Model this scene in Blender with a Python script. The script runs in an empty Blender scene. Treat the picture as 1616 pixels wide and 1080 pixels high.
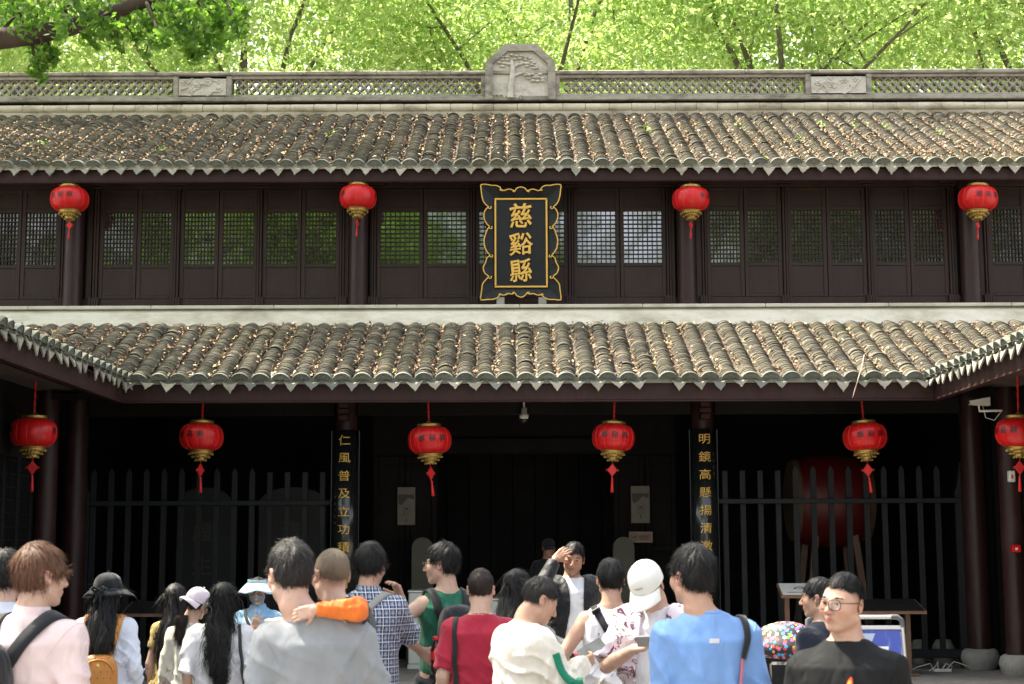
import bpy, math, random
import numpy as np
from mathutils import Matrix, Vector, Euler

# ------------------------------------------------------------------ camera, light, exposure
scene = bpy.context.scene
COL = scene.collection
R = math.radians
F_PX = 2450.0                       # focal length in pixels of the 1616 px wide photograph
CAM = Vector((0.0, 0.0, 1.72))
PITCH, ROLL = R(7.44), R(-0.21)
CAM_M = Matrix.Rotation(R(90) + PITCH, 3, 'X') @ Matrix.Rotation(ROLL, 3, 'Z')
cam_data = bpy.data.cameras.new('camera')
cam_data.sensor_width = 36.0
cam_data.lens = F_PX / 1616.0 * 36.0
cam_data.clip_end = 600.0
cam_data.dof.use_dof = True
cam_data.dof.focus_distance = 18.0
cam_data.dof.aperture_fstop = 6.0
cam = bpy.data.objects.new('camera', cam_data)
cam.location = CAM
cam.rotation_euler = CAM_M.to_euler()
COL.objects.link(cam)
scene.camera = cam

TO_SUN = Vector((-0.50, 0.20, 1.0)).normalized()
SUN_EL = math.asin(TO_SUN.z)
world = bpy.data.worlds.new('World')
scene.world = world
world.use_nodes = True
wn = world.node_tree.nodes
wl = world.node_tree.links
bg = wn['Background']
sky = wn.new('ShaderNodeTexSky')
sky.sky_type = 'NISHITA'
sky.sun_disc = False
sky.sun_elevation = SUN_EL
sky.sun_rotation = math.atan2(TO_SUN.x, TO_SUN.y)
sky.dust_density = 3.0
sky.air_density = 1.0
sky.ozone_density = 0.6
hsv = wn.new('ShaderNodeHueSaturation')
hsv.inputs['Saturation'].default_value = 0.38        # hazy, milky spring sky
wl.new(sky.outputs[0], hsv.inputs['Color'])
wl.new(hsv.outputs[0], bg.inputs[0])
bg.inputs[1].default_value = 0.14
sun_d = bpy.data.lights.new('sun', 'SUN')
sun_d.energy = 5.0
sun_d.angle = R(0.55)
sun_d.color = (1.0, 0.91, 0.76)
sun_o = bpy.data.objects.new('sun', sun_d)
sun_o.rotation_euler = (-TO_SUN).to_track_quat('-Z', 'Y').to_euler()
sun_o.location = (-8, 4, 25)
COL.objects.link(sun_o)
vs = scene.view_settings
vs.view_transform = 'Standard'
vs.look = 'None'
vs.exposure = 2.25
vs.gamma = 1.0
vs.use_curve_mapping = False
scene.cycles.max_bounces = 8
scene.cycles.transparent_max_bounces = 8

# ------------------------------------------------------------------ helpers
rng = np.random.default_rng(7)
random.seed(7)


def P(px, py, Y):
    """world point at depth Y seen at photo pixel (px, py)"""
    d = CAM_M @ Vector(((px - 808.0) / F_PX, (540.0 - py) / F_PX, -1.0))
    return CAM + d * (Y / d.y)


def ZP(py, Y, px=808):
    return P(px, py, Y).z


def XP(px, Y, py=700):
    return P(px, py, Y).x


def set_props(o, label=None, cat=None, group=None, kind=None):
    if label: o['label'] = label
    if cat: o['category'] = cat
    if group: o['group'] = group
    if kind: o['kind'] = kind
    return o


def empty(name, loc=(0, 0, 0), rz=0.0, **kw):
    o = bpy.data.objects.new(name, None)
    o.empty_display_size = 0.2
    o.location = loc
    o.rotation_euler = (0, 0, rz)
    COL.objects.link(o)
    return set_props(o, **kw)


def link(name, mesh, parent=None, loc=None, rot=None, **kw):
    o = bpy.data.objects.new(name, mesh)
    COL.objects.link(o)
    if parent is not None: o.parent = parent
    if loc is not None: o.location = loc
    if rot is not None: o.rotation_euler = rot
    return set_props(o, **kw)


def copy_tree(o, parent=None):
    c = o.copy()
    COL.objects.link(c)
    if parent is not None: c.parent = parent
    for ch in o.children:
        copy_tree(ch, c)
    return c


def np_mesh(name, V, Fq, mat=None, smooth=False, tris=False):
    """fast mesh from arrays; Fq is (n,4) or (n,3)"""
    V = np.asarray(V, dtype=np.float32)
    Fq = np.asarray(Fq, dtype=np.int32)
    k = Fq.shape[1]
    m = bpy.data.meshes.new(name)
    m.vertices.add(len(V))
    m.vertices.foreach_set('co', V.ravel())
    n = len(Fq)
    m.loops.add(n * k)
    m.loops.foreach_set('vertex_index', Fq.ravel())
    m.polygons.add(n)
    m.polygons.foreach_set('loop_start', np.arange(0, n * k, k, dtype=np.int32))
    if smooth:
        m.polygons.foreach_set('use_smooth', np.ones(n, dtype=bool))
    m.update(calc_edges=True)
    if mat is not None: m.materials.append(mat)
    return m


class MB:
    """collects shapes; build() makes ONE mesh object"""
    def __init__(self):
        self.v, self.f, self.s = [], [], []

    def add(self, vs_, fs_, smooth=False):
        n = len(self.v)
        self.v += [tuple(p) for p in vs_]
        self.f += [tuple(i + n for i in f) for f in fs_]
        self.s += [smooth] * len(fs_)
        return self

    def box(self, x0, x1, y0, y1, z0, z1):
        v = [(x0, y0, z0), (x1, y0, z0), (x1, y1, z0), (x0, y1, z0), (x0, y0, z1), (x1, y0, z1), (x1, y1, z1), (x0, y1, z1)]
        return self.add(v, [(0, 3, 2, 1), (4, 5, 6, 7), (0, 1, 5, 4), (1, 2, 6, 5), (2, 3, 7, 6), (3, 0, 4, 7)])

    def bbox(self, x0, x1, y0, y1, z0, z1, b=0.006):
        """box with chamfered long and short edges (24 verts)"""
        xs, ys, zs = (x0, x1), (y0, y1), (z0, z1)
        b = min(b, (x1 - x0) * .45, (y1 - y0) * .45, (z1 - z0) * .45)
        v, idx = [], {}
        for i in range(2):
            for j in range(2):
                for k in range(2):
                    sx, sy, sz = (1 - 2 * i) * b, (1 - 2 * j) * b, (1 - 2 * k) * b
                    x, y, z = xs[i], ys[j], zs[k]
                    idx[i, j, k] = len(v)
                    v += [(x, y + sy, z + sz), (x + sx, y, z + sz), (x + sx, y + sy, z)]
        f = []
        def q(c, o): return [idx[p] + o for p in c]
        f.append(q([(0, 0, 0), (0, 0, 1), (0, 1, 1), (0, 1, 0)], 0)); f.append(q([(1, 0, 0), (1, 1, 0), (1, 1, 1), (1, 0, 1)], 0))
        f.append(q([(0, 0, 0), (1, 0, 0), (1, 0, 1), (0, 0, 1)], 1)); f.append(q([(0, 1, 0), (0, 1, 1), (1, 1, 1), (1, 1, 0)], 1))
        f.append(q([(0, 0, 0), (0, 1, 0), (1, 1, 0), (1, 0, 0)], 2)); f.append(q([(0, 0, 1), (1, 0, 1), (1, 1, 1), (0, 1, 1)], 2))
        for a in range(3):
            o1, o2 = [t for t in range(3) if t != a]
            for u in range(2):
                for w in range(2):
                    c0, c1 = [0, 0, 0], [0, 0, 0]
                    c0[o1] = c1[o1] = u; c0[o2] = c1[o2] = w; c1[a] = 1
                    p, r = idx[tuple(c0)], idx[tuple(c1)]
                    f.append((p + o1, p + o2, r + o2, r + o1))
        for c in idx.values(): f.append((c, c + 1, c + 2))
        return self.add(v, f)

    def tube(self, pts, rad, n=8, cap=True, smooth=True):
        pts = [Vector(p) for p in pts]
        if not hasattr(rad, '__len__'): rad = [rad] * len(pts)
        v, f = [], []
        up = None
        for i, p in enumerate(pts):
            t = (pts[min(i + 1, len(pts) - 1)] - pts[max(i - 1, 0)])
            if t.length < 1e-9: t = Vector((0, 0, 1))
            t.normalize()
            if up is None:
                up = t.orthogonal().normalized()
            else:
                up = (up - t * up.dot(t))
                up = up.normalized() if up.length > 1e-6 else t.orthogonal().normalized()
            b = t.cross(up)
            for k in range(n):
                a = 2 * math.pi * k / n
                v.append(p + (up * math.cos(a) + b * math.sin(a)) * rad[i])
        for i in range(len(pts) - 1):
            for k in range(n):
                k2 = (k + 1) % n
                f.append((i * n + k, i * n + k2, (i + 1) * n + k2, (i + 1) * n + k))
        self.add(v, f, smooth)
        if cap:
            self.add(v[:n], [tuple(range(n - 1, -1, -1))]); self.add(v[-n:], [tuple(range(n))])
        return self

    def lathe(self, prof, n=24, c=(0, 0, 0), smooth=True, wob=None):
        """prof: list of (r, z)"""
        v, f = [], []
        for i, (r, z) in enumerate(prof):
            for k in range(n):
                a = 2 * math.pi * k / n
                rr = r * (1 if wob is None else wob(a, z))
                v.append((c[0] + rr * math.cos(a), c[1] + rr * math.sin(a), c[2] + z))
        for i in range(len(prof) - 1):
            for k in range(n):
                k2 = (k + 1) % n
                f.append((i * n + k, i * n + k2, (i + 1) * n + k2, (i + 1) * n + k))
        return self.add(v, f, smooth)

    def prism(self, poly, y0, y1):
        """poly: (x, z) outline counter-clockwise seen from -Y, extruded from y0 (front) to y1"""
        n = len(poly)
        v = [(x, y0, z) for x, z in poly] + [(x, y1, z) for x, z in poly]
        f = [tuple(range(n)), tuple(range(2 * n - 1, n - 1, -1))]
        for i in range(n):
            j = (i + 1) % n
            f.append((i, i + n, j + n, j))
        return self.add(v, f)

    def ball(self, c, r, n=10, m=6, M=None):
        if not hasattr(r, '__len__'): r = (r, r, r)
        v, f = [], []
        for i in range(m + 1):
            th = math.pi * i / m
            for k in range(n):
                a = 2 * math.pi * k / n
                p = Vector((r[0] * math.sin(th) * math.cos(a), r[1] * math.sin(th) * math.sin(a), r[2] * math.cos(th)))
                if M is not None: p = M @ p
                v.append(p + Vector(c))
        for i in range(m):
            for k in range(n):
                k2 = (k + 1) % n
                f.append((i * n + k, (i + 1) * n + k, (i + 1) * n + k2, i * n + k2))
        return self.add(v, f, True)

    def mesh(self, name, mat=None):
        m = bpy.data.meshes.new(name)
        m.from_pydata([tuple(p) for p in self.v], [], self.f)
        m.polygons.foreach_set('use_smooth', self.s)
        if mat is not None: m.materials.append(mat)
        m.update()
        return m

    def build(self, name, mat=None, parent=None, **kw):
        return link(name, self.mesh(name, mat), parent, **kw)


# ------------------------------------------------------------------ materials
MATS = {}


def nd(nt, t, **inp):
    n = nt.nodes.new(t)
    for k, v in inp.items():
        k2 = k.replace('_', ' ')
        if k2 in n.inputs: n.inputs[k2].default_value = v
        else: setattr(n, k, v)
    return n


def ramp(nt, fac, stops, interp='LINEAR'):
    r = nt.nodes.new('ShaderNodeValToRGB')
    r.color_ramp.interpolation = interp
    e = r.color_ramp.elements
    while len(e) < len(stops): e.new(0.5)
    for i, (p, c) in enumerate(stops):
        e[i].position = p
        e[i].color = tuple(c) + (1,) if len(c) == 3 else c
    nt.links.new(fac, r.inputs[0])
    return r.outputs[0]


def mix(nt, fac, a, b, mode='MIX'):
    m = nt.nodes.new('ShaderNodeMix')
    m.data_type = 'RGBA'
    m.blend_type = mode
    for sock, val in ((m.inputs[0], fac), (m.inputs[6], a), (m.inputs[7], b)):
        if hasattr(val, 'is_output'): nt.links.new(val, sock)
        elif hasattr(val, '__len__'): sock.default_value = tuple(val) + (1,) if len(val) == 3 else val
        else: sock.default_value = val
    return m.outputs[2]


def new_mat(name):
    m = bpy.data.materials.new(name)
    m.use_nodes = True
    nt = m.node_tree
    b = nt.nodes['Principled BSDF']
    return m, nt, b


def math_n(nt, op, a, b=0.0):
    n = nt.nodes.new('ShaderNodeMath')
    n.operation = op
    for s, v in ((n.inputs[0], a), (n.inputs[1], b)):
        if hasattr(v, 'is_output'): nt.links.new(v, s)
        else: s.default_value = v
    return n.outputs[0]


def noise(nt, scale, detail=4.0, rough=0.6, coord=None, stretch=None):
    tc = nt.nodes.new('ShaderNodeTexCoord')
    c = tc.outputs[coord or 'Object']
    if stretch is not None:
        mp = nt.nodes.new('ShaderNodeMapping')
        mp.inputs['Scale'].default_value = stretch
        nt.links.new(c, mp.inputs[0]); c = mp.outputs[0]
    n = nd(nt, 'ShaderNodeTexNoise', Scale=scale, Detail=detail, Roughness=rough)
    nt.links.new(c, n.inputs['Vector'])
    return n.outputs[0]


def bump(nt, b, height, strength=0.3, dist=0.01):
    n = nt.nodes.new('ShaderNodeBump')
    n.inputs['Strength'].default_value = strength
    n.inputs['Distance'].default_value = dist
    nt.links.new(height, n.inputs['Height'])
    nt.links.new(n.outputs[0], b.inputs['Normal'])


def simple(name, c1, c2=None, rough=0.7, scale=8.0, bs=0.2, bd=0.004, bscale=None, metallic=0.0, spec=0.5, stretch=None, objrand=0.0, coat=0.0):
    """principled with noise-mottled colour and fine relief"""
    m, nt, b = new_mat(name)
    c2 = c2 or tuple(min(1, x * 0.7) for x in c1)
    f = noise(nt, scale, 5, 0.6, stretch=stretch)
    col = ramp(nt, f, [(0.3, c1), (0.72, c2)])
    if objrand:
        oi = nt.nodes.new('ShaderNodeObjectInfo')
        k = math_n(nt, 'MULTIPLY_ADD', oi.outputs['Random'], objrand)
        nt.nodes[-1].inputs[2].default_value = 1 - objrand / 2
        cv = nt.nodes.new('ShaderNodeCombineColor')
        for i in range(3): nt.links.new(k, cv.inputs[i])
        col = mix(nt, 1.0, col, cv.outputs[0], 'MULTIPLY')
    nt.links.new(col, b.inputs['Base Color'])
    b.inputs['Roughness'].default_value = rough
    b.inputs['Metallic'].default_value = metallic
    b.inputs['Specular IOR Level'].default_value = spec
    if coat: b.inputs['Coat Weight'].default_value = coat
    if bs:
        bump(nt, b, noise(nt, bscale or scale * 6, 4, 0.6, stretch=stretch), bs, bd)
    MATS[name] = m
    return m


def text_mesh(s, size=1.0, offset=0.0, extrude=0.0, bevel=0.0, res=3):
    """glyph mesh centred on the origin in XY, drawn with Blender's built-in font"""
    c = bpy.data.curves.new('glyph', 'FONT')
    c.body = s; c.size = size; c.offset = offset; c.extrude = extrude; c.bevel_depth = bevel; c.resolution_u = res
    c.align_x = 'LEFT'
    o = bpy.data.objects.new('glyph', c)
    COL.objects.link(o)
    dg = bpy.context.evaluated_depsgraph_get()
    m = bpy.data.meshes.new_from_object(o.evaluated_get(dg))
    bpy.data.objects.remove(o); bpy.data.curves.remove(c)
    n = len(m.vertices)
    V = np.empty(n * 3, dtype=np.float32); m.vertices.foreach_get('co', V); V = V.reshape(-1, 3)
    lo, hi = V.min(0), V.max(0)
    V -= (lo + hi) / 2 * np.array([1, 1, 0])
    Fc = [tuple(p.vertices) for p in m.polygons]
    bpy.data.meshes.remove(m)
    return V, Fc


def place_text(V, Fc, fn, name, mat, parent=None, **kw):
    """fn maps an (n,3) array to world coordinates"""
    W = fn(V)
    m = bpy.data.meshes.new(name)
    m.from_pydata([tuple(map(float, p)) for p in W], [], Fc)
    m.materials.append(mat)
    m.update()
    return link(name, m, parent, **kw)


def subdivide_faces(V, Fc, longest=0.02):
    """cut glyph faces small enough to follow a curved surface"""
    import bmesh
    m = bpy.data.meshes.new('glyph')
    m.from_pydata([tuple(map(float, p)) for p in V], [], Fc)
    bm = bmesh.new(); bm.from_mesh(m); bpy.data.meshes.remove(m)
    bmesh.ops.triangulate(bm, faces=bm.faces[:])
    for _ in range(4):
        e = [e for e in bm.edges if e.calc_length() > longest]
        if not e: break
        bmesh.ops.subdivide_edges(bm, edges=e, cuts=1)
        bmesh.ops.triangulate(bm, faces=bm.faces[:])
    bm.verts.index_update()
    V2 = np.array([v.co[:] for v in bm.verts]); F2 = [tuple(v.index for v in f.verts) for f in bm.faces]
    bm.free()
    return V2, F2
# ------------------------------------------------------------------ material set of the building
def geo_noise(nt, scale, detail=5.0, rough=0.6, stretch=None):
    g = nt.nodes.new('ShaderNodeNewGeometry')
    c = g.outputs['Position']
    if stretch is not None:
        mp = nt.nodes.new('ShaderNodeMapping')
        mp.inputs['Scale'].default_value = stretch
        nt.links.new(c, mp.inputs[0]); c = mp.outputs[0]
    n = nd(nt, 'ShaderNodeTexNoise', Scale=scale, Detail=detail, Roughness=rough)
    nt.links.new(c, n.inputs['Vector'])
    return n.outputs[0]


def piece_random(nt):
    """one random number for each loose piece, also when pieces are separate objects"""
    g = nt.nodes.new('ShaderNodeNewGeometry')
    oi = nt.nodes.new('ShaderNodeObjectInfo')
    return math_n(nt, 'FRACT', math_n(nt, 'ADD', g.outputs['Random Per Island'], oi.outputs['Random']))


def tile_mat(name, stops, moss=0.35, rough=0.85):
    m, nt, b = new_mat(name)
    col = ramp(nt, piece_random(nt), stops)
    blot = geo_noise(nt, 5.0, 6, 0.65)
    col = mix(nt, 1.0, col, ramp(nt, blot, [(0.25, (0.68, 0.68, 0.64)), (0.75, (1.25, 1.20, 1.08))]), 'MULTIPLY')
    lich = geo_noise(nt, 26.0, 4, 0.7)
    col = mix(nt, ramp(nt, lich, [(0.56, (0, 0, 0)), (0.7, (moss, moss, moss))]), col, (0.24, 0.22, 0.14))
    big = geo_noise(nt, 0.9, 5, 0.7)
    col = mix(nt, ramp(nt, big, [(0.48, (0, 0, 0)), (0.68, (moss * 1.3,) * 3)]), col, (0.085, 0.078, 0.036))
    nt.links.new(col, b.inputs['Base Color'])
    b.inputs['Roughness'].default_value = rough
    b.inputs['Specular IOR Level'].default_value = 0.3
    bump(nt, b, geo_noise(nt, 90.0, 3, 0.7), 0.5, 0.004)
    return m


M_TILE = tile_mat('roof_tile_clay', [(0.0, (0.058, 0.054, 0.045)), (0.4, (0.090, 0.084, 0.069)), (0.8, (0.130, 0.119, 0.094)), (1.0, (0.195, 0.172, 0.128))])
M_EAVE = tile_mat('eave_tile_clay', [(0.0, (0.085, 0.105, 0.105)), (1.0, (0.16, 0.17, 0.15))], 0.5)
M_DRIP = tile_mat('drip_tile_clay', [(0.0, (0.20, 0.215, 0.205)), (0.5, (0.31, 0.305, 0.27)), (1.0, (0.43, 0.41, 0.36))], 0.35)
M_DECK = simple('roof_deck_soil', (0.045, 0.036, 0.028), (0.085, 0.065, 0.045), 0.95, 20)


def leaf_litter_mat():
    m, nt, b = new_mat('dry_leaf')
    g = nt.nodes.new('ShaderNodeNewGeometry')
    col = ramp(nt, g.outputs['Random Per Island'], [(0.0, (0.07, 0.035, 0.018)), (0.35, (0.16, 0.088, 0.046)), (0.7, (0.30, 0.185, 0.085)), (0.92, (0.45, 0.33, 0.19)), (0.985, (0.30, 0.20, 0.08)), (1.0, (0.28, 0.38, 0.06))])
    nt.links.new(col, b.inputs['Base Color'])
    b.inputs['Roughness'].default_value = 0.8
    return m


M_LITTER = leaf_litter_mat()


def plaster_mat(name, c1, c2, stain, amount=0.8, sc=1.6):
    m, nt, b = new_mat(name)
    base = ramp(nt, geo_noise(nt, sc * 4, 6, 0.65), [(0.3, c1), (0.75, c2)])
    st = geo_noise(nt, sc, 7, 0.72, (1.0, 1.0, 2.2))
    k = ramp(nt, st, [(0.46, (0, 0, 0)), (0.66, (amount,) * 3)])
    col = mix(nt, k, base, stain)
    spots = geo_noise(nt, 34, 4, 0.7)
    col = mix(nt, ramp(nt, spots, [(0.60, (0, 0, 0)), (0.74, (0.55,) * 3)]), col, tuple(x * 0.55 for x in stain))
    nt.links.new(col, b.inputs['Base Color'])
    b.inputs['Roughness'].default_value = 0.9
    b.inputs['Specular IOR Level'].default_value = 0.25
    bump(nt, b, geo_noise(nt, 55, 5, 0.7), 0.5, 0.006)
    return m


M_PLASTER = plaster_mat('ridge_plaster', (0.50, 0.45, 0.34), (0.38, 0.33, 0.24), (0.13, 0.105, 0.05), 0.8, 1.5)
M_RIDGE = plaster_mat('ridge_stone', (0.34, 0.31, 0.255), (0.24, 0.215, 0.17), (0.075, 0.066, 0.05), 0.75, 2.6)
M_RELIEF = plaster_mat('relief_stucco', (0.52, 0.49, 0.42), (0.42, 0.39, 0.325), (0.20, 0.175, 0.125), 0.6, 3.0)
M_BAND = plaster_mat('plaster_band', (0.53, 0.50, 0.41), (0.45, 0.42, 0.335), (0.25, 0.23, 0.155), 0.8, 0.9)
M_RING = plaster_mat('ring_tile_clay', (0.40, 0.37, 0.30), (0.28, 0.255, 0.2), (0.10, 0.09, 0.066), 0.75, 5.0)


def wood_mat(name, c1, c2, rough=0.45, sc=3.0, st=(9, 9, 0.7), dusty=1.0):
    m, nt, b = new_mat(name)
    f = geo_noise(nt, sc, 6, 0.6, st)
    col = ramp(nt, f, [(0.3, c1), (0.75, c2)])
    dust = geo_noise(nt, 2.3, 6, 0.7)
    col = mix(nt, ramp(nt, dust, [(0.5, (0, 0, 0)), (0.78, (0.55,) * 3)]), col, tuple(x * 1.7 + 0.008 * dusty for x in c2))
    nt.links.new(col, b.inputs['Base Color'])
    nt.links.new(ramp(nt, dust, [(0.3, (rough - 0.08,) * 3), (0.7, (rough + 0.2,) * 3)]), b.inputs['Roughness'])
    b.inputs['Specular IOR Level'].default_value = 0.25
    bump(nt, b, f, 0.12, 0.004)
    return m


M_WOOD = wood_mat('brown_painted_wood', (0.0195, 0.0098, 0.0072), (0.030, 0.0162, 0.0122))
M_FASCIA = wood_mat('fascia_paint', (0.024, 0.010, 0.009), (0.036, 0.016, 0.0145), 0.5)
M_COLUMN = wood_mat('column_paint', (0.020, 0.008, 0.0075), (0.030, 0.013, 0.012), 0.35)
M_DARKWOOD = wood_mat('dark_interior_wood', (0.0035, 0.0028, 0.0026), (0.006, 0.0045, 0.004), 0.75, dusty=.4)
M_FENCE = wood_mat('black_fence_paint', (0.0050, 0.0064, 0.0075), (0.0085, 0.0105, 0.012), 0.55, dusty=.3)
M_STONE = plaster_mat('grey_stone', (0.30, 0.285, 0.26), (0.22, 0.205, 0.185), (0.12, 0.11, 0.095), 0.6, 2.0)
M_PAVE = plaster_mat('paving_stone', (0.24, 0.22, 0.20), (0.17, 0.155, 0.14), (0.10, 0.09, 0.08), 0.5, 1.6)

m, nt, b = new_mat('window_glass')
b.inputs['Base Color'].default_value = (0.004, 0.006, 0.005, 1)
b.inputs['Roughness'].default_value = 0.03
b.inputs['IOR'].default_value = 2.6
bump(nt, b, geo_noise(nt, 1.6, 3, 0.5), 0.10, 0.02)
M_GLASS = m

# ------------------------------------------------------------------ ground and platform
X0 = 0.14
FLOOR = 0.27
MB().box(-60, 60, -60, 90, -0.3, 0.0).build('courtyard_ground', M_PAVE, kind='structure')
plat = MB().box(-14, 14, 16.3, 27, 0.001, 0.235).build('platform', M_PAVE, kind='structure')
slab_meshes = {}
for r_, (y0, y1, w) in enumerate([(16.24, 16.72, 1.35), (16.72, 17.42, 0.92), (17.42, 18.14, 1.05), (18.14, 18.9, 0.9), (18.9, 19.7, 1.1), (19.7, 20.5, 1.0)]):
    x = -8.2 - (r_ % 2) * 0.45
    while x < 8.4:
        ww = w * random.choice((0.85, 1.0, 1.15))
        key = (r_, round(ww, 3))
        if key not in slab_meshes:
            slab_meshes[key] = MB().bbox(0.003, ww - 0.003, 0.003, y1 - y0 - 0.003, -0.06, 0.0, 0.006).mesh('paving_slab', M_PAVE)
        link('paving_slab', slab_meshes[key], plat, (x, y0, FLOOR + random.uniform(-0.003, 0.003)))
        x += ww

# ------------------------------------------------------------------ tiles
def arc_pts(w, h, n, off=0.0):
    Rr = (w * w + h * h) / (2 * h)
    a0 = math.asin(min(1, w / Rr))
    return [((Rr + off) * math.sin(-a0 + 2 * a0 * i / (n - 1)), (Rr + off) * math.cos(-a0 + 2 * a0 * i / (n - 1)) + h - Rr) for i in range(n)]


TW, TH, TL, TEXP, TTH = 0.098, 0.060, 0.15, 0.050, 0.010
TLIFT = 0.022
SP = 0.2245


def tile_arrays(n=7):
    """cover tile: x across, y up the slope, z off the slope; origin at its front edge on the deck"""
    of = arc_pts(TW, TH, n); ob = arc_pts(TW * 0.94, TH * 0.96, n); inf = arc_pts(TW - TTH * .9, TH - TTH, n)
    V = [(x, 0, z + TLIFT) for x, z in of] + [(x, TL, z) for x, z in ob] + [(x, 0.0, z + TLIFT) for x, z in inf] + [(x, TL, z - TTH) for x, z in inf]
    Fc = []
    for i in range(n - 1):
        Fc.append((i, i + 1, n + i + 1, n + i))
        Fc.append((2 * n + i, 2 * n + i + 1, i + 1, i))
        Fc.append((3 * n + i, 3 * n + i + 1, 2 * n + i + 1, 2 * n + i))
    return np.array(V), np.array(Fc)


TV, TF = tile_arrays()
TILE_MESH = np_mesh('cover_tile', TV, TF, M_TILE, smooth=False)

# eave end tile: a cover tile closed by a fan-shaped face with a raised rim and a sunk pattern
def eave_tile_mesh():
    mb = MB()
    mb.add([tuple(v) for v in TV], [tuple(f) for f in TF])
    n = 9
    w, h = TW * 1.04, TH * 1.05
    out = [(x, z + TLIFT) for x, z in arc_pts(w, h, n)]
    rim = [(x * 0.86, (z - TLIFT - 0.006) * 0.84 + TLIFT + 0.008) for x, z in out]
    low = [(x, -0.004 - 0.02 * (1 - (x / w) ** 2) * -1) for x, z in out]
    low2 = [(x * 0.86, z + 0.007) for x, z in low]
    yF, yR = -0.020, -0.012
    V = [(x, yF, z) for x, z in out] + [(x, yF, z) for x, z in rim] + [(x, yR, z) for x, z in rim] + [(x, yR, z) for x, z in low2] + [(x, yF, z) for x, z in low2] + [(x, yF, z) for x, z in low] + [(x, 0.012, z) for x, z in out]
    Fc = []
    for i in range(n - 1):
        for a in range(5):
            Fc.append((a * n + i + 1, a * n + i, (a + 1) * n + i, (a + 1) * n + i + 1)[::-1])
        Fc.append((i, i + 1, 6 * n + i + 1, 6 * n + i))
    mb.add(V, Fc)
    # little relief bosses on the sunk face
    for bx, bz, br in ((0, 0.048, 0.013), (-0.03, 0.038, 0.009), (0.03, 0.038, 0.009), (-0.053, 0.026, 0.008), (0.053, 0.026, 0.008), (-0.015, 0.066, 0.006), (0.015, 0.066, 0.006)):
        mb.ball((bx, yR, bz + 0.012), (br, 0.006, br), 6, 3)
    return mb.mesh('eave_tile', M_EAVE)


EAVE_MESH = eave_tile_mesh()


def drip_mesh(seed):
    rr = random.Random(seed)
    w, h = 0.088, 0.118 * rr.uniform(0.9, 1.08)
    top = [(w * (-1 + 2 * i / 8), -0.028 * (1 - (-1 + 2 * i / 8) ** 2)) for i in range(9)]
    side = []
    for i in range(1, 8):
        t = i / 8
        side.append((w * (1 - t) * (1.0 + 0.25 * math.sin(t * math.pi)) + rr.uniform(-.006, .004), -h * t ** 1.15))
    side.append((rr.uniform(-0.006, 0.006), -h))
    left = [(-x + rr.uniform(-.003, .003), z) for x, z in side[:-1]][::-1]
    poly = (top + side + left)[::-1]
    mb = MB()
    n = len(poly)
    V = [(x, -0.012 + z * 0.12, z) for x, z in poly] + [(x, 0.004 + z * 0.12, z) for x, z in poly]
    c = sum((Vector((x, -0.012 + z * .12, z)) for x, z in poly), Vector()) / n
    V.append((c.x, c.y - 0.004, c.z - 0.01))
    V.append((c.x, c.y + 0.016, c.z))
    Fc = []
    for i in range(n):
        j = (i + 1) % n
        Fc.append((i, j, 2 * n)); Fc.append((j + n, i + n, 2 * n + 1)); Fc.append((j, i, i + n, j + n))
    mb.add(V, Fc)
    # the pan tile it belongs to runs back under the leaves
    pn = 5
    pts = [(w * (-1 + 2 * i / (pn - 1)), -0.028 * (1 - (-1 + 2 * i / (pn - 1)) ** 2)) for i in range(pn)]
    mb.add([(x, -0.01, z) for x, z in pts] + [(x, 0.2, z + 0.1) for x, z in pts], [(i, i + 1, pn + i + 1, pn + i) for i in range(pn - 1)])
    return mb.mesh('drip_tile', M_DRIP)


DRIP_MESHES = [drip_mesh(i) for i in range(9)]

def leaf_cards(pts, size, normal_bias, rnd, flat=0.6):
    """bent rhombic leaves at pts (n,3): returns verts (4n,3), faces (2n,3)"""
    n = len(pts)
    d = rnd.normal(size=(n, 3)); d /= np.linalg.norm(d, axis=1)[:, None]
    nb = np.asarray(normal_bias, float)
    up = nb + flat * rnd.normal(size=(n, 3)); up /= np.linalg.norm(up, axis=1)[:, None]
    t = d - up * (d * up).sum(1)[:, None]; t /= np.linalg.norm(t, axis=1)[:, None]
    s = np.cross(up, t)
    L = (size * rnd.uniform(0.6, 1.3, n))[:, None]
    bend = rnd.uniform(-0.25, 0.45, n)[:, None] * L
    a = pts - t * L * .5; c = pts + t * L * .5
    w = L * rnd.uniform(0.42, 0.62, n)[:, None]
    b1 = pts + s * w * .5 + up * bend * .5; b2 = pts - s * w * .5 + up * bend * .5
    V = np.stack([a, b1, c, b2], 1).reshape(-1, 3)
    i = np.arange(n)[:, None] * 4
    Fc = np.concatenate([i + [[0, 1, 2]], i + [[0, 2, 3]]], 0)
    return V, Fc


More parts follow.
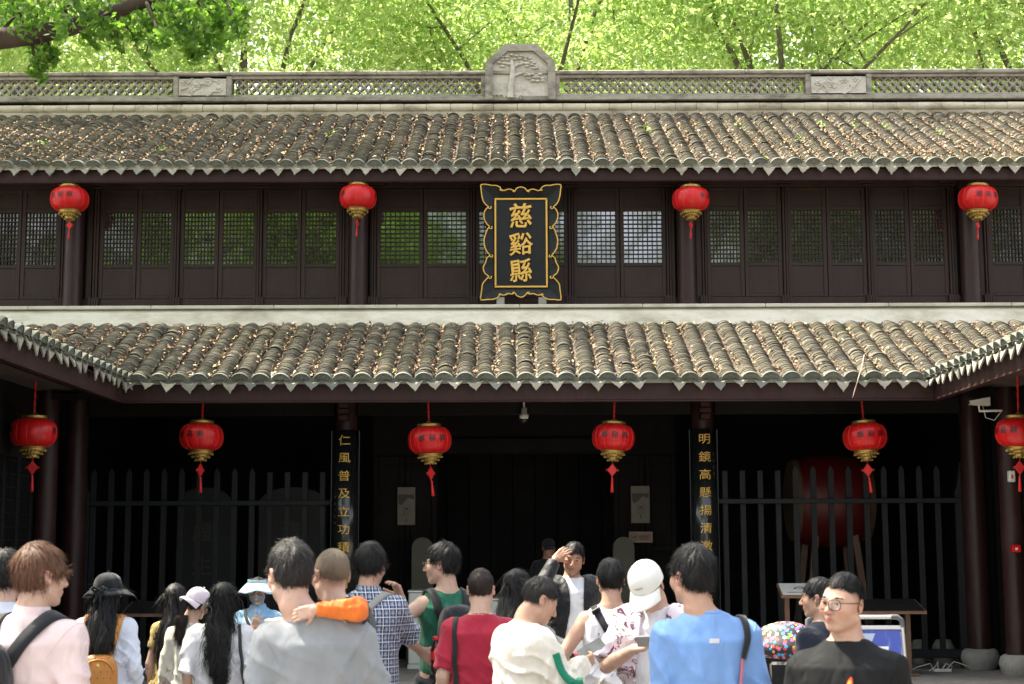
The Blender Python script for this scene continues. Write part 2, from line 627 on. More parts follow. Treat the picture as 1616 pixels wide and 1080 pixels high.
def tiled_roof(parent, name, origin, xdir, updir, ndir, cols, starts, length, n_single, rs, litter=(40, 0), with_eave=None, jit=1.0):
    """cols: positions along xdir; starts: where each column begins up the slope; makes deck children"""
    o = np.array(origin); xd = np.array(xdir, float); ud = np.array(updir, float); nn = np.array(ndir, float)
    B = np.stack([xd, ud, nn], 1)          # columns
    rnd = np.random.default_rng(rs)
    T = []
    for ci, (cx, st) in enumerate(zip(cols, starts)):
        nrow = int((length - st) / TEXP)
        drift = rnd.normal(0, 0.004)
        lift = 0.0
        for r in range(nrow):
            lift = 0.0 if rnd.random() > 0.03 else rnd.uniform(0.006, 0.014)
            T.append((cx + drift + rnd.normal(0, 0.0025) * jit, st + r * TEXP + rnd.normal(0, 0.007), rnd.normal(0, 0.0010) + lift, rnd.normal(0, 0.02) * jit, rnd.normal(0, 0.008), rnd.normal(0, 0.014), r, rnd.uniform(0.93, 1.04)))
    T = np.array(T)
    T = T[np.argsort(T[:, 1], kind='stable')]
    # nearest tiles as objects
    for k in range(min(n_single, len(T))):
        cx, v, h, rz, rx, ry = T[k, :6]
        M3 = Matrix(B.tolist()) @ (Matrix.Rotation(rz, 3, 'Z') @ Matrix.Rotation(rx, 3, 'X') @ Matrix.Rotation(ry, 3, 'Y'))
        t = link('cover_tile', TILE_MESH, parent)
        M4 = M3.to_4x4()
        M4.translation = Vector(o + B @ np.array([cx, v, h]))
        t.matrix_local = M4
    Tj = T[min(n_single, len(T)):]
    if len(Tj):
        nT = len(Tj)
        c, s_ = np.cos(Tj[:, 3]), np.sin(Tj[:, 3])
        V = np.repeat(TV[None], nT, 0) * np.stack([Tj[:, 7], np.ones(nT), np.ones(nT)], 1)[:, None, :]
        x = V[..., 0] * c[:, None] - V[..., 1] * s_[:, None]
        y = V[..., 0] * s_[:, None] + V[..., 1] * c[:, None]
        z = V[..., 2] - V[..., 1] * Tj[:, 4][:, None] + V[..., 0] * Tj[:, 5][:, None]
        L = np.stack([x + Tj[:, 0][:, None], y + Tj[:, 1][:, None], z + Tj[:, 2][:, None]], -1).reshape(-1, 3)
        Wp = o + L @ B.T
        Fj = (np.arange(nT)[:, None, None] * len(TV) + TF[None]).reshape(-1, 4)
        link('cover_tile_field', np_mesh('cover_tile_field', Wp, Fj, M_TILE), parent, kind='stuff')
    # litter in the valleys
    per_m, extra = litter
    pts = []
    for ci, (cx, st) in enumerate(zip(cols, starts)):
        mloc = rnd.uniform(0.55, 1.35)
        k = int(per_m * max(0, length - st) * mloc)
        v = rnd.uniform(st, length, k)
        dens = 0.5 + 0.5 * np.sin(v * rnd.uniform(2, 5) + rnd.uniform(0, 6))
        v = v[rnd.random(k) < 0.45 + 0.55 * dens]
        k = len(v)
        off = SP / 2 + rnd.normal(0, 0.024, k)
        pts.append(np.stack([cx + off, v, 0.022 + np.abs(rnd.normal(0, 0.018, k)) + np.abs(off - SP / 2) * 0.7], 1))
    if extra:
        k = extra
        ci = rnd.integers(0, len(cols), k)
        stv = np.array(starts)[ci]
        v = stv + rnd.random(k) ** 1.6 * (length - stv)
        u = rnd.uniform(-0.11, 0.11, k)
        hgt = np.clip(1 - (u / 0.1) ** 2, 0, 1) * 0.07 + 0.036
        pts.append(np.stack([np.array(cols)[ci] + u, v, hgt], 1))
    if pts:
        Lp = np.concatenate(pts, 0)
        V, Fc = leaf_cards(Lp, 0.047, (0, -0.25, 1), rnd, 0.75)
        V = o + V @ B.T
        link('fallen_leaves', np_mesh('fallen_leaves', V, Fc, M_LITTER), parent, kind='stuff')
    if with_eave:
        for cx, st in zip(cols, starts):
            if st > 0.02: continue
            M3 = Matrix(B.tolist()) @ Matrix.Rotation(rnd.normal(0, 0.03), 3, 'Y')
            t = link('eave_tile', EAVE_MESH, parent)
            M4 = M3.to_4x4(); M4.translation = Vector(o + B @ np.array([cx + rnd.normal(0, 0.004), -0.035 + rnd.normal(0, 0.006), 0.004]))
            t.matrix_local = M4
            # drip tile: upright, so built in (xdir, horizontal inward, Z)
            hd = np.cross(np.array([0, 0, 1.0]), xd)
            Bd = np.stack([xd, hd, np.array([0, 0, 1.0])], 1)
            M3 = Matrix(Bd.tolist()) @ Matrix.Rotation(rnd.normal(0, 0.08), 3, 'Y') @ Matrix.Rotation(rnd.normal(0, 0.14), 3, 'X')
            if rnd.random() < .02: continue                     # a few have fallen
            t = link('drip_tile', DRIP_MESHES[rnd.integers(0, len(DRIP_MESHES))], parent)
            M4 = M3.to_4x4() @ Matrix.Diagonal((rnd.uniform(.90, 1.06), 1, rnd.uniform(.80, 1.12), 1)); M4.translation = Vector(o + B @ np.array([cx + SP / 2 + rnd.normal(0, 0.004), -0.03, 0.0]) + np.array([0, 0, -0.012 + rnd.normal(0, 0.004)]))
            t.matrix_local = M4


# ------------------------------------------------------------------ gate hall
hall = empty('gate_hall', (X0, 20, FLOOR), label='dark timber gate hall with two tiers of grey tiled roof and an openwork ridge', cat='building')
hall_inv = Matrix.Translation((-X0, -20, -FLOOR))


def part(mb_or_mesh, name, mat, parent=hall, **kw):
    """part given in world coordinates under the hall"""
    o = mb_or_mesh.build(name, mat, parent, **kw)
    return o


hall.location = (0, 0, 0)            # parts are modelled in place

YE, YT = 17.0, 19.0                  # lower roof: eave and top
ZE, ZT = ZP(598, YE), ZP(515.5, YT)
UYE, UYT = 19.45, 22.5               # upper roof
UZE, UZT = ZP(260, UYE), ZP(186, UYT)

# ---- lower roof
def frame_of(ye, ze, yt, zt):
    d = np.array([0, yt - ye, zt - ze]); L = np.linalg.norm(d); d /= L
    return d, np.array([0, -d[2], d[1]]), L


XL, XR = XP(200, YE, 600), XP(1468, YE, 600)       # inner corners where the side galleries begin
ud, nn, LL = frame_of(YE, ZE, YT, ZT)
first = XP(1023.3, YE, 590)
cols = [first + i * SP for i in range(-60, 60)]
cols = [c for c in cols if XL - 2.0 < c < XR + 2.0]
cosl = ud[1]
starts = [max(0.0, (XL - 0.12 - c) / cosl, (c - XR - 0.12) / cosl) for c in cols]
lower = MB()
zb = 0.012
lower.add([(XL, YE, ZE - zb), (XR, YE, ZE - zb), (XR + 2.1, YT + .1, ZT - zb + .05), (XL - 2.1, YT + .1, ZT - zb + .05),
           (XL, YE, ZE - .05), (XR, YE, ZE - .05), (XR + 2.1, YT + .1, ZT - .02), (XL - 2.1, YT + .1, ZT - .02)],
          [(0, 1, 2, 3), (7, 6, 5, 4), (0, 4, 5, 1), (1, 5, 6, 2), (3, 2, 6, 7), (0, 3, 7, 4)])
lower_roof = part(lower, 'lower_roof', M_DECK)
tiled_roof(lower_roof, 'lower', (0, YE, ZE), (1, 0, 0), ud, nn, cols, starts, LL - .05, 300, 11, litter=(46, 120), with_eave=True)
part(MB().box(XL + .05, XR - .05, YE - 0.012, YE + 0.05, ZE - 0.05, ZE + 0.012), 'eave_mortar', M_DRIP)
FZ0, FZ1 = ZP(632, YE + .06), ZE - 0.052
part(MB().bbox(XL - .1, XR + .1, YE + 0.05, YE + 0.10, FZ0, FZ1, 0.004), 'fascia_board', M_FASCIA)
part(MB().bbox(XL - .1, XR + .1, YE + 0.040, YE + 0.12, FZ0 - 0.018, FZ0 - 0.001, 0.003), 'fascia_moulding', M_FASCIA)
# porch ceiling with rafters
mb = MB()
mb.add([(-6.4, YE + .12, FZ1 - .005), (6.7, YE + .12, FZ1 - .005), (6.7, YT + 1.2, FZ1 + .30), (-6.4, YT + 1.2, FZ1 + .30)], [(0, 3, 2, 1)])
for i in range(46):
    x = -6.2 + i * 0.28
    mb.add([(x, YE + .12, FZ0 + .10), (x + .08, YE + .12, FZ0 + .10), (x + .08, YT + 1.2, FZ0 + .42), (x, YT + 1.2, FZ0 + .42),
            (x, YE + .12, FZ0 + .02), (x + .08, YE + .12, FZ0 + .02), (x + .08, YT + 1.2, FZ0 + .34), (x, YT + 1.2, FZ0 + .34)],
           [(0, 1, 2, 3), (7, 6, 5, 4), (0, 4, 5, 1), (1, 5, 6, 2), (3, 7, 4, 0)])
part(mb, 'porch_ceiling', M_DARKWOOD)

# ---- pale plaster band between lower roof and upper storey
YW = 20.2
zb0, zb1, zb2 = ZT - 0.10, ZP(487, 19.40), ZP(480.5, 19.34)
mb = MB()
mb.add([(-9.2, 18.93, zb0), (9.4, 18.93, zb0), (9.4, 19.40, zb1), (-9.2, 19.40, zb1), (9.4, 20.6, zb1), (-9.2, 20.6, zb1), (-9.2, 20.6, zb0), (9.4, 20.6, zb0)],
       [(0, 1, 2, 3), (3, 2, 4, 5), (0, 6, 7, 1), (5, 4, 7, 6), (0, 3, 5, 6), (1, 7, 4, 2)])
part(mb, 'plaster_band', M_BAND)
x = -9.2
while x < 9.3:
    part(MB().bbox(x + .003, x + 1.547, 19.34, 20.4, zb1 + 0.001, zb2, 0.006), 'band_coping', M_BAND)
    x += 1.55

# ---- upper roof
ud2, nn2, LU = frame_of(UYE, UZE, UYT, UZT)
first = XP(540 + 113 / 2.993, UYE, 252) - SP / 2
cols2 = [first + i * SP for i in range(-60, 61)]
cols2 = [c for c in cols2 if -8.4 < c < 8.6]
mb = MB()
mb.add([(-8.7, UYE, UZE - zb), (8.9, UYE, UZE - zb), (8.9, UYT, UZT - zb), (-8.7, UYT, UZT - zb),
        (8.9, 25.6, UZE - zb), (-8.7, 25.6, UZE - zb), (-8.7, UYE, UZE - .05), (8.9, UYE, UZE - .05), (8.9, 25.6, UZE - .05), (-8.7, 25.6, UZE - .05)],
       [(0, 1, 2, 3), (3, 2, 4, 5), (0, 6, 7, 1), (6, 9, 8, 7), (5, 4, 8, 9), (0, 3, 5, 9, 6), (1, 7, 8, 4, 2)])
upper_roof = part(mb, 'upper_roof', M_DECK)
tiled_roof(upper_roof, 'upper', (0, UYE, UZE), (1, 0, 0), ud2, nn2, cols2, [0.0] * len(cols2), LU - 0.02, 300, 12, litter=(38, 220), with_eave=True)
part(MB().box(-8.6, 8.8, UYE - 0.012, UYE + 0.05, UZE - 0.05, UZE + 0.012), 'eave_mortar', M_DRIP)
UF0, UF1 = ZP(285, UYE + .06), UZE - 0.052
part(MB().bbox(-8.6, 8.8, UYE + 0.05, UYE + 0.10, UF0, UF1, 0.004), 'fascia_board', M_FASCIA)
part(MB().bbox(-8.6, 8.8, UYE + 0.040, UYE + 0.12, UF0 - 0.014, UF0 - 0.001, 0.003), 'fascia_moulding', M_FASCIA)
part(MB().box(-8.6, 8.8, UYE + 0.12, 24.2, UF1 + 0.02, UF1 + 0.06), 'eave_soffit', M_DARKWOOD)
# leaves and twigs drifted on the right and left of the upper roof, green seedlings in the joints
rnd = np.random.default_rng(31)
Bm = np.stack([np.array([1, 0, 0]), ud2, nn2], 1)
k = 2600
u = np.concatenate([rnd.normal(-6.2, 1.5, k // 2), rnd.normal(5.6, 1.4, k // 2)])
v = np.abs(rnd.normal(0.0, 1.0, k))
v[: k // 2] = rnd.uniform(0.05, 2.4, k // 2)
ok = (v < LU - .1) & (np.abs(u) < 8.3)
u, v = u[ok], v[ok]
ph = ((u - cols2[0] + SP / 2) % SP) - SP / 2
hgt = np.clip(1 - (ph / 0.1) ** 2, 0, 1) * 0.072 + 0.034
V, Fc = leaf_cards(np.stack([u, v, hgt], 1), 0.045, (0, -0.2, 1), rnd, 0.6)
V = np.array([0, UYE, UZE]) + V @ Bm.T
link('fallen_leaves', np_mesh('fallen_leaves', V, Fc, M_LITTER), upper_roof, kind='stuff')

# green seedlings rooted among the tiles
k = 190
sc_ = rnd.choice(np.array([[4.4, 2.3], [4.9, 2.2], [5.3, 2.1], [3.2, 2.2], [6.9, .9], [7.2, 1.3], [5.9, 1.6], [-6.3, 1.1], [-4.6, .6], [-2.5, 1.7], [3.9, 1.2], [1.9, 2.0]]), k)
pts = np.stack([sc_[:, 0] + rnd.normal(0, .035, k), sc_[:, 1] + rnd.normal(0, .03, k), .07 + rnd.uniform(0, .06, k)], 1)
V, Fc = leaf_cards(pts, .05, (0, -.2, 1), rnd, .8)
M_SEED = simple('seedling_leaf', (.16, .30, .03), (.26, .40, .05), .6, 30)
link('seedlings', np_mesh('seedlings', np.array([0, UYE, UZE]) + V @ Bm.T, Fc, M_SEED), upper_roof, kind='stuff')
tw = MB().tube([P(1364, 560, 17.55), P(1357, 590, 17.0) + Vector((0, -.1, .06)), P(1350, 612, 16.9), P(1345.5, 628, 16.9)], [.004, .006, .006, .003], 6)
tw.build('dry_twig', simple('dry_twig_bark', (.42, .33, .25), (.34, .26, .19), .8, 30), label='pale dry twig hanging over the lower eave', cat='twig')

# ---- ridge with openwork
YR = 22.52
ridge = empty('ridge_wall', (0, 0, 0))
ridge.parent = hall


def rz(py): return ZP(py, YR, 822)


XA, XB = -8.6, 8.8
z_pl0, z_roll0, z_roll1, z_ledge0, z_ledge1 = rz(190), rz(178), rz(164.5), rz(160), rz(153)
z_lat0, z_lat1, z_cap0, z_cap1 = rz(149), rz(124), rz(119), rz(113)
MB().box(XA, XB, YR - 0.05, YR + 0.35, z_pl0 - .1, z_roll0 + 0.02).build('ridge_bedding', M_PLASTER, ridge)
rr_ = (z_roll1 - z_roll0) / 2
x = XA
while x < XB:
    w = random.uniform(0.30, 0.36)
    mb = MB()
    k = random.uniform(0.96, 1.03)
    mb.tube([(x + .002, YR - 0.02, (z_roll0 + z_roll1) / 2), (x + 0.02, YR - 0.02, (z_roll0 + z_roll1) / 2), (x + w - 0.004, YR - 0.02, (z_roll0 + z_roll1) / 2)], [rr_ * 0.93 * k, rr_ * k, rr_ * k], 14)
    mb.build('ridge_roll_tile', M_PLASTER, ridge)
    x += w
MB().box(XA, XB, YR + 0.03, YR + 0.30, z_roll0, z_ledge0 + .004).build('ridge_core', M_DARKWOOD, ridge)
MB().bbox(XA, XB, YR - 0.05, YR + 0.32, z_ledge0 + .005, z_ledge1, 0.008).build('ridge_ledge', M_RIDGE, ridge)
MB().bbox(XA, XB, YR - 0.02, YR + 0.20, z_ledge1 + 0.002, z_lat0, 0.006).build('lattice_sill', M_RIDGE, ridge)
MB().bbox(XA, XB, YR - 0.02, YR + 0.20, z_lat1, z_cap0 - 0.002, 0.006).build('lattice_lintel', M_RIDGE, ridge)
x = XA
while x < XB:
    MB().bbox(x + .002, min(x + 1.1, XB) - .002, YR - 0.06, YR + 0.26, z_cap0, z_cap1 + random.uniform(-.004, .004), 0.012).build('ridge_cap', M_RIDGE, ridge)
    x += 1.1
pedL, pedR = XP(768, YR, 120), XP(874, YR, 120)
panels = [(XP(283, YR, 140), XP(357, YR, 140)), (XP(1280, YR, 140), XP(1366, YR, 140))]
blocks = [(pedL - .10, pedR + .10)] + [(a - 0.11, b_ + 0.11) for a, b_ in panels]
for a, b_ in panels + [(pedL, pedR)]:
    for xx in ((a - 0.085, a - 0.012), (b_ + 0.012, b_ + 0.085)):
        MB().bbox(xx[0], xx[1], YR - 0.035, YR + 0.22, z_ledge1 + 0.004, z_cap0 - 0.001, 0.006).build('lattice_post', M_RIDGE, ridge)
# ring tiles
r_ring = (z_lat1 - z_lat0) / 4.0 * 1.02
def ring_mesh():
    mb = MB(); n = 14
    ro, ri = r_ring, r_ring - 0.0135
    V = []
    for rad, y in ((ro, 0.0), (ri, 0.0), (ri, 0.10), (ro, 0.10)):
        for k in range(n):
            a = 2 * math.pi * k / n
            V.append((rad * math.cos(a), y, rad * math.sin(a)))
    Fc = []
    for s_ in range(4):
        t = (s_ + 1) % 4
        for k in range(n):
            k2 = (k + 1) % n
            Fc.append((s_ * n + k, t * n + k, t * n + k2, s_ * n + k2))
    mb.add(V, Fc)
    return mb
ring_mb = ring_mesh()
RING = ring_mb.mesh('ring_tile', M_RING)
spots = []
x = XA + 0.05
i = 0
while x < XB:
    for row in range(3):
        xx = x + (r_ring if row % 2 else 0)
        if not any(a - r_ring * .8 < xx < b_ + r_ring * .8 for a, b_ in blocks):
            spots.append((xx, YR + 0.02 + 0.004 * (row % 2) + random.uniform(-.004, .004), z_lat0 + r_ring * (row + 1)))
    x += 2 * r_ring
spots.sort(key=lambda s_: abs(s_[0] - X0))
joined = MB()
for i, s_ in enumerate(spots):
    if i < 300: link('ring_tile', RING, ridge, s_, (0, random.uniform(-.2, .2), 0))
    else: joined.add([tuple(Vector(v) + Vector(s_)) for v in ring_mb.v], ring_mb.f)
if joined.v: joined.build('ring_tile_field', M_RING, ridge, kind='stuff')
# pediment with the pine
zc0, zsh, ztp = rz(160), rz(101), rz(74.5)
out = [(pedL, zc0 + .006), (pedR, zc0 + .006), (pedR, zsh), (XP(845, YR, 74), ztp), (XP(797, YR, 74), ztp), (pedL, zsh)]
ped = MB().prism(out, YR - 0.03, YR + 0.26).build('pediment', M_RELIEF, ridge)
fr = MB()
cx_, cz_ = (pedL + pedR) / 2, (zc0 + ztp) / 2
inn = [(pedL + .09, zc0 + .006), (pedR - .09, zc0 + .006), (pedR - .09, zsh - .02), (XP(841, YR, 74), ztp - .085), (XP(801, YR, 74), ztp - .085), (pedL + .09, zsh - .02)]
outp = [(pedL - .02, zc0 + .006), (pedR + .02, zc0 + .006), (pedR + .02, zsh), (XP(845.5, YR, 74), ztp + .02), (XP(796.5, YR, 74), ztp + .02), (pedL - .02, zsh)]
V = [(x, YR - 0.085, z) for x, z in outp] + [(x, YR - 0.085, z) for x, z in inn] + [(x, YR - 0.028, z) for x, z in inn] + [(x, YR + .28, z) for x, z in outp]
Fc = []
for i in (1, 2, 3, 4, 5):
    j = (i + 1) % 6
    Fc += [(i, j, 6 + j, 6 + i), (6 + i, 6 + j, 12 + j, 12 + i), (j, i, 18 + i, 18 + j)]
fr.add(V, Fc).build('pediment_frame', M_RIDGE, ridge)
pine = MB()
yy = YR - 0.05
def q(px, py, dy=0.0):
    p = P(px, py, YR); return (p.x, yy + dy, p.z)
Z3 = lambda x, y: (740 + x / 8.306, 60 + y / 8.306)
def qz(x, y, dy=0.0): return q(*Z3(x, y), dy)
pine.tube([qz(545, 800), qz(548, 700), qz(560, 600), qz(570, 500), qz(575, 400), qz(560, 300)], [.052, .046, .043, .04, .035, .02], 10)
pine.tube([qz(575, 420), qz(625, 370), qz(690, 350), qz(760, 330)], [.024, .02, .016, .01], 8)
pine.tube([qz(570, 520), qz(640, 490), qz(720, 470), qz(820, 490), qz(900, 520)], [.026, .022, .018, .014, .01], 8)
pine.tube([qz(565, 360), qz(500, 350), qz(440, 340)], [.022, .016, .01], 8)
pads = [(440, 260), (500, 265), (560, 240), (620, 250), (690, 250), (740, 270), (800, 280), (440, 300), (500, 300), (400, 340), (460, 345), (440, 385), (600, 290), (670, 285), (740, 300), (820, 315), (850, 340), (690, 325), (760, 350), (830, 365), (880, 380), (760, 385), (850, 410), (890, 405), (720, 470), (780, 500), (830, 490), (880, 500), (930, 490), (860, 530), (910, 525), (960, 545), (840, 575), (900, 580), (970, 575), (780, 545), (740, 500)]
for i, (x, y) in enumerate(pads):
    pine.ball(qz(x, y, random.uniform(-.01, .012)), (0.040 * random.uniform(.8, 1.15), 0.026, 0.018), 8, 5)
for i in range(26):
    x = random.choice((random.uniform(330, 470), random.uniform(590, 720)))
    pine.ball(qz(x, random.uniform(755, 800), .01), (0.022, 0.02, 0.014), 6, 4)
pine.build('pine_relief', M_RELIEF, ridge)
for pi, (a, b_) in enumerate(panels):
    MB().bbox(a - .01, b_ + .01, YR - 0.02, YR + 0.2, z_ledge1 + 0.006, z_cap0 - 0.002, 0.008).build('relief_panel', M_RELIEF, ridge)
    rel = MB()
    rr2 = random.Random(40 + pi)
    for k in range(7):
        x0_, z0_ = rr2.uniform(a + .1, b_ - .1), rr2.uniform(z_lat0 + .03, z_lat1 - .06)
        pts = []
        ang = rr2.uniform(0, 6)
        for s_ in range(7):
            pts.append((min(max(x0_, a + .04), b_ - .04), YR - 0.022, min(max(z0_, z_lat0 - .01), z_lat1 + .01)))
            x0_ += .05 * math.cos(ang); z0_ += .035 * math.sin(ang); ang += rr2.uniform(-.9, .9)
        rel.tube(pts, [.016, .018, .016, .014, .012, .01, .006], 6)
    for k in range(4):
        fx, fz = a + (k + .6) / 4.3 * (b_ - a), rr2.uniform(z_lat0 + .05, z_lat1 - .03)
        for j in range(6):
            aa = j * math.pi / 3 + k
            rel.ball((fx + .045 * math.cos(aa), YR - 0.02, fz + .032 * math.sin(aa)), (.03, .016, .02), 7, 4)
        rel.ball((fx, YR - 0.03, fz), (.02, .016, .015), 6, 4)
    rel.build('flower_relief', M_RELIEF, ridge)

# ---- upper storey wall
zs0, zs1 = zb1, ZP(474, YW)
zg0, zg1 = ZP(415.5, YW), ZP(334, YW)
ztr = ZP(300, YW)
MB().box(-9, 9.2, YW + 0.14, YW + 0.2, zs0, UF1 + 0.1).build('backing_wall', M_DARKWOOD, hall)
MB().bbox(-9, 9.2, YW - 0.03, YW + 0.12, zs0 + 0.001, ZP(470.5, YW), 0.004).build('window_sill_beam', M_WOOD, hall)
MB().bbox(-9, 9.2, YW - 0.05, YW + 0.12, ztr + .02, UF1 + 0.018, 0.004).build('lintel_beam', M_WOOD, hall)
colX = [XP(c, 20.1, 400) for c in (117, 566, 1083, 1530)]
for cx in colX:
    c = MB().lathe([(0.125, zs0), (0.125, UF1 + 0.018)], 20, (cx, 20.08, 0)).build('column', M_COLUMN, hall)
zsill = ZP(470.5, YW)


def lattice_leaf(xa, xb, nx, nz):
    """one window leaf: framed board below, lattice over glass, small panel above"""
    g = 0.004
    xa, xb = xa + g, xb - g
    st = 0.052
    mb = MB()
    y0, y1 = YW - 0.012, YW + 0.03
    mb.bbox(xa, xa + st, y0, y1, zsill + .004, ztr + .018, .004)
    mb.bbox(xb - st, xb, y0, y1, zsill + .004, ztr + .018, .004)
    for za, zb_ in ((zsill + .004, zsill + .05), (zg0 - .05, zg0 - .002), (zg1 + .002, zg1 + .055), (ztr - .03, ztr + .018)):
        mb.bbox(xa + st, xb - st, y0 + .001, y1, za, zb_, .004)
    w = mb.build('window', M_WOOD, hall)
    MB().bbox(xa + st - .002, xb - st + .002, y0 + .014, y1 - .004, zsill + .048, zg0 - .048, .003).build('board', M_WOOD, w)
    MB().bbox(xa + st - .002, xb - st + .002, y0 + .016, y1 - .004, zg1 + .053, ztr - .028, .003).build('transom_panel', M_WOOD, w)
    mb = MB()
    gx0, gx1 = xa + st, xb - st
    for i in range(1, nx):
        x = gx0 + (gx1 - gx0) * i / nx
        mb.box(x - .0055, x + .0055, y0 + .008, y0 + .026, zg0 - .002, zg1 + .002)
    for k in range(1, nz):
        z = zg0 + (zg1 - zg0) * k / nz
        mb.box(gx0, gx1, y0 + .010, y0 + .024, z - .0055, z + .0055)
    mb.build('lattice', M_WOOD, w)
    # glass, each sheet hung a little out of true
    t1, t2 = random.uniform(-.004, .004), random.uniform(-.004, .004)
    mb = MB()
    mb.add([(gx0 - .01, YW + .024 + t1, zg0 - .01), (gx1 + .01, YW + .024 - t1, zg0 - .01), (gx1 + .01, YW + .024 + t2, zg1 + .01), (gx0 - .01, YW + .024 + t2 * .3, zg1 + .01),
            (gx0 - .01, YW + .031, zg0 - .01), (gx1 + .01, YW + .031, zg0 - .01), (gx1 + .01, YW + .031, zg1 + .01), (gx0 - .01, YW + .031, zg1 + .01)],
           [(0, 1, 2, 3), (7, 6, 5, 4), (0, 4, 5, 1), (1, 5, 6, 2), (2, 6, 7, 3), (3, 7, 4, 0)])
    mb.build('pane', M_GLASS, w)


bays = [([98 - 130 - 131, 98 - 131 + 1, 98], 9), ([152, 279.5, 410, 540.5], 9), ([590, 746, 901, 1055.5], 8), ([1111, 1239, 1372, 1500.5], 9), ([1556, 1686, 1816], 9)]
for posts, nx in bays:
    xs = [XP(p, YW, 400) for p in posts]
    for i, x in enumerate(xs):
        mb = MB()
        mb.bbox(x - .032, x - .003, YW - .05, YW + .03, zsill - .03, ztr + .019, .008)
        mb.bbox(x + .003, x + .032, YW - .05, YW + .03, zsill - .03, ztr + .019, .008)
        p_ = mb.build('window_post', M_WOOD, hall)
        mb = MB()
        for j in range(4):
            xx = x - .068 + j * .034
            mb.add([(xx + .006, YW - .075, zs0 + .03), (xx + .028, YW - .075, zs0 + .03), (xx + .032, YW - .085, zsill + .012), (xx + .002, YW - .085, zsill + .012),
                    (xx + .006, YW - .03, zs0 + .03), (xx + .028, YW - .03, zs0 + .03), (xx + .032, YW - .03, zsill + .012), (xx + .002, YW - .03, zsill + .012)],
                   [(0, 1, 2, 3), (0, 4, 5, 1), (1, 5, 6, 2), (2, 6, 7, 3), (3, 7, 4, 0)])
        mb.build('hinge_block', M_WOOD, p_)
        mb = MB()
        for j, ww in enumerate((.20, .14, .08)):
            mb.bbox(x - ww, x + ww, YW - .13 + j * .02, YW - .052, ztr + .085 - j * .03, ztr + .112 - j * .03, .01)
        mb.build('bracket', M_WOOD, p_)
        if i < len(xs) - 1:
            a, b_ = x + .034, xs[i + 1] - .034
            m_ = (a + b_) / 2
            lattice_leaf(a, m_, nx, 12); lattice_leaf(m_, b_, nx, 12)
for cx in colX:
    for s_ in (-1, 1):
        MB().bbox(min(cx + s_ * .14, cx + s_ * .215), max(cx + s_ * .14, cx + s_ * .215), YW - .02, YW + .03, zsill + .004, ztr + .019, .004).build('jamb', M_WOOD, hall)

# ---- lower storey
YC = 18.35
lowX = [XP(118, YC, 800), XP(545, YC, 800), XP(1111, YC, 800), XP(1537, YC, 800)]
def column_with_base(x, y, parent, r=.135, top=None):
    c = MB().lathe([(r, FLOOR + .23), (r * 1.0, FLOOR + 1.6), (r * .96, top or FZ1 + .2)], 24, (x, y, 0)).build('column', M_COLUMN, parent)
    MB().lathe([(r * 1.25, FLOOR + .001), (r * 1.5, FLOOR + .06), (r * 1.66, FLOOR + .14), (r * 1.5, FLOOR + .21), (r * 1.2, FLOOR + .235), (0.01, FLOOR + .236)], 24, (x, y, 0)).build('column_base', M_STONE, c)
    return c
for x in lowX: column_with_base(x, YC, hall)
# carved bracket over each couplet column and tie beams
for x in lowX[1:3]:
    mb = MB()
    zt_ = ZP(668, YC)
    for j in range(4): mb.bbox(x - .06 - .012 * (j % 2), x + .06 + .012 * (j % 2), YC - .34, YC - .14, zt_ + .02 + j * .07, zt_ + .085 + j * .07, .012)
    mb.build('carved_bracket', M_FASCIA, hall)
for a, b_ in zip(lowX[:-1], lowX[1:]):
    MB().bbox(a + .136, b_ - .136, YC - .07, YC + .07, ZP(655, YC), ZP(628, YC), .01).build('tie_beam', M_DARKWOOD, hall)
# room behind: side walls, back wall, ceiling, partition walls beside the door
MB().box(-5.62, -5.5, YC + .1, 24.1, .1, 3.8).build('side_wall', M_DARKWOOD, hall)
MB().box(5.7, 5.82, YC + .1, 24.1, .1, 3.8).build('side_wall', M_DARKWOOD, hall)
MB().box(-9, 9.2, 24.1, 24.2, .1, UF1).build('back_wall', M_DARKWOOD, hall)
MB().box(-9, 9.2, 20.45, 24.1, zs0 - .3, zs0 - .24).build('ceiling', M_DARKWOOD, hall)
YD = 20.3
dl, dr = XP(690, YD, 800), XP(968, YD, 800)
for a, b_ in ((XP(588, YD, 800), dl), (dr, XP(1068, YD, 800))):
    w = MB().box(a, b_, YD + .05, YD + .1, FLOOR, 4.0).build('door_partition', M_DARKWOOD, hall)
    for j in range(2):
        mb = MB()
        xa, xb = a + (b_ - a) * j / 2 + .01, a + (b_ - a) * (j + 1) / 2 - .01
        for z0_, z1_ in ((FLOOR + .02, FLOOR + .12), (FLOOR + .95, FLOOR + 1.03), (FLOOR + 1.35, FLOOR + 1.43), (FLOOR + 2.5, FLOOR + 2.6)):
            mb.bbox(xa + .061, xb - .061, YD + .006, YD + .049, z0_, z1_, .006)
        mb.bbox(xa, xa + .06, YD, YD + .049, FLOOR + .02, FLOOR + 2.6, .006); mb.bbox(xb - .06, xb, YD, YD + .049, FLOOR + .02, FLOOR + 2.6, .006)
        mb.build('panelling', M_DARKWOOD, w)
zdoor = ZP(716, YD)
MB().bbox(dl - .02, dr + .02, YD - .04, YD + .12, zdoor, zdoor + .2, .01).build('door_lintel', M_DARKWOOD, hall)
MB().box(dl, dr, YD + .05, YD + .1, zdoor + .2, 4.1).build('door_transom', M_DARKWOOD, hall)
for k in range(9):                       # plank screen across the passage behind the door
    a = dl - .3 + k * (dr - dl + .6) / 9
    MB().bbox(a + .004, a + (dr - dl + .6) / 9 - .004, 22.6, 22.65, FLOOR + .002, 3.9, .006).build('screen_plank', M_DARKWOOD, hall)

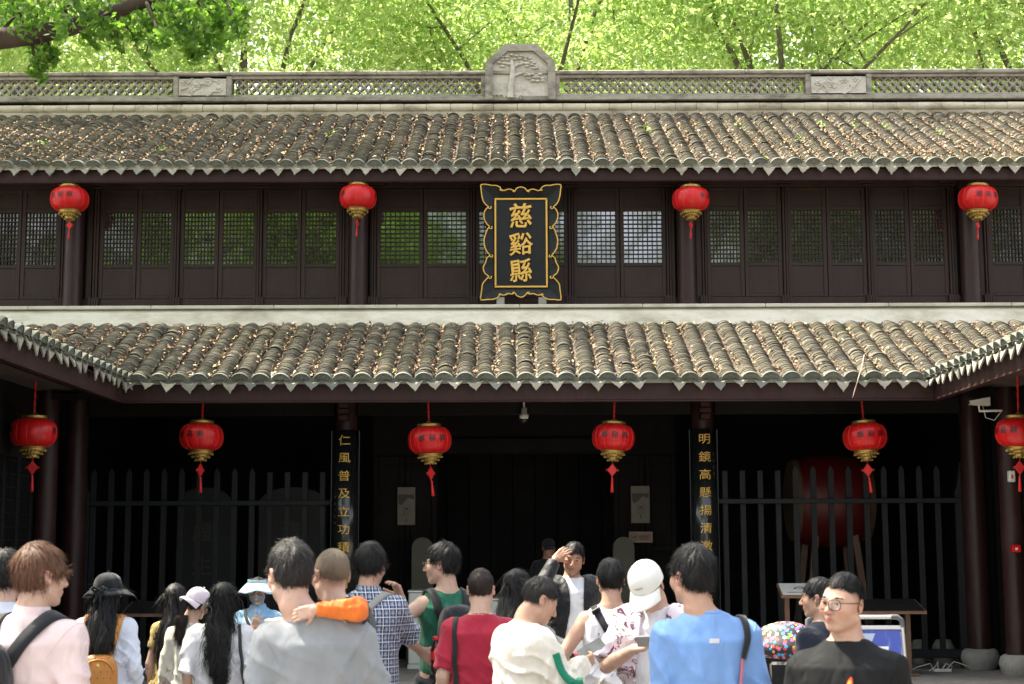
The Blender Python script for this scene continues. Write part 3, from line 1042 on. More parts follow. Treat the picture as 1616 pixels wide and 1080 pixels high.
# ---- side galleries left and right
def gallery(sgn, xe, label):
    """eave runs towards the viewer along Y at x = xe, roof rises outwards"""
    g = empty('side_gallery', (0, 0, 0), label=label, cat='gallery', group='side galleries flanking the courtyard')
    d = np.array([sgn * (YT - YE), 0, ZT - ZE]); Lg = np.linalg.norm(d); d = d / Lg
    up_n = np.array([-sgn * d[2] * 1.0, 0, abs(d[0])])
    y_near = 6.0
    mb = MB()
    xo = xe + sgn * 2.05
    zo = ZT - .06
    xb_ = xo + sgn * 2.4
    mb.add([(xe, y_near, ZE - zb), (xe, YE, ZE - zb), (xo, YE + 2.05, zo), (xo, y_near, zo), (xb_, y_near, ZE - .2), (xb_, YE + 2.05, ZE - .2),
            (xe, y_near, ZE - .05), (xe, YE, ZE - .05)],
           [(0, 1, 2, 3) if sgn < 0 else (3, 2, 1, 0), (3, 2, 5, 4), (0, 6, 7, 1), (6, 4, 5, 7), (0, 3, 4, 6), (1, 7, 5, 2)])
    rf = mb.build('gallery_roof', M_DECK, g)
    # columns along local x = direction along the eave so that x cross up = normal
    xdir = np.array([0, -sgn * -1.0, 0]) if sgn < 0 else np.array([0, 1.0, 0])
    xdir = np.array([0, 1.0, 0]) if sgn < 0 else np.array([0, -1.0, 0])
    # right-handed: x cross up = n
    if np.dot(np.cross(xdir, d), up_n) < 0: xdir = -xdir
    ys = np.arange(YE - .12, y_near + .3, -SP)
    if xdir[1] > 0: cc = [float(y - YE) for y in ys]
    else: cc = [float(YE - y) for y in ys]
    tiled_roof(rf, 'gallery', (xe, YE, ZE), xdir, d, up_n, cc, [0.0] * len(cc), Lg, 0, 50 + sgn, litter=(30, 100), with_eave=True)
    # back slope columns near the corner
    MB().box(min(xe, xe + sgn * .05), max(xe, xe + sgn * .05), y_near, YE - .01, ZE - .05, ZE + .01).build('eave_mortar', M_DRIP, g)
    a, b_ = sorted((xe + sgn * .05, xe + sgn * .10))
    MB().bbox(a, b_, y_near, YE + .05, FZ0, FZ1, .004).build('fascia_board', M_FASCIA, g)
    a, b_ = sorted((xe + sgn * .04, xe + sgn * .12))
    MB().bbox(a, b_, y_near, YE + .05, FZ0 - .018, FZ0 - .001, .003).build('fascia_moulding', M_FASCIA, g)
    a, b_ = sorted((xe + sgn * .12, xe + sgn * 4.2))
    MB().box(a, b_, y_near, YE + 1.2, FZ1 - .02, FZ1 + .02).build('gallery_ceiling', M_DARKWOOD, g)
    xc = lowX[0] - .05 if sgn < 0 else lowX[3] + .12
    for y in (17.35, 14.2, 11.0, 7.8): column_with_base(xc, y, g, .125, FZ1)
    xw = xc + sgn * .10
    a, b_ = sorted((xw, xw + sgn * .06))
    for y0, y1 in ((14.33, 17.2), (11.13, 14.07), (7.93, 10.87)):
        w = MB().box(a, b_, y0, y1, FLOOR + .8, FLOOR + .9).build('wall_panel', M_DARKWOOD, g)
        MB().box(a, b_, y0, y1, FLOOR - .05, FLOOR + .799).build('board_wall', M_DARKWOOD, w)
        MB().box(a, b_, y0, y1, FLOOR + 2.4, FZ1 - .021).build('board_wall', M_DARKWOOD, w)
        n = 6
        for j in range(n):
            ya, yb = y0 + (y1 - y0) * j / n, y0 + (y1 - y0) * (j + 1) / n
            mb = MB()
            mb.bbox(a, b_, ya + .004, ya + .05, FLOOR + .902, FLOOR + 2.398, .004); mb.bbox(a, b_, yb - .05, yb - .004, FLOOR + .902, FLOOR + 2.398, .004)
            for k in range(11):
                z = FLOOR + .95 + k * .14
                mb.box(a + .015, b_ - .015, ya + .05, yb - .05, z, z + .015)
            for k in range(3):
                yk = ya + .05 + (yb - ya - .1) * (k + 1) / 4
                mb.box(a + .017, b_ - .017, yk - .007, yk + .007, FLOOR + .91, FLOOR + 2.39)
            mb.build('lattice', M_DARKWOOD, w)
    a, b_ = sorted((xw + sgn * .5, xw + sgn * .6))
    MB().box(a, b_, y_near, YC + .1, 0.002, FZ1).build('gallery_back_wall', M_DARKWOOD, g)
    a, b_ = sorted((sgn * 5.45, sgn * 9.0))
    MB().box(a, b_, YC + .22, YC + .28, .1, 3.6).build('gallery_end_wall', M_DARKWOOD, g)
    # stone plinth under the gallery
    a, b_ = sorted((xe + sgn * .35, xe + sgn * 4.2))
    MB().box(a, b_, y_near, 16.23, 0.002, FLOOR - .002).build('plinth', M_PAVE, g)
    return g


gallery(-1, XL, 'tiled side gallery joining the hall by the fence with stone tablets behind')
gallery(1, XR, 'tiled side gallery with a white camera, joining the hall beside the red drum')
# ------------------------------------------------------------------ trees
def foliage_mat(name, d1, d2, t1, t2, gloss=0.35):
    m, nt, b = new_mat(name)
    out = nt.nodes['Material Output']
    rv = piece_random(nt)
    dcol = ramp(nt, rv, [(0.0, d1), (1.0, d2)])
    tcol = ramp(nt, rv, [(0.0, t1), (1.0, t2)])
    nt.links.new(dcol, b.inputs['Base Color'])
    b.inputs['Roughness'].default_value = 0.45
    b.inputs['Specular IOR Level'].default_value = gloss
    tr = nt.nodes.new('ShaderNodeBsdfTranslucent')
    nt.links.new(tcol, tr.inputs[0])
    mx = nt.nodes.new('ShaderNodeMixShader')
    mx.inputs[0].default_value = 0.5
    nt.links.new(b.outputs[0], mx.inputs[1]); nt.links.new(tr.outputs[0], mx.inputs[2])
    nt.links.new(mx.outputs[0], out.inputs[0])
    return m


M_LEAF_BG = foliage_mat('spring_leaf', (0.15, 0.25, 0.05), (0.32, 0.41, 0.14), (0.34, 0.55, 0.10), (0.70, 0.82, 0.34))
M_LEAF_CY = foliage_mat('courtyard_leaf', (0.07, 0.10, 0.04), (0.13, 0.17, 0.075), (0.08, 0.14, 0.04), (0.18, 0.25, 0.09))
M_LEAF_FG = foliage_mat('camphor_leaf', (0.055, 0.12, 0.02), (0.12, 0.20, 0.04), (0.12, 0.32, 0.02), (0.34, 0.58, 0.06))
M_BARK_FAR = simple('pale_bark', (0.10, 0.085, 0.055), (0.16, 0.14, 0.095), 0.9, 6, 0.5, 0.02, 14)
M_BARK = simple('bark', (0.045, 0.030, 0.020), (0.085, 0.060, 0.042), 0.9, 6, 0.7, 0.03, 14, stretch=(1, 1, 0.3))


def grow(seed, H, fork, spread, cz, crz, n_limb, n_clump, per, leaf, clump_r):
    """trunk mesh builder and leaf points for a tree with its base at the origin"""
    r = np.random.default_rng(seed)
    mb = MB()
    mb.tube([(0, 0, -.2), (0.05, 0, fork * .3), (r.normal(0, .15), r.normal(0, .15), fork * .7), (r.normal(0, .2), r.normal(0, .2), fork)], [.30, .24, .20, .17], 10)
    top = Vector((0, 0, fork))
    clumps = []
    tips = []
    for i in range(n_limb):
        a = 2 * math.pi * (i + r.uniform(-.3, .3)) / n_limb
        rad = spread * r.uniform(.35, .95)
        z = cz + crz * r.uniform(-.7, .95)
        tip = Vector((rad * math.cos(a), rad * math.sin(a), z))
        mid = top.lerp(tip, .5) + Vector((r.normal(0, .3), r.normal(0, .3), r.uniform(.0, .6)))
        q1 = top.lerp(mid, .5) + Vector((r.normal(0, .15), r.normal(0, .15), .2))
        mb.tube([top - Vector((0, 0, .25)), q1, mid, mid.lerp(tip, .5) + Vector((r.normal(0, .2), r.normal(0, .2), .1)), tip], [.09, .06, .04, .026, .012], 7)
        tips += [mid, tip]
        for j in range(4):
            s = mid.lerp(tip, r.uniform(.0, .9))
            e = s + Vector((r.normal(0, 1.1), r.normal(0, 1.1), r.uniform(.2, 1.6)))
            m2 = s.lerp(e, .5) + Vector((r.normal(0, .15), r.normal(0, .15), .1))
            mb.tube([s, m2, e], [.024, .015, .006], 5)
            tips.append(e)
    T = np.array(tips)
    C = []
    while len(C) < n_clump:
        p = r.normal(size=3); p /= np.linalg.norm(p)
        p = p * r.uniform(.35, 1.0) ** .6 * np.array([spread, spread, crz]) * r.uniform(.75, 1.1) + np.array([0, 0, cz])
        if r.random() < .45:
            p = T[r.integers(0, len(T))] + r.normal(0, .45, 3)
        C.append(p)
    C = np.array(C)
    cr = clump_r * r.uniform(.6, 1.35, len(C))
    pts = []
    for c, rr in zip(C, cr):
        k = int(per * (rr / clump_r) ** 2)
        d = r.normal(size=(k, 3)); d /= np.linalg.norm(d, axis=1)[:, None]
        pts.append(c + d * (rr * r.random(k) ** .45)[:, None] * np.array([1, 1, .7]))
    pts = np.concatenate(pts)
    V, Fc = leaf_cards(pts, leaf, (0, 0, .55), r, .7)
    return mb, V, Fc


def tree_meshes(seed, mat, **kw):
    mb, V, Fc = grow(seed, **kw)
    return mb.mesh('trunk', M_BARK_FAR), np_mesh('crown', V, Fc, mat)


BG = [tree_meshes(s_, M_LEAF_BG, H=16, fork=8.2, spread=4.6, cz=13.0, crz=4.2, n_limb=6, n_clump=210, per=150, leaf=.145, clump_r=.98) for s_ in (3, 4, 5)]


SPARSE = [tree_meshes(s_, M_LEAF_BG, H=16, fork=8.2, spread=4.8, cz=13.0, crz=4.0, n_limb=9, n_clump=62, per=170, leaf=.15, clump_r=.72) for s_ in (8, 9)]
CY = []
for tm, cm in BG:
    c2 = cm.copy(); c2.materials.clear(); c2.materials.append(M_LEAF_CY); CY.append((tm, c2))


def plant(kind, loc, rz_, sc, label, group, meshes=None):
    t = empty('camphor_tree', loc, rz_, label=label, cat='tree', group=group)
    t.scale = (sc, sc, sc)
    tm, cm = (meshes or BG)[kind]
    link('trunk', tm, t); link('crown', cm, t)
    return t


bgt = [(-14.5, 30, 0, 1.0), (-9.4, 27.6, 1, 1.0), (-4.6, 27.2, 2, .96), (0.4, 29.0, 0, 1.0), (5.0, 27.8, 1, .97), (9.6, 28.6, 2, 1.0), (14.2, 30.4, 0, 1.0),
       (-12, 38, 2, 1.16), (-6.2, 39, 0, 1.14), (.6, 38, 1, 1.18), (6.8, 39.5, 2, 1.16), (13, 38.5, 1, 1.14)]
for i, (x, y, k, sc) in enumerate(bgt):
    plant(k, (x, y, 0), i * 2.399, sc, 'bright yellow-green tree rising behind the openwork ridge', 'trees behind the hall')
# trees outside the left gallery: they dapple the left of the roofs
for i, (x, y, k, sc) in enumerate([(-10.6, 22.3, 1, 1.12), (-11.6, 16.5, 0, 1.0), (-10.9, 10.0, 1, 1.0)]):
    plant(k, (x, y, 0), i * 1.7 + .4, sc, 'tall tree standing outside the side gallery', 'trees outside the gallery', SPARSE)
# trees across the courtyard, mirrored in the upper windows
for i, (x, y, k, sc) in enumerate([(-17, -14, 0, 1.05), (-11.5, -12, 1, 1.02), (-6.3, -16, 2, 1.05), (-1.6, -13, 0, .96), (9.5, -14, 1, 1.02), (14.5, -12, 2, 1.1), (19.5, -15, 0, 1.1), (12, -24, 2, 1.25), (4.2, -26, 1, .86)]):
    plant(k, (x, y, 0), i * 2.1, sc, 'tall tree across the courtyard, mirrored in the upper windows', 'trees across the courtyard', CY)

# the old camphor tree in the courtyard whose limb reaches into view at the upper left
old = empty('old_camphor_tree', (-3.95, 9.4, 0), label='old camphor tree in the courtyard with a thick leafy limb over the roof', cat='tree')
off = Vector((-3.95, 9.4, 0))
def L10(px, py, y=10.0): return P(px, py, y) - off
mb = MB()
mb.tube([(0, 0, -.2), (.02, .0, .6), (.0, .1, 2.2), (-.05, .2, 3.6), (-.02, .35, 4.5)], [.34, .26, .23, .2, .17], 12)
fork = Vector((-.02, .35, 4.4))
fork2 = Vector((-.5, -.3, 7.0))
mb.tube([(-.02, .35, 4.3), (-.3, .1, 5.6), fork2], [.17, .15, .12], 10)
limb = [fork, L10(-70, 95), L10(-10, 62), L10(50, 56), L10(110, 44), L10(170, 22), L10(230, 2), L10(290, -30), L10(380, -110)]
mb.tube(limb, [.13, .09, .078, .068, .058, .052, .046, .038, .024], 10)
fg_pts = []
rnd = np.random.default_rng(77)
def twig(a, b_, r0=.016):
    a, b_ = Vector(a), Vector(b_)
    m_ = a.lerp(b_, .5) + Vector((rnd.normal(0, .04), rnd.normal(0, .04), .04))
    mb.tube([a, m_, b_], [r0, r0 * .7, r0 * .3], 5)
def clump(c, k, rad):
    d = rnd.normal(size=(k, 3)); d /= np.linalg.norm(d, axis=1)[:, None]
    fg_pts.append(np.array(c) + d * (rad * rnd.random(k) ** .5)[:, None])
# sprays in view: (photo pixel, radius in pixels, density)
sprays = [(20, 15, 40, 90), (70, 10, 45, 100), (120, 5, 40, 90), (45, 40, 30, 50), (95, 45, 25, 40), (170, 50, 28, 60), (150, 30, 30, 60), (200, 25, 35, 90), (240, 40, 35, 100), (270, 20, 40, 120), (300, 45, 32, 100), (325, 70, 24, 70),
          (310, 88, 14, 35), (345, 40, 30, 90), (370, 15, 28, 80), (255, 65, 22, 45), (215, 60, 16, 30), (60, 72, 24, 70), (68, 92, 20, 65), (60, 110, 15, 45), (63, 124, 9, 20), (82, 85, 16, 36), (350, 62, 22, 60), (375, 45, 18, 50), (300, 70, 24, 60), (140, 55, 16, 30), (10, 45, 20, 30), (340, 5, 40, 110), (285, -10, 40, 110), (200, -15, 50, 120), (110, -25, 50, 120), (30, -30, 50, 120),
          (190, 75, 10, 14), (150, 70, 9, 12), (230, 85, 8, 8)]
for px, py, rp, k in sprays:
    y = 10 + rnd.normal(0, .25)
    c = L10(px, py, y)
    clump(c, int(k * 1.2), rp / 245 * 1.05)
    j = min(range(2, len(limb)), key=lambda t: (limb[t] - c).length)
    twig(limb[j], c)
# crown above the frame, shading the courtyard
for i in range(14):
    a = i / 14 * 6.283 + rnd.normal(0, .2)
    tip = fork + Vector((2.9 * math.cos(a) * rnd.uniform(.4, 1.25) + .3, 3.8 * math.sin(a) * rnd.uniform(.4, 1.2) - .2, rnd.uniform(3.0, 5.5)))
    mid = fork2.lerp(tip, .5) + Vector((rnd.normal(0, .2), rnd.normal(0, .2), .5))
    mb.tube([fork2, mid, tip], [.10, .06, .02], 7)
    for j in range(34):
        c = mid.lerp(tip, rnd.uniform(0, 1.2)) + Vector(rnd.normal(0, .75, 3))
        w = c + off
        if w.z < 6.9: continue
        clump(c, 120, .5)
mb.build('trunk', M_BARK, old)
V, Fc = leaf_cards(np.concatenate(fg_pts), .068, (0, -.2, .35), rnd, .8)
link('crown', np_mesh('crown', V, Fc, M_LEAF_FG), old)
# ------------------------------------------------------------------ things on and around the hall
def plain(name, col, rough=0.5, metallic=0.0, spec=0.5, trans=0.0):
    m, nt, b = new_mat(name)
    b.inputs['Base Color'].default_value = tuple(col) + (1,)
    b.inputs['Roughness'].default_value = rough
    b.inputs['Metallic'].default_value = metallic
    b.inputs['Specular IOR Level'].default_value = spec
    return m


def lantern_red():
    m, nt, b = new_mat('lantern_silk')
    out = nt.nodes['Material Output']
    g = nt.nodes.new('ShaderNodeTexCoord')
    n = nd(nt, 'ShaderNodeTexNoise', Scale=6.0, Detail=3.0)
    nt.links.new(g.outputs['Object'], n.inputs['Vector'])
    col = ramp(nt, n.outputs[0], [(0.3, (0.58, 0.008, 0.010)), (0.7, (0.70, 0.013, 0.014))])
    nt.links.new(col, b.inputs['Base Color'])
    b.inputs['Roughness'].default_value = 0.36
    tr = nt.nodes.new('ShaderNodeBsdfTranslucent'); tr.inputs[0].default_value = (0.75, 0.012, 0.012, 1)
    mx = nt.nodes.new('ShaderNodeMixShader'); mx.inputs[0].default_value = 0.3
    nt.links.new(b.outputs[0], mx.inputs[1]); nt.links.new(tr.outputs[0], mx.inputs[2]); nt.links.new(mx.outputs[0], out.inputs[0])
    return m


M_RED = lantern_red()
M_REDCORD = simple('red_cord', (0.55, 0.012, 0.010), (0.42, 0.008, 0.008), 0.6, 60)
M_GOLD = simple('gold_trim', (0.42, 0.28, 0.07), (0.28, 0.18, 0.045), 0.38, 30, metallic=0.65)
M_GILT = simple('gilt_letter', (0.66, 0.40, 0.075), (0.54, 0.31, 0.05), 0.45, 20, metallic=0.2)
M_INK = plain('black_ink', (0.006, 0.005, 0.005), 0.4)
M_LACQUER = simple('black_lacquer', (0.008, 0.010, 0.010), (0.013, 0.015, 0.015), 0.2, 12, 0.05, coat=0.3)
M_BOARD = simple('plaque_black', (0.0055, 0.0065, 0.0065), (0.010, 0.011, 0.011), 0.55, 5, 0.1, spec=.25)
M_WHITE = simple('white_paint', (0.62, 0.62, 0.58), (0.52, 0.52, 0.48), 0.4, 6, 0.05)
M_METAL = plain('alloy', (0.55, 0.55, 0.54), 0.35, 0.7)
M_BLACKP = plain('black_plastic', (0.012, 0.012, 0.013), 0.4)
M_BRONZE = simple('bronze_wood', (0.16, 0.085, 0.05), (0.11, 0.055, 0.033), 0.45, 10)


# ---- lanterns
LW = 0.245
def lantern_body_mesh():
    n = 48
    prof = []
    for i in range(15):
        t = -1 + 2 * i / 14
        z = t * 0.150
        r = LW * (0.50 + 0.50 * max(0.0, 1 - abs(t) ** 2.3) ** 0.5)
        prof.append((r, z))
    mb = MB()
    mb.lathe(prof, n, wob=lambda a, z: 1 + 0.026 * (abs(math.sin(6 * a)) - .7))
    return mb.mesh('shade', M_RED)


def lantern_radius(z):
    t = z / 0.150
    return LW * (0.50 + 0.50 * max(0.0, 1 - abs(t) ** 2.3) ** 0.5)


SHADE = lantern_body_mesh()
mb = MB()
for k in range(12):
    a = k * math.pi / 6 + math.pi / 12 * 0
    mb.tube([((lantern_radius(z) * .984 + .0005) * math.cos(a), (lantern_radius(z) * .984 + .0005) * math.sin(a), z) for z in np.linspace(-.145, .145, 13)], .0026, 4)
M_RIB = simple('lantern_rib', (0.72, 0.07, 0.05), (0.62, 0.05, 0.04), 0.4, 40)
RIBS = mb.mesh('rib_wires', M_RIB)
mb = MB()
mb.lathe([(0.05, .150), (.135, .150), (.138, .160), (.130, .172), (.136, .180), (.120, .186), (.04, .186), (.03, .21), (.005, .212)], 32)
TOPCAP = mb.mesh('top_cap', M_GOLD)
mb = MB()
wob = lambda a, z: 1.0
for r0, r1, z0, z1 in ((.138, .130, -.148, -.192), (.100, .096, -.190, -.226), (.066, .060, -.224, -.262)):
    mb.lathe([(r0 * .92, z0 + .002), (r0, z0), (r0 * 1.02, z0 - .008), (r1, z0 - .014), (r1, z1 + .010), (r1 * 1.05, z1)], 32)
    for k in range(int(r1 * 190)):
        a = 2 * math.pi * k / int(r1 * 190)
        mb.ball((r1 * 1.03 * math.cos(a), r1 * 1.03 * math.sin(a), z1), (.011, .011, .012), 6, 3)
    mb.lathe([(r1 * 1.0, z1 + .004), (.01, z1 + .006)], 32)
CAP2 = mb.mesh('bottom_cap', M_GOLD)


def knot_mesh(turn):
    mb = MB()
    mb.tube([(0, 0, -.262), (0, 0, -.305)], .004, 5)
    c, s_ = math.cos(turn), math.sin(turn)
    z0 = -.372
    V = []
    for y in (-.012, .012):
        for x, z in ((0, .068), (.052, 0), (0, -.068), (-.052, 0)):
            V.append((x * c - y * s_, x * s_ + y * c, z0 + z))
    mb.add(V, [(0, 1, 2, 3), (7, 6, 5, 4), (0, 4, 5, 1), (1, 5, 6, 2), (2, 6, 7, 3), (3, 7, 4, 0)])
    for i in range(5):
        t = (i + .5) / 5
        for x, z in ((.052 * t, .068 * (1 - t)), (-.052 * t, .068 * (1 - t)), (.052 * t, -.068 * (1 - t)), (-.052 * t, -.068 * (1 - t))):
            mb.ball((x * c, x * s_, z0 + z), (.009, .009, .009), 5, 3)
    for sx in (-1, 1):
        mb.tube([(sx * .05 * c, sx * .05 * s_, z0), (sx * .066 * c, sx * .066 * s_, z0 + .012), (sx * .072 * c, sx * .072 * s_, z0), (sx * .066 * c, sx * .066 * s_, z0 - .012), (sx * .05 * c, sx * .05 * s_, z0)], .004, 5)
    mb.tube([(0, 0, z0 - .068), (0, 0, z0 - .082)], .006, 6)
    return mb
def tassel_mb():
    mb = MB()
    mb.lathe([(.004, -.452), (.011, -.458), (.012, -.475), (.010, -.48), (.016, -.56), (.019, -.625), (.004, -.628)], 10)
    return mb


glyphs = {c: subdivide_faces(*text_mesh(c, 0.078, 0.0006, 0.0, 0.0, 3), .012) for c in '慈谿縣'}


def lantern(px, py, Y, turn, sc, label, group, cord_top, swing=0.0, knot_turn=0.0, small=False):
    p = P(px, py, Y)
    t = empty('red_lantern', p, 0, label=label, cat='lantern', group=group)
    t.scale = (sc, sc, sc)
    t.rotation_euler = (random.uniform(-.03, .03), random.uniform(-.055, .055), 0)
    swing = random.uniform(-.05, .05)
    sh = link('shade', SHADE, t)
    link('rib_wires', RIBS, sh)
    link('top_cap', TOPCAP, t); link('bottom_cap', CAP2, t)
    kscale = .72 if small else 1.0
    k = knot_mesh(knot_turn)
    k.v = [(x * kscale, y * kscale, -.262 + (z + .262) * kscale) for x, y, z in k.v]
    k.build('knot', M_REDCORD, t)
    ts = tassel_mb()
    ts.v = [(x * kscale + swing * (z + .3), y * kscale, -.262 + (z + .262) * kscale) for x, y, z in ts.v]
    ts.build('tassel', M_REDCORD, t)
    top = (cord_top - p.z) / sc
    cd = MB()
    n = 10
    for s_ in (0, math.pi):
        cd.tube([(.007 * math.cos(i * 1.3 + s_) , .007 * math.sin(i * 1.3 + s_), .205 + (top - .205) * i / n) for i in range(n + 1)], .008, 5)
    cd.build('cord', M_REDCORD, t)
    for half in (0, math.pi):
        for i, ch in enumerate('慈谿縣'):
            a0 = turn + half + R(28) * (i - 1)
            V, Fc = glyphs[ch]
            z = V[:, 1] + .018
            rad = np.array([lantern_radius(zz) for zz in z]) * 1.012 + .003
            ang = a0 + V[:, 0] / LW
            W = np.stack([rad * np.sin(ang), -rad * np.cos(ang), z], 1)
            m = bpy.data.meshes.new('character')
            m.from_pydata([tuple(map(float, q_)) for q_ in W], [], Fc); m.materials.append(M_INK)
            link('character', m, sh)
    return t


UL, LLG = 'lanterns under the upper eave', 'lanterns under the lower eave'
upz = UF0 + .01
loz = FZ0 + .02
lantern(110, 315, 19.62, R(-13), 1.0, 'red lantern under upper eave, farthest from the plaque on the tree-limb side', UL, upz + .3, small=True)
lantern(565, 312, 19.62, R(-75), .98, 'red lantern under upper eave beside the plaque, characters turned away', UL, upz + .3, small=True, knot_turn=1.2)
lantern(1090, 315, 19.62, R(62), .98, 'red lantern under upper eave beside the plaque, characters on its edge', UL, upz + .3, small=True, knot_turn=1.0)
lantern(1543, 314, 19.62, R(16), 1.02, 'red lantern under upper eave above the white wall camera', UL, upz + .3, small=True, knot_turn=.8)
lantern(53, 683, 16.2, R(104), .98, 'red lantern in shade under the side gallery eave, characters turned away', LLG, loz + .15)
lantern(318, 690, 17.45, R(-20), 1.0, 'red lantern above the fence with stone tablets', LLG, loz, knot_turn=1.1)
lantern(678, 695, 17.45, R(10), 1.0, 'red lantern above the man in green at the doorway', LLG, loz, knot_turn=.9)
lantern(968, 691, 17.45, R(0), .98, 'red lantern over the white cap, beside the small tan notice', LLG, loz)
lantern(1365, 690, 17.45, R(4), 1.0, 'red lantern hanging in front of the big red drum', LLG, loz)
lantern(1608, 683, 16.2, R(-58), .98, 'red lantern under the side gallery eave beside the white camera', LLG, loz + .15)

# ---- name plaque
YP = 19.52
plaque = empty('name_plaque', (X0, YP, 0), label='black plaque with scalloped gilt border and three gilt characters 慈谿縣', cat='plaque')
plaque.location = (0, 0, 0)
S5 = 5.14
right = [(692, 100), (687, 150), (675, 200), (652, 233), (632, 248), (650, 265), (668, 300), (665, 350), (645, 388), (625, 408), (640, 430), (655, 470), (668, 520), (660, 580), (640, 618), (620, 640), (645, 662), (655, 700), (675, 740), (660, 788), (630, 810), (652, 838), (680, 872), (685, 910), (692, 960), (693, 1002)]
toph = [(370, 88), (405, 100), (420, 122), (440, 112), (470, 105), (500, 116), (528, 114), (537, 92), (570, 76), (610, 76), (645, 68), (692, 70)]
both = [(693, 1002), (640, 998), (600, 998), (560, 985), (537, 958), (510, 965), (470, 950), (440, 956), (420, 944), (405, 965), (370, 981)]
half = toph + right + both[1:]
full = half + [(740 - x, y) for x, y in half[::-1]][1:-1]
def pq(x, y, dy=0.0):
    p = P(750 + x / S5, 280 + y / S5, YP); return Vector((p.x, YP + dy, p.z))
def smooth_loop(pts, n=3):
    out_ = []
    N = len(pts)
    for i in range(N):
        p0, p1, p2, p3 = (Vector(pts[(i + k) % N]) for k in (-1, 0, 1, 2))
        for j in range(n):
            t = j / n
            out_.append(0.5 * ((2 * p1) + (p2 - p0) * t + (2 * p0 - 5 * p1 + 4 * p2 - p3) * t * t + (3 * p1 - p0 - 3 * p2 + p3) * t ** 3))
    return out_
loop = smooth_loop([pq(x, y, -.06) for x, y in full], 2)
c0, c1, c2, c3 = pq(155, 172), pq(585, 172), pq(585, 897), pq(155, 897)
def rect_project(v):
    """closest point on the inner rectangle's boundary along the ray from its centre"""
    cx_, cz_ = (c0.x + c1.x) / 2, (c0.z + c2.z) / 2
    dx, dz = v.x - cx_, v.z - cz_
    hx, hz = (c1.x - c0.x) / 2, (c0.z - c2.z) / 2
    x = min(max(v.x, cx_ - hx), cx_ + hx); z = min(max(v.z, cz_ - hz), cz_ + hz)
    return Vector((x, YP - .002, z))
mb = MB()
inner_l = [rect_project(v) for v in loop]
n = len(loop)
mb.add([tuple(v) for v in loop] + [tuple(v) for v in inner_l] + [(v.x, v.y + .03, v.z) for v in loop] + [(v.x, v.y + .035, v.z) for v in inner_l],
       sum([[(i, (i + 1) % n, n + (i + 1) % n, n + i), (2 * n + i, 3 * n + i, 3 * n + (i + 1) % n, 2 * n + (i + 1) % n), (i, 2 * n + i, 2 * n + (i + 1) % n, (i + 1) % n)] for i in range(n)], []))
mb.build('flared_frame', M_BOARD, plaque)
MB().bbox(c0.x - .01, c1.x + .01, YP - .004, YP + .03, c2.z - .01, c0.z + .01, .003).build('panel', M_BOARD, plaque)
MB().tube([v + Vector((0, -.004, 0)) for v in loop] + [loop[0] + Vector((0, -.004, 0))], .0078, 7).build('scalloped_edge', M_GILT, plaque)
curl = MB()
for x, y in ((632, 248), (625, 410), (620, 640), (630, 812)):
    for s_ in (1, -1):
        xx = x if s_ > 0 else 740 - x
        pts = []
        for k in range(9):
            a = k / 8 * 4.6
            rr0 = 16 * (1 - k / 11)
            pts.append(pq(xx - s_ * (6 - rr0 * math.cos(a)) - s_ * 8, y + rr0 * math.sin(a) + 4, -.066))
        curl.tube(pts, .007, 6)
for x, y, s2 in ((428, 118, 1), (532, 108, 1), (428, 948, -1), (540, 962, -1)):
    for s_ in (1, -1):
        xx = x if s_ > 0 else 740 - x
        pts = [pq(xx + 12 * (1 - k / 11) * math.cos(k / 8 * 4.6), y + s2 * 12 * (1 - k / 11) * math.sin(k / 8 * 4.6), -.066) for k in range(9)]
        curl.tube(pts, .0065, 6)
curl.build('scroll_curls', M_GILT, plaque, kind='stuff')
for (xa, za, xb, zb_) in ((c0.x, c0.z - .024, c1.x, c0.z), (c0.x, c2.z, c1.x, c2.z + .024), (c0.x, c2.z + .0245, c0.x + .024, c0.z - .0245), (c1.x - .024, c2.z + .0245, c1.x, c0.z - .0245)):
    MB().bbox(xa, xb, YP - .026, YP - .003, za, zb_, .006).build('gilt_bar', M_GILT, plaque)
for ch, cy, hh, ww in (('慈', 316, 206, 182), ('谿', 546, 184, 192), ('縣', 762, 188, 180)):
    V, Fc = text_mesh(ch, 1.0, 0.004, 0.03, 0.010, 4)
    ext = V.max(0) - V.min(0)
    p = pq(370, cy)
    sx, sz = ww / S5 / 125.5 / ext[0], hh / S5 / 125.5 / ext[1]
    rb = np.random.default_rng(ord(ch))
    def fn(V):
        x, y = V[:, 0], V[:, 1]
        # brush-written: strokes rise to the right and swell a little
        y2 = y + 0.10 * x + .015 * np.sin(9 * x + 3) - .02 * np.cos(7 * y)
        x2 = x + .02 * np.sin(8 * y + 1) - .05 * y
        return np.stack([p.x + x2 * sx, YP - .014 - V[:, 2] * .42, p.z + y2 * sz], 1)
    place_text(V, Fc, fn, 'gilt_character', M_GILT, plaque)
for x in (205, 545):
    a = pq(x, 985)
    MB().bbox(a.x - .05, a.x + .05, YP - .06, YP + .06, zb2 + .001, a.z + .01, .004).build('support_block', M_STONE, plaque)

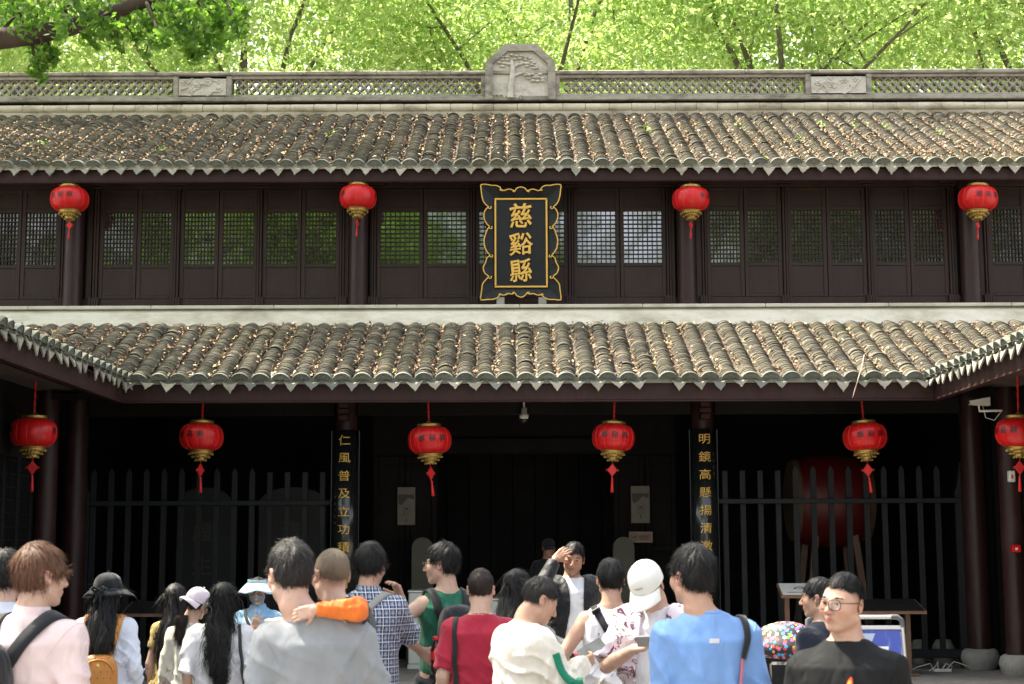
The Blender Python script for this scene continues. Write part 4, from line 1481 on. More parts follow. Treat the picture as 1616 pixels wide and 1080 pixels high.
# ---- couplet boards
def couplet(xc, text, label, side):
    c = empty('couplet_board', (xc, YC, FLOOR), label=label, cat='couplet board')
    rad = .172
    top, bot = ZP(678, YC - .17) - FLOOR, .42
    mb = MB()
    n = 17
    aa = [R(-72) + R(144) * i / (n - 1) for i in range(n)]
    V = []
    for r_ in (rad, rad - .028):
        for z in (bot, top):
            V += [(r_ * math.sin(a), -r_ * math.cos(a), z) for a in aa]
    Fc = []
    for i in range(n - 1):
        Fc += [(i, i + 1, n + i + 1, n + i), (2 * n + i + 1, 2 * n + i, 3 * n + i, 3 * n + i + 1), (n + i, n + i + 1, 3 * n + i + 1, 3 * n + i), (i + 1, i, 2 * n + i, 2 * n + i + 1)]
    Fc += [(0, n, 3 * n, 2 * n), (n - 1, 3 * n - 1, 4 * n - 1, 2 * n - 1)]
    mb.add(V, Fc, True)
    brd = mb.build('board', M_LACQUER, c)
    for a in (aa[0], aa[-1]):
        MB().tube([(rad * math.sin(a), -rad * math.cos(a), bot), (rad * math.sin(a), -rad * math.cos(a), top)], .006, 6).build('edge_bead', M_LACQUER, brd)
    z = top - .118
    for ch in text:
        V, Fc = subdivide_faces(*text_mesh(ch, .150, .0, .0, .0, 3), .03)
        V[:, 1] *= .86
        ang = V[:, 0] / rad
        W = np.stack([(rad + .004) * np.sin(ang), -(rad + .004) * np.cos(ang), z + V[:, 1]], 1)
        m = bpy.data.meshes.new('character'); m.from_pydata([tuple(map(float, q_)) for q_ in W], [], Fc); m.materials.append(M_GILT)
        link('character', m, brd)
        z -= .207
    # small inscription at the side
    z = top - (.30 if side > 0 else .78)
    for ch in ('丁亥年冬' if side > 0 else '清芬书立春'):
        V, Fc = text_mesh(ch, .034, .0, .0, .0, 2)
        ang = side * R(38) + V[:, 0] / rad
        W = np.stack([(rad + .004) * np.sin(ang), -(rad + .004) * np.cos(ang), z + V[:, 1]], 1)
        m = bpy.data.meshes.new('character'); m.from_pydata([tuple(map(float, q_)) for q_ in W], [], Fc); m.materials.append(M_BRONZE)
        link('character', m, brd)
        z -= .075
    return c


couplet(lowX[1], '仁風普及立功積德首仁政', 'black curved couplet board beginning 仁風普及, on the column beside the tablet fence', -1)
couplet(lowX[2], '明鏡高懸揚清激濁思過退', 'black curved couplet board beginning 明鏡高懸, on the column beside the drum fence', 1)

# ---- fences
YF = 18.42
def fence(slat_px, xa, xb, label, post_px):
    f = empty('picket_fence', ((xa + xb) / 2, YF, FLOOR), label=label, cat='fence', group='dark picket fences between the columns')
    f.location = (0, 0, 0)
    MB().bbox(xa, xb, YF - .05, YF - .001, ZP(796.5, YF), ZP(789, YF), .004).build('rail', M_FENCE, f)
    MB().bbox(xa, xb, YF - .05, YF + .06, ZP(1041, YF), ZP(1027, YF), .006).build('bottom_rail', M_FENCE, f)
    for i, px in enumerate(slat_px):
        x = XP(px, YF, 850)
        zt_ = ZP(744 if abs(px - 828) < 420 else 738, YF)
        mb = MB()
        w = .033
        z0_ = ZP(1027, YF) + .001
        if abs(px - 828) < 420: mb.bbox(x - w, x + w, YF + .001, YF + .032, z0_, zt_, .004)
        else: mb.prism([(x - w, z0_), (x + w, z0_), (x + w, zt_ - .05), (x, zt_ + .01), (x - w, zt_ - .05)], YF + .001, YF + .032)
        mb.build('slat', M_FENCE, f)
    x = XP(post_px, YF, 850)
    s_ = 1 if post_px > 808 else -1
    zt_ = ZP(733, YF)
    poly = [(x, FLOOR + .02), (x + s_ * .16, FLOOR + .02), (x + s_ * .16, zt_), (x + s_ * .07, zt_), (x + s_ * .045, zt_ - .15), (x + s_ * .03, zt_ - .28), (x, zt_ - .34)]
    if s_ < 0: poly = poly[::-1]
    MB().prism(poly, YF - .02, YF + .05).build('end_post', M_FENCE, f)
    return f


rs_ = [1146 + i * 28.0 for i in range(13)]
ls_ = [508 - i * 27.9 for i in range(14)]
fence(rs_, lowX[2] + .137, lowX[3] - .136, 'dark picket fence in front of the big red drum', 1509)
fence(ls_, lowX[0] + .136, lowX[1] - .137, 'dark picket fence in front of two stone tablets', 140)

# ---- drum on its stand
dz = ZP(792, 19.9)
dx = XP(1308, 19.9, 800)
drum = empty('big_drum', (dx, 19.9, FLOOR), label='large red barrel drum on a timber stand behind the fence', cat='drum')
M_DRUM = simple('drum_lacquer', (0.10, 0.003, 0.003), (0.075, 0.0025, 0.0025), 0.45, 8)
M_HIDE = simple('drum_hide', (0.09, 0.065, 0.03), (0.06, 0.04, 0.02), 0.7, 8)
mb = MB()
n = 32
prof = [(-.50, .47), (-.40, .53), (-.22, .585), (0, .60), (.22, .585), (.40, .53), (.50, .47)]
V = []
for x, r_ in prof:
    for k in range(n):
        a = 2 * math.pi * k / n
        V.append((x, r_ * math.cos(a), dz - FLOOR + r_ * math.sin(a)))
Fc = [(i * n + k, (i + 1) * n + k, (i + 1) * n + (k + 1) % n, i * n + (k + 1) % n) for i in range(6) for k in range(n)]
mb.add(V, Fc, True).build('drum_shell', M_DRUM, drum)
for s_ in (-1, 1):
    mb = MB()
    V = [(s_ * .502, .465 * math.cos(2 * math.pi * k / n), dz - FLOOR + .465 * math.sin(2 * math.pi * k / n)) for k in range(n)] + [(s_ * .49, .505 * math.cos(2 * math.pi * k / n), dz - FLOOR + .505 * math.sin(2 * math.pi * k / n)) for k in range(n)] + [(s_ * .42, .535 * math.cos(2 * math.pi * k / n), dz - FLOOR + .535 * math.sin(2 * math.pi * k / n)) for k in range(n)]
    mb.add(V, [tuple(range(n))] + [(k, (k + 1) % n, n + (k + 1) % n, n + k) for k in range(n)] + [(n + k, n + (k + 1) % n, 2 * n + (k + 1) % n, 2 * n + k) for k in range(n)])
    mb.build('drum_head', M_HIDE, drum)
for sx in (-.33, .33):
    for sy in (-.35, .35):
        mb = MB()
        b0, t0 = Vector((sx * 1.25, sy * 1.3, 0.002)), Vector((sx * .72, sy * .9, dz - FLOOR - .36))
        w = Vector((.04, 0, 0)); dpt = Vector((0, .04, 0))
        V = [b0 - w - dpt, b0 + w - dpt, b0 + w + dpt, b0 - w + dpt, t0 - w - dpt, t0 + w - dpt, t0 + w + dpt, t0 - w + dpt]
        mb.add(V, [(0, 3, 2, 1), (4, 5, 6, 7), (0, 1, 5, 4), (1, 2, 6, 5), (2, 3, 7, 6), (3, 0, 4, 7)])
        mb.build('leg', M_BRONZE, drum)
for sy in (-.40, .40):
    MB().bbox(-.32, .32, sy - .03, sy + .03, .62, .70, .005).build('crossbar', M_BRONZE, drum)

# ---- stone tablets behind the left fence
M_TABLET = simple('dark_tablet_stone', (0.007, 0.009, 0.0085), (0.011, 0.013, 0.012), 0.6, 9)
M_TABLETX = simple('tablet_inscription', (0.07, 0.068, 0.055), (0.05, 0.05, 0.04), 0.8, 9)
for px, w, txt, lab in ((323, .34, '虛生白', 'dark stone tablet with carved characters behind the fence, nearer the gallery'), (462, .42, '清慎勤', 'dark stone tablet with carved characters behind the fence, nearer the couplet board')):
    y = 19.7
    x = XP(px, y, 850)
    t = empty('stone_tablet', (x, y, FLOOR), label=lab, cat='stone tablet')
    h = ZP(768, y) - FLOOR
    poly = [(-w, .16), (w, .16), (w, h - .2)] + [(w * math.cos(a), h - .2 + .2 * math.sin(a)) for a in np.linspace(.2, 2.94, 9)] + [(-w, h - .2)]
    MB().prism(poly, -.07, .07).build('slab', M_TABLET, t)
    MB().bbox(-w - .12, w + .12, -.2, .2, 0.002, .159, .01).build('tablet_foot', M_TABLET, t)
    for i, ch in enumerate(txt):
        V, Fc = text_mesh(ch, .26, .004)
        place_text(V, Fc, lambda V, i=i: np.stack([V[:, 0] - .02, np.full(len(V), -.073), h - .55 - .42 * i + V[:, 1]], 1), 'carved_character', M_TABLETX, t)

# ---- doorway furniture
M_PALE = simple('pale_stone', (0.105, 0.10, 0.078), (0.085, 0.08, 0.06), 0.8, 7)
for px, lab in ((667, 'pale rounded drum stone beside the door, behind the man in green'), (984, 'pale rounded drum stone beside the door, under the tan notice')):
    y = 19.95
    x = XP(px, y, 900)
    st_ = empty('door_stone', (x, y, FLOOR), label=lab, cat='door stone')
    h = ZP(848, y) - FLOOR
    w = 16.5 / F_PX * y
    poly = [(-w, .34), (w, .34), (w, h - w)] + [(w * math.cos(a), h - w + w * math.sin(a)) for a in np.linspace(.15, 2.99, 11)] + [(-w, h - w)]
    mb = MB().prism(poly, -.10, .10)
    mb.build('slab', M_PALE, st_)
    MB().bbox(-w - .06, w + .06, -.17, .17, 0.002, .339, .012).build('plinth', M_PALE, st_)
for px0, px1, pt, lab in ((644.5, 666, 931, 'white gate pillar beside the bent elbow of the man in green'), (767, 786, 944, 'white gate pillar behind the man in the crimson shirt')):
    y = 18.6
    x0_, x1_ = XP(px0, y, 1000), XP(px1, y, 1000)
    t = empty('gate_pillar', ((x0_ + x1_) / 2, y, FLOOR), label=lab, cat='gate pillar')
    w = (x1_ - x0_) / 2
    h = ZP(pt, y) - FLOOR
    MB().bbox(-w, w, 0, .7, .06, h - .03, .01).build('cabinet', M_WHITE, t)
    MB().bbox(-w - .012, w + .012, -.012, .712, h - .029, h, .008).build('top_plate', M_METAL, t)
    MB().bbox(-w - .01, w + .01, -.01, .71, 0.002, .059, .004).build('foot', M_METAL, t)

M_SIGN = simple('notice_board', (0.155, 0.14, 0.105), (0.135, 0.12, 0.09), 0.6, 12)
M_SIGNTAN = simple('tan_notice', (0.26, 0.17, 0.115), (0.23, 0.15, 0.10), 0.5, 12)
M_SIGNDK = plain('notice_print', (0.035, 0.033, 0.03), 0.6)
def notice(px0, px1, py0, py1, y, label, kind):
    a, b_ = P(px0, py1, y), P(px1, py0, y)
    t = empty('notice_sign', ((a.x + b_.x) / 2, y, a.z), label=label, cat='notice')
    w, h = (b_.x - a.x) / 2, b_.z - a.z
    MB().bbox(-w, w, -.02, .02, 0, h, .004).build('board', M_SIGNTAN if kind == 'tan' else M_SIGN, t)
    if kind == 'tan':
        mb = MB()
        for s_ in ((-w + .03, -w + .035, .03, h - .03), (-w + .1, -w + .105, .03, h - .03)): mb.box(s_[0], s_[1], -.024, -.0205, s_[2], s_[3])
        for s_ in ((-w + .0352, -w + .0998, h - .035, h - .03), (-w + .0352, -w + .0998, .03, .035)): mb.box(s_[0], s_[1], -.024, -.0205, s_[2], s_[3])
        for k in range(3): mb.box(-w + .047 + k * .016, -w + .057 + k * .016, -.024, -.0205, .052, .085)
        for k in range(4): mb.box(-w + .125, w - .03 - .02 * (k % 2), -.024, -.0205, h - .05 - k * .018, h - .042 - k * .018)
        mb.build('print', M_SIGNDK, t)
        return
    # dark wave, symbol and two characters
    poly = [(-w + .015, h * .60)] + [(-w + .015 + (2 * w - .03) * i / 12, h * (.60 + .10 * math.tanh((i - 4) / 2.0) + .02 * math.sin(i))) for i in range(1, 13)] + [(w - .015, h * .80), (-w + .015, h * .80)]
    MB().prism(poly, -.024, -.0205).build('wave_print', M_SIGNDK, t)
    mb = MB()
    for x0_, x1_, z0_, z1_ in ((-.045, -.04, .36, .52), (.04, .045, .36, .52)): mb.box(x0_, x1_, -.024, -.0205, h * z0_, h * z1_)
    mb.box(-.0395, .0395, -.024, -.0205, h * .36, h * .37)
    mb.box(-.02, .02, -.024, -.0205, h * .40, h * .46)
    sgn = -1 if kind == 'down' else 1
    mb.prism([(-.006, h * .12), (.006, h * .12), (.006, h * .2), (-.006, h * .2)], -.024, -.0205)
    zt_, zb_ = (h * .2, h * .24) if sgn > 0 else (h * .12, h * .08)
    mb.prism([(-.016, zt_), (.016, zt_), (0, zb_)] if sgn > 0 else [(-.016, zt_), (0, zb_), (.016, zt_)], -.024, -.0205)
    mb.build('symbol_print', M_SIGNDK, t, kind='stuff')
    for i, ch in enumerate('入口' if sgn > 0 else '出口'):
        V, Fc = text_mesh(ch, .05)
        place_text(V, Fc, lambda V, i=i: np.stack([V[:, 0] - .025 + .055 * i, np.full(len(V), -.0235), V[:, 1] + h * .29], 1), 'character', M_SIGNDK, t)
notice(627, 655.5, 769, 829, YD - .03, 'tall beige notice with dark wave on the door panel behind the man in green', 'down')
notice(996, 1025, 767, 826, YD - .03, 'tall beige notice with dark wave above the small tan notice', 'up')
notice(992.5, 1030, 839, 857, YD - .03, 'small tan notice with a square symbol and lines of print', 'tan')

# ---- cameras and boxes
p = P(827, 656, 18.2)
t = empty('dome_camera', p, label='white dome security camera hanging over the doorway', cat='camera')
MB().lathe([(.005, .09), (.035, .09), (.038, .02), (.055, .015), (.055, -.03), (.05, -.04)], 20).build('housing', M_WHITE, t)
MB().lathe([(.046, -.041), (.042, -.07), (.022, -.09), (.002, -.094)], 20).build('dome', M_BLACKP, t)
MB().tube([(0, 0, .085), (0, 0, ZP(632, 18.2) - p.z + .1)], .012, 8).build('stem', M_WHITE, t)
p = P(1552, 636, 17.0)
t = empty('bullet_camera', p, label='white bullet security camera on a bracket under the gallery eave', cat='camera')
mb = MB()
mb.add([(-.16, -.05, .02), (.06, -.05, .06), (.06, .05, .06), (-.16, .05, .02), (-.15, -.05, -.02), (.06, -.05, -.035), (.06, .05, -.035), (-.15, .05, -.02)], [(0, 1, 2, 3), (7, 6, 5, 4), (0, 4, 5, 1), (1, 5, 6, 2), (2, 6, 7, 3), (3, 7, 4, 0)])
mb.build('housing', M_WHITE, t)
MB().tube([(-.155, 0, 0), (-.175, 0, 0)], .018, 10).build('lens', M_BLACKP, t)
MB().tube([(-.05, 0, -.03), (-.05, 0, -.09), (.2, .0, -.085)], .014, 8).build('bracket_arm', M_WHITE, t)
MB().tube([(.0, .03, -.03), (.03, .04, -.16), (.12, .03, -.19), (.19, .01, -.10)], .005, 5).build('cable', M_WHITE, t)
for px0, px1, py0, py1, y, mt, nm, lab in ((1592, 1601, 743, 761, 17.15, M_WHITE, 'switch_box', 'white switch box with red mark on the gallery column'), (1597, 1610, 860, 872, 17.15, M_RED, 'alarm_box', 'red fire alarm box on the gallery column')):
    a, b_ = P(px0, py1, y), P(px1, py0, y)
    t = empty(nm, ((a.x + b_.x) / 2, y, a.z), label=lab, cat='box')
    w, h = (b_.x - a.x) / 2, b_.z - a.z
    MB().bbox(-w, w, -.03, .05, 0, h, .008).build('case', mt, t)
    MB().bbox(-w * .4, w * .2, -.034, -.031, h * .3, h * .62, .001).build('button', M_RED if mt is M_WHITE else M_WHITE, t)

# ---- lecterns on the platform
def lectern(px0, px1, py, y, label, kind):
    a, b_ = P(px0, py, y), P(px1, py, y)
    xc = (a.x + b_.x) / 2
    w = (b_.x - a.x) / 2
    t = empty('display_lectern', (xc, y, FLOOR), label=label, cat='lectern')
    h = a.z - FLOOR
    V = [(-w, -.2, h - .05), (w, -.2, h - .05), (w * .94, .2, h + .07), (-w * .94, .2, h + .07)]
    V += [(x, yy_, z - .03) for x, yy_, z in V]
    MB().add(V, [(0, 1, 2, 3), (7, 6, 5, 4), (0, 4, 5, 1), (1, 5, 6, 2), (2, 6, 7, 3), (3, 7, 4, 0)]).build('sloping_top', M_BRONZE, t)
    V = [(-w + .02, -.185, h - .0435), (w - .02, -.185, h - .0435), (w * .94 - .02, .185, h + .0675), (-w * .94 + .02, .185, h + .0675)]
    V += [(x, yy_, z + .006) for x, yy_, z in V]
    MB().add(V, [(4, 5, 6, 7), (0, 1, 5, 4), (1, 2, 6, 5), (2, 3, 7, 6), (3, 0, 4, 7)]).build('panel', M_WHITE if kind == 'white' else M_DARKWOOD, t)
    if kind == 'white':
        mb = MB()
        for k in range(9):
            a1 = k / 8 * math.pi
            mb.ball((.06 * math.cos(a1), -.01, h + .018 + .02 * math.sin(a1)), (.012, .012, .006), 6, 3)
        mb.box(-.07, .07, -.012, .0, h + .012, h + .018)
        mb.box(-.16, .16, -.13, -.12, h - .019, h - .015)
        mb.build('print', M_BRONZE, t)
    for sx in ((-.62, .62) if kind != 'frame' else (-.98, .3)):
        x = w * sx
        MB().bbox(x - .028, x + .028, -.03, .03, .03, h - .055, .004).build('post', M_BRONZE, t)
    MB().bbox(-w * .8, w * .8, -.16, .16, 0.002, .029, .004).build('foot', M_BRONZE, t)
lectern(1228, 1296, 932, 17.6, 'white sloping display lectern with a small emblem in front of the drum fence', 'white')
lectern(1330, 1455, 957, 17.5, 'brown sloping display lectern with dark top behind the sign board', 'brown')
lectern(198, 300, 961, 17.4, 'brown sloping display lectern in front of the tablet fence', 'frame')

# stones and power strip behind the fence foot
for px, py, s_ in ((1450, 1024, .16), (1490, 1030, .22)):
    p = P(px, py, 19.3)
    t = MB().lathe([(s_ * .5, 0), (s_ * .62, .1), (s_ * .6, .2), (s_ * .4, .28), (.01, .29)], 14, wob=lambda a, z: 1 + .08 * math.sin(3 * a)).build('loose_stone', M_STONE, loc=(p.x, p.y, FLOOR), label='rounded grey stone lying behind the drum fence', cat='stone', group='stones behind the drum fence')
p = P(1487, 1054, 17.9)
t = empty('power_strip', (p.x, p.y, FLOOR), label='white power strip with tangled cables at the fence foot', cat='power strip')
MB().bbox(-.1, .1, -.025, .025, .004, .04, .006).build('strip', M_WHITE, t)
for k in range(4):
    pts = [(-.1 + .05 * k, 0, .035), (-.13 + .09 * k, .02, .10 + .02 * (k % 2)), (-.25 + .19 * k, .06, .06), (-.38 + .25 * k, .03 + .03 * k, .012)]
    MB().tube(pts, .006, 5).build('cable', M_WHITE, t)
# ------------------------------------------------------------------ people: signed-distance bodies meshed with surface nets
from mathutils.bvhtree import BVHTree


def make_axis(lo, hi, coarse, fine=()):
    out_, x = [], lo
    while x < hi + coarse:
        out_.append(x)
        h = coarse
        for a, b_, f in fine:
            if a <= x <= b_: h = min(h, f)
            elif x < a < x + h: h = max(a - x, f)
        x += h
    return np.array(out_, dtype=np.float32)


class Vol:
    def __init__(self, lo, hi, h, fine=()):
        """fine: list of (lo, hi, h) boxes refined along each axis"""
        self.ax = [make_axis(lo[i], hi[i], h, [(f[0][i], f[1][i], f[2]) for f in fine]) for i in range(3)]
        self.d = np.full([len(a) for a in self.ax], 0.5, dtype=np.float32)
        self.h = h

    def win(self, lo, hi):
        sl = []
        for i in range(3):
            a, b_ = np.searchsorted(self.ax[i], (lo[i], hi[i]))
            sl.append(slice(max(0, a - 1), min(len(self.ax[i]), b_ + 2)))
        sl = tuple(sl)
        X = self.ax[0][sl[0]][:, None, None]; Y = self.ax[1][sl[1]][None, :, None]; Z = self.ax[2][sl[2]][None, None, :]
        return sl, X, Y, Z

    def put(self, f, lo, hi, k=0.02, op='u'):
        m = k + 2.5 * self.h
        sl, X, Y, Z = self.win(np.array(lo) - m, np.array(hi) + m)
        a = self.d[sl]
        if a.size == 0: return self
        v = f(X, Y, Z).astype(np.float32)
        if op == 's':
            v = -v
            hh = np.clip(.5 - .5 * (a - v) / k, 0, 1)
            self.d[sl] = a + (v - a) * hh + k * hh * (1 - hh)
        else:
            hh = np.clip(.5 + .5 * (a - v) / k, 0, 1)
            self.d[sl] = a + (v - a) * hh - k * hh * (1 - hh)
        return self

    # primitives
    def rc(self, a, b_, r1, r2, k=.02, op='u', M=None):
        a, b_ = np.array(a, float), np.array(b_, float)
        f = sd_rc(a, b_, r1, r2)
        r = max(r1, r2)
        return self.put(f, np.minimum(a, b_) - r, np.maximum(a, b_) + r, k, op)

    def flatcone(self, a, b_, r1, r2, t0, t1, k=.02, flat=1.0):
        """cone with cut ends: the part t0..t1 of the segment a-b"""
        a, b_ = np.array(a, float), np.array(b_, float)
        ba = b_ - a; L = np.linalg.norm(ba)
        def f(X, Y, Z):
            px, py, pz = X - a[0], Y - a[1], Z - a[2]
            t = (px * ba[0] + py * ba[1] + pz * ba[2]) / (L * L)
            tc = np.clip(t, t0, t1)
            q_ = np.sqrt((px - ba[0] * t) ** 2 + (py - ba[1] * t) ** 2 + (pz - ba[2] * t) ** 2)
            return np.maximum(q_ - (r1 + (r2 - r1) * tc), (np.abs(t - (t0 + t1) / 2) - (t1 - t0) / 2) * L)
        r = max(r1, r2) * 1.1
        e = a + ba * t1
        return self.put(f, np.minimum(a, e) - r, np.maximum(a, e) + r, k)

    def ell(self, c, r, k=.02, op='u', Rm=None):
        f = sd_ell(c, r, Rm)
        rr = max(r) if Rm is not None else np.array(r)
        return self.put(f, np.array(c) - rr, np.array(c) + rr, k, op)

    def loft(self, lev, k=.02, p=2.3, off=0.0, z0=None, z1=None):
        """lev rows: z, cx, cy, rx, ry"""
        L = np.array(lev, float)
        z0 = L[0, 0] if z0 is None else z0
        z1 = L[-1, 0] if z1 is None else z1
        def f(X, Y, Z):
            zz = Z.ravel()
            g = [np.interp(zz, L[:, 0], L[:, i])[None, None, :] for i in range(1, 5)]
            rx, ry = g[2] + off, g[3] + off
            q_ = (np.abs((X - g[0]) / rx) ** p + np.abs((Y - g[1]) / ry) ** p) ** (1 / p)
            return np.maximum((q_ - 1) * np.minimum(rx, ry), np.maximum(z0 - Z, Z - z1))
        rx = L[:, 3].max() + abs(off); ry = L[:, 4].max() + abs(off)
        return self.put(f, (L[:, 1].min() - rx, L[:, 2].min() - ry, z0), (L[:, 1].max() + rx, L[:, 2].max() + ry, z1), k)

    def mesh(self):
        d = self.d
        s = d < 0
        nx, ny, nz = d.shape
        cnt = np.zeros((nx - 1, ny - 1, nz - 1), dtype=np.uint8)
        for i in (0, 1):
            for j in (0, 1):
                for k in (0, 1):
                    cnt += s[i:nx - 1 + i, j:ny - 1 + j, k:nz - 1 + k]
        act = (cnt > 0) & (cnt < 8)
        I, J, K = np.nonzero(act)
        n = len(I)
        idx = np.full(act.shape, -1, dtype=np.int32)
        idx[I, J, K] = np.arange(n)
        acc = np.zeros((n, 3)); num = np.zeros(n)
        cor = {}
        for i in (0, 1):
            for j in (0, 1):
                for k in (0, 1):
                    cor[i, j, k] = d[I + i, J + j, K + k]
        for axis in range(3):
            o1, o2 = [t for t in range(3) if t != axis]
            for u in (0, 1):
                for w in (0, 1):
                    c0 = [0, 0, 0]; c0[o1] = u; c0[o2] = w
                    c1 = list(c0); c1[axis] = 1
                    a, b_ = cor[tuple(c0)], cor[tuple(c1)]
                    cr = (a < 0) != (b_ < 0)
                    t = np.where(cr, a / np.where(cr, a - b_, 1), 0)
                    pos = np.zeros((n, 3))
                    pos[:, axis] = t; pos[:, o1] = u; pos[:, o2] = w
                    acc[cr] += pos[cr]; num[cr] += 1
        loc = acc / num[:, None]
        V = np.empty((n, 3))
        for a, (ii) in enumerate((I, J, K)):
            ax = self.ax[a]
            V[:, a] = ax[ii] + loc[:, a] * (ax[ii + 1] - ax[ii])
        faces = []
        for axis in range(3):
            o1, o2 = (axis + 1) % 3, (axis + 2) % 3
            sa = [slice(None)] * 3; sb = [slice(None)] * 3
            sa[axis] = slice(0, -1); sb[axis] = slice(1, None)
            ch = s[tuple(sa)] != s[tuple(sb)]
            sl = [slice(None)] * 3
            sl[o1] = slice(1, d.shape[o1] - 1); sl[o2] = slice(1, d.shape[o2] - 1)
            ch = ch[tuple(sl)]
            E = np.array(np.nonzero(ch)).T
            E[:, o1] += 1; E[:, o2] += 1
            inside = s[E[:, 0], E[:, 1], E[:, 2]]
            q_ = []
            for du, dv in ((-1, -1), (0, -1), (0, 0), (-1, 0)):
                c = E.copy(); c[:, o1] += du; c[:, o2] += dv
                q_.append(idx[c[:, 0], c[:, 1], c[:, 2]])
            Q = np.stack(q_, 1)
            Q[~inside] = Q[~inside][:, ::-1]
            faces.append(Q)
        return V, np.concatenate(faces)


def sd_rc(a, b_, r1, r2):
    ba = b_ - a; L2 = max(float(ba @ ba), 1e-9)
    def f(X, Y, Z):
        px, py, pz = X - a[0], Y - a[1], Z - a[2]
        t = np.clip((px * ba[0] + py * ba[1] + pz * ba[2]) / L2, 0, 1)
        return np.sqrt((px - ba[0] * t) ** 2 + (py - ba[1] * t) ** 2 + (pz - ba[2] * t) ** 2) - (r1 + (r2 - r1) * t)
    return f


def sd_ell(c, r, Rm=None):
    c = np.array(c, float); r = np.array(r, float)
    def f(X, Y, Z):
        px, py, pz = X - c[0], Y - c[1], Z - c[2]
        if Rm is not None:
            px, py, pz = (Rm[0][i] * px + Rm[1][i] * py + Rm[2][i] * pz for i in range(3))
        k0 = np.sqrt((px / r[0]) ** 2 + (py / r[1]) ** 2 + (pz / r[2]) ** 2)
        k1 = np.sqrt((px / r[0] ** 2) ** 2 + (py / r[1] ** 2) ** 2 + (pz / r[2] ** 2) ** 2) + 1e-9
        return k0 * (k0 - 1) / k1
    return f


def rotm(yaw=0, pitch=0, roll=0):
    return np.array(Matrix.Rotation(yaw, 3, 'Z') @ Matrix.Rotation(pitch, 3, 'X') @ Matrix.Rotation(roll, 3, 'Y'))


# ------------------------------------------------------------------ materials for people
def skin_mat(name, c):
    m, nt, b = new_mat(name)
    at = nt.nodes.new('ShaderNodeAttribute'); at.attribute_name = 'tint'
    f = noise(nt, 30, 4, .6)
    base = ramp(nt, f, [(.3, tuple(x * .90 for x in c)), (.7, tuple(min(1, x * 1.06) for x in c))])
    f2 = noise(nt, 9, 4, .6)
    base = mix(nt, ramp(nt, f2, [(.45, (0, 0, 0)), (.75, (.55,) * 3)]), base, (c[0] * .98, c[1] * .80, c[2] * .76))
    col = mix(nt, 1.0, base, at.outputs['Color'], 'MULTIPLY')
    nt.links.new(col, b.inputs['Base Color'])
    b.inputs['Roughness'].default_value = .48
    b.inputs['Specular IOR Level'].default_value = .4
    b.inputs['Subsurface Weight'].default_value = .12
    b.inputs['Subsurface Radius'].default_value = (.012, .005, .003)
    b.inputs['Subsurface Scale'].default_value = .6
    bump(nt, b, noise(nt, 220, 3, .6), .12, .002)
    return m


SKIN = {k: skin_mat('skin_' + k, c) for k, c in {'fair': (.50, .325, .245), 'mid': (.44, .265, .185), 'tan': (.36, .20, .13)}.items()}


def cloth(name, c1, c2=None, rough=.85, fold=.35, weave=True, extra=None, sheen=.15):
    m, nt, b = new_mat(name)
    c2 = c2 or tuple(x * .86 for x in c1)
    f = noise(nt, 9, 5, .6)
    col = ramp(nt, f, [(.3, c1), (.7, c2)])
    if extra: col = extra(nt, col)
    nt.links.new(col, b.inputs['Base Color'])
    b.inputs['Roughness'].default_value = rough
    b.inputs['Specular IOR Level'].default_value = .2
    b.inputs['Sheen Weight'].default_value = sheen
    # broad folds plus weave
    w = nt.nodes.new('ShaderNodeTexNoise'); w.inputs['Scale'].default_value = 5.5; w.inputs['Detail'].default_value = 2.0; w.inputs['Distortion'].default_value = .35
    tc = nt.nodes.new('ShaderNodeTexCoord'); mp = nt.nodes.new('ShaderNodeMapping'); mp.inputs['Scale'].default_value = (1.6, 1.6, .8); mp.inputs['Rotation'].default_value = (0, .5, .3)
    nt.links.new(tc.outputs['Object'], mp.inputs[0]); nt.links.new(mp.outputs[0], w.inputs['Vector'])
    fine = noise(nt, 420, 2, .5)
    hgt = math_n(nt, 'ADD', w.outputs[0], math_n(nt, 'MULTIPLY', fine, .03))
    bump(nt, b, hgt, min(1.0, fold * 2.2), .045)
    return m


def hair_mat(name, c, c2=None, rough=.5):
    m, nt, b = new_mat(name)
    c2 = c2 or tuple(x * 2.2 + .004 for x in c)
    g = nt.nodes.new('ShaderNodeNewGeometry')
    col = ramp(nt, g.outputs['Random Per Island'], [(0.0, c), (.75, tuple((a + d) / 2 for a, d in zip(c, c2))), (1.0, c2)])
    nt.links.new(col, b.inputs['Base Color'])
    b.inputs['Roughness'].default_value = rough
    b.inputs['Specular IOR Level'].default_value = .22
    bump(nt, b, noise(nt, 60, 4, .7, stretch=(1, 1, .15)), .6, .006)
    return m


HAIR_BLACK = hair_mat('black_hair', (.0055, .005, .005), (.012, .010, .0095))
HAIR_DARK = hair_mat('dark_brown_hair', (.012, .008, .0065), (.028, .018, .014))
HAIR_BROWN = hair_mat('brown_hair', (.06, .026, .014), (.19, .09, .05))
HAIR_GREY = hair_mat('greying_hair', (.012, .010, .0095), (.045, .040, .036))
HAIR_BUZZ = hair_mat('buzz_hair', (.035, .025, .017), (.15, .115, .08), .7)
M_EYE = None


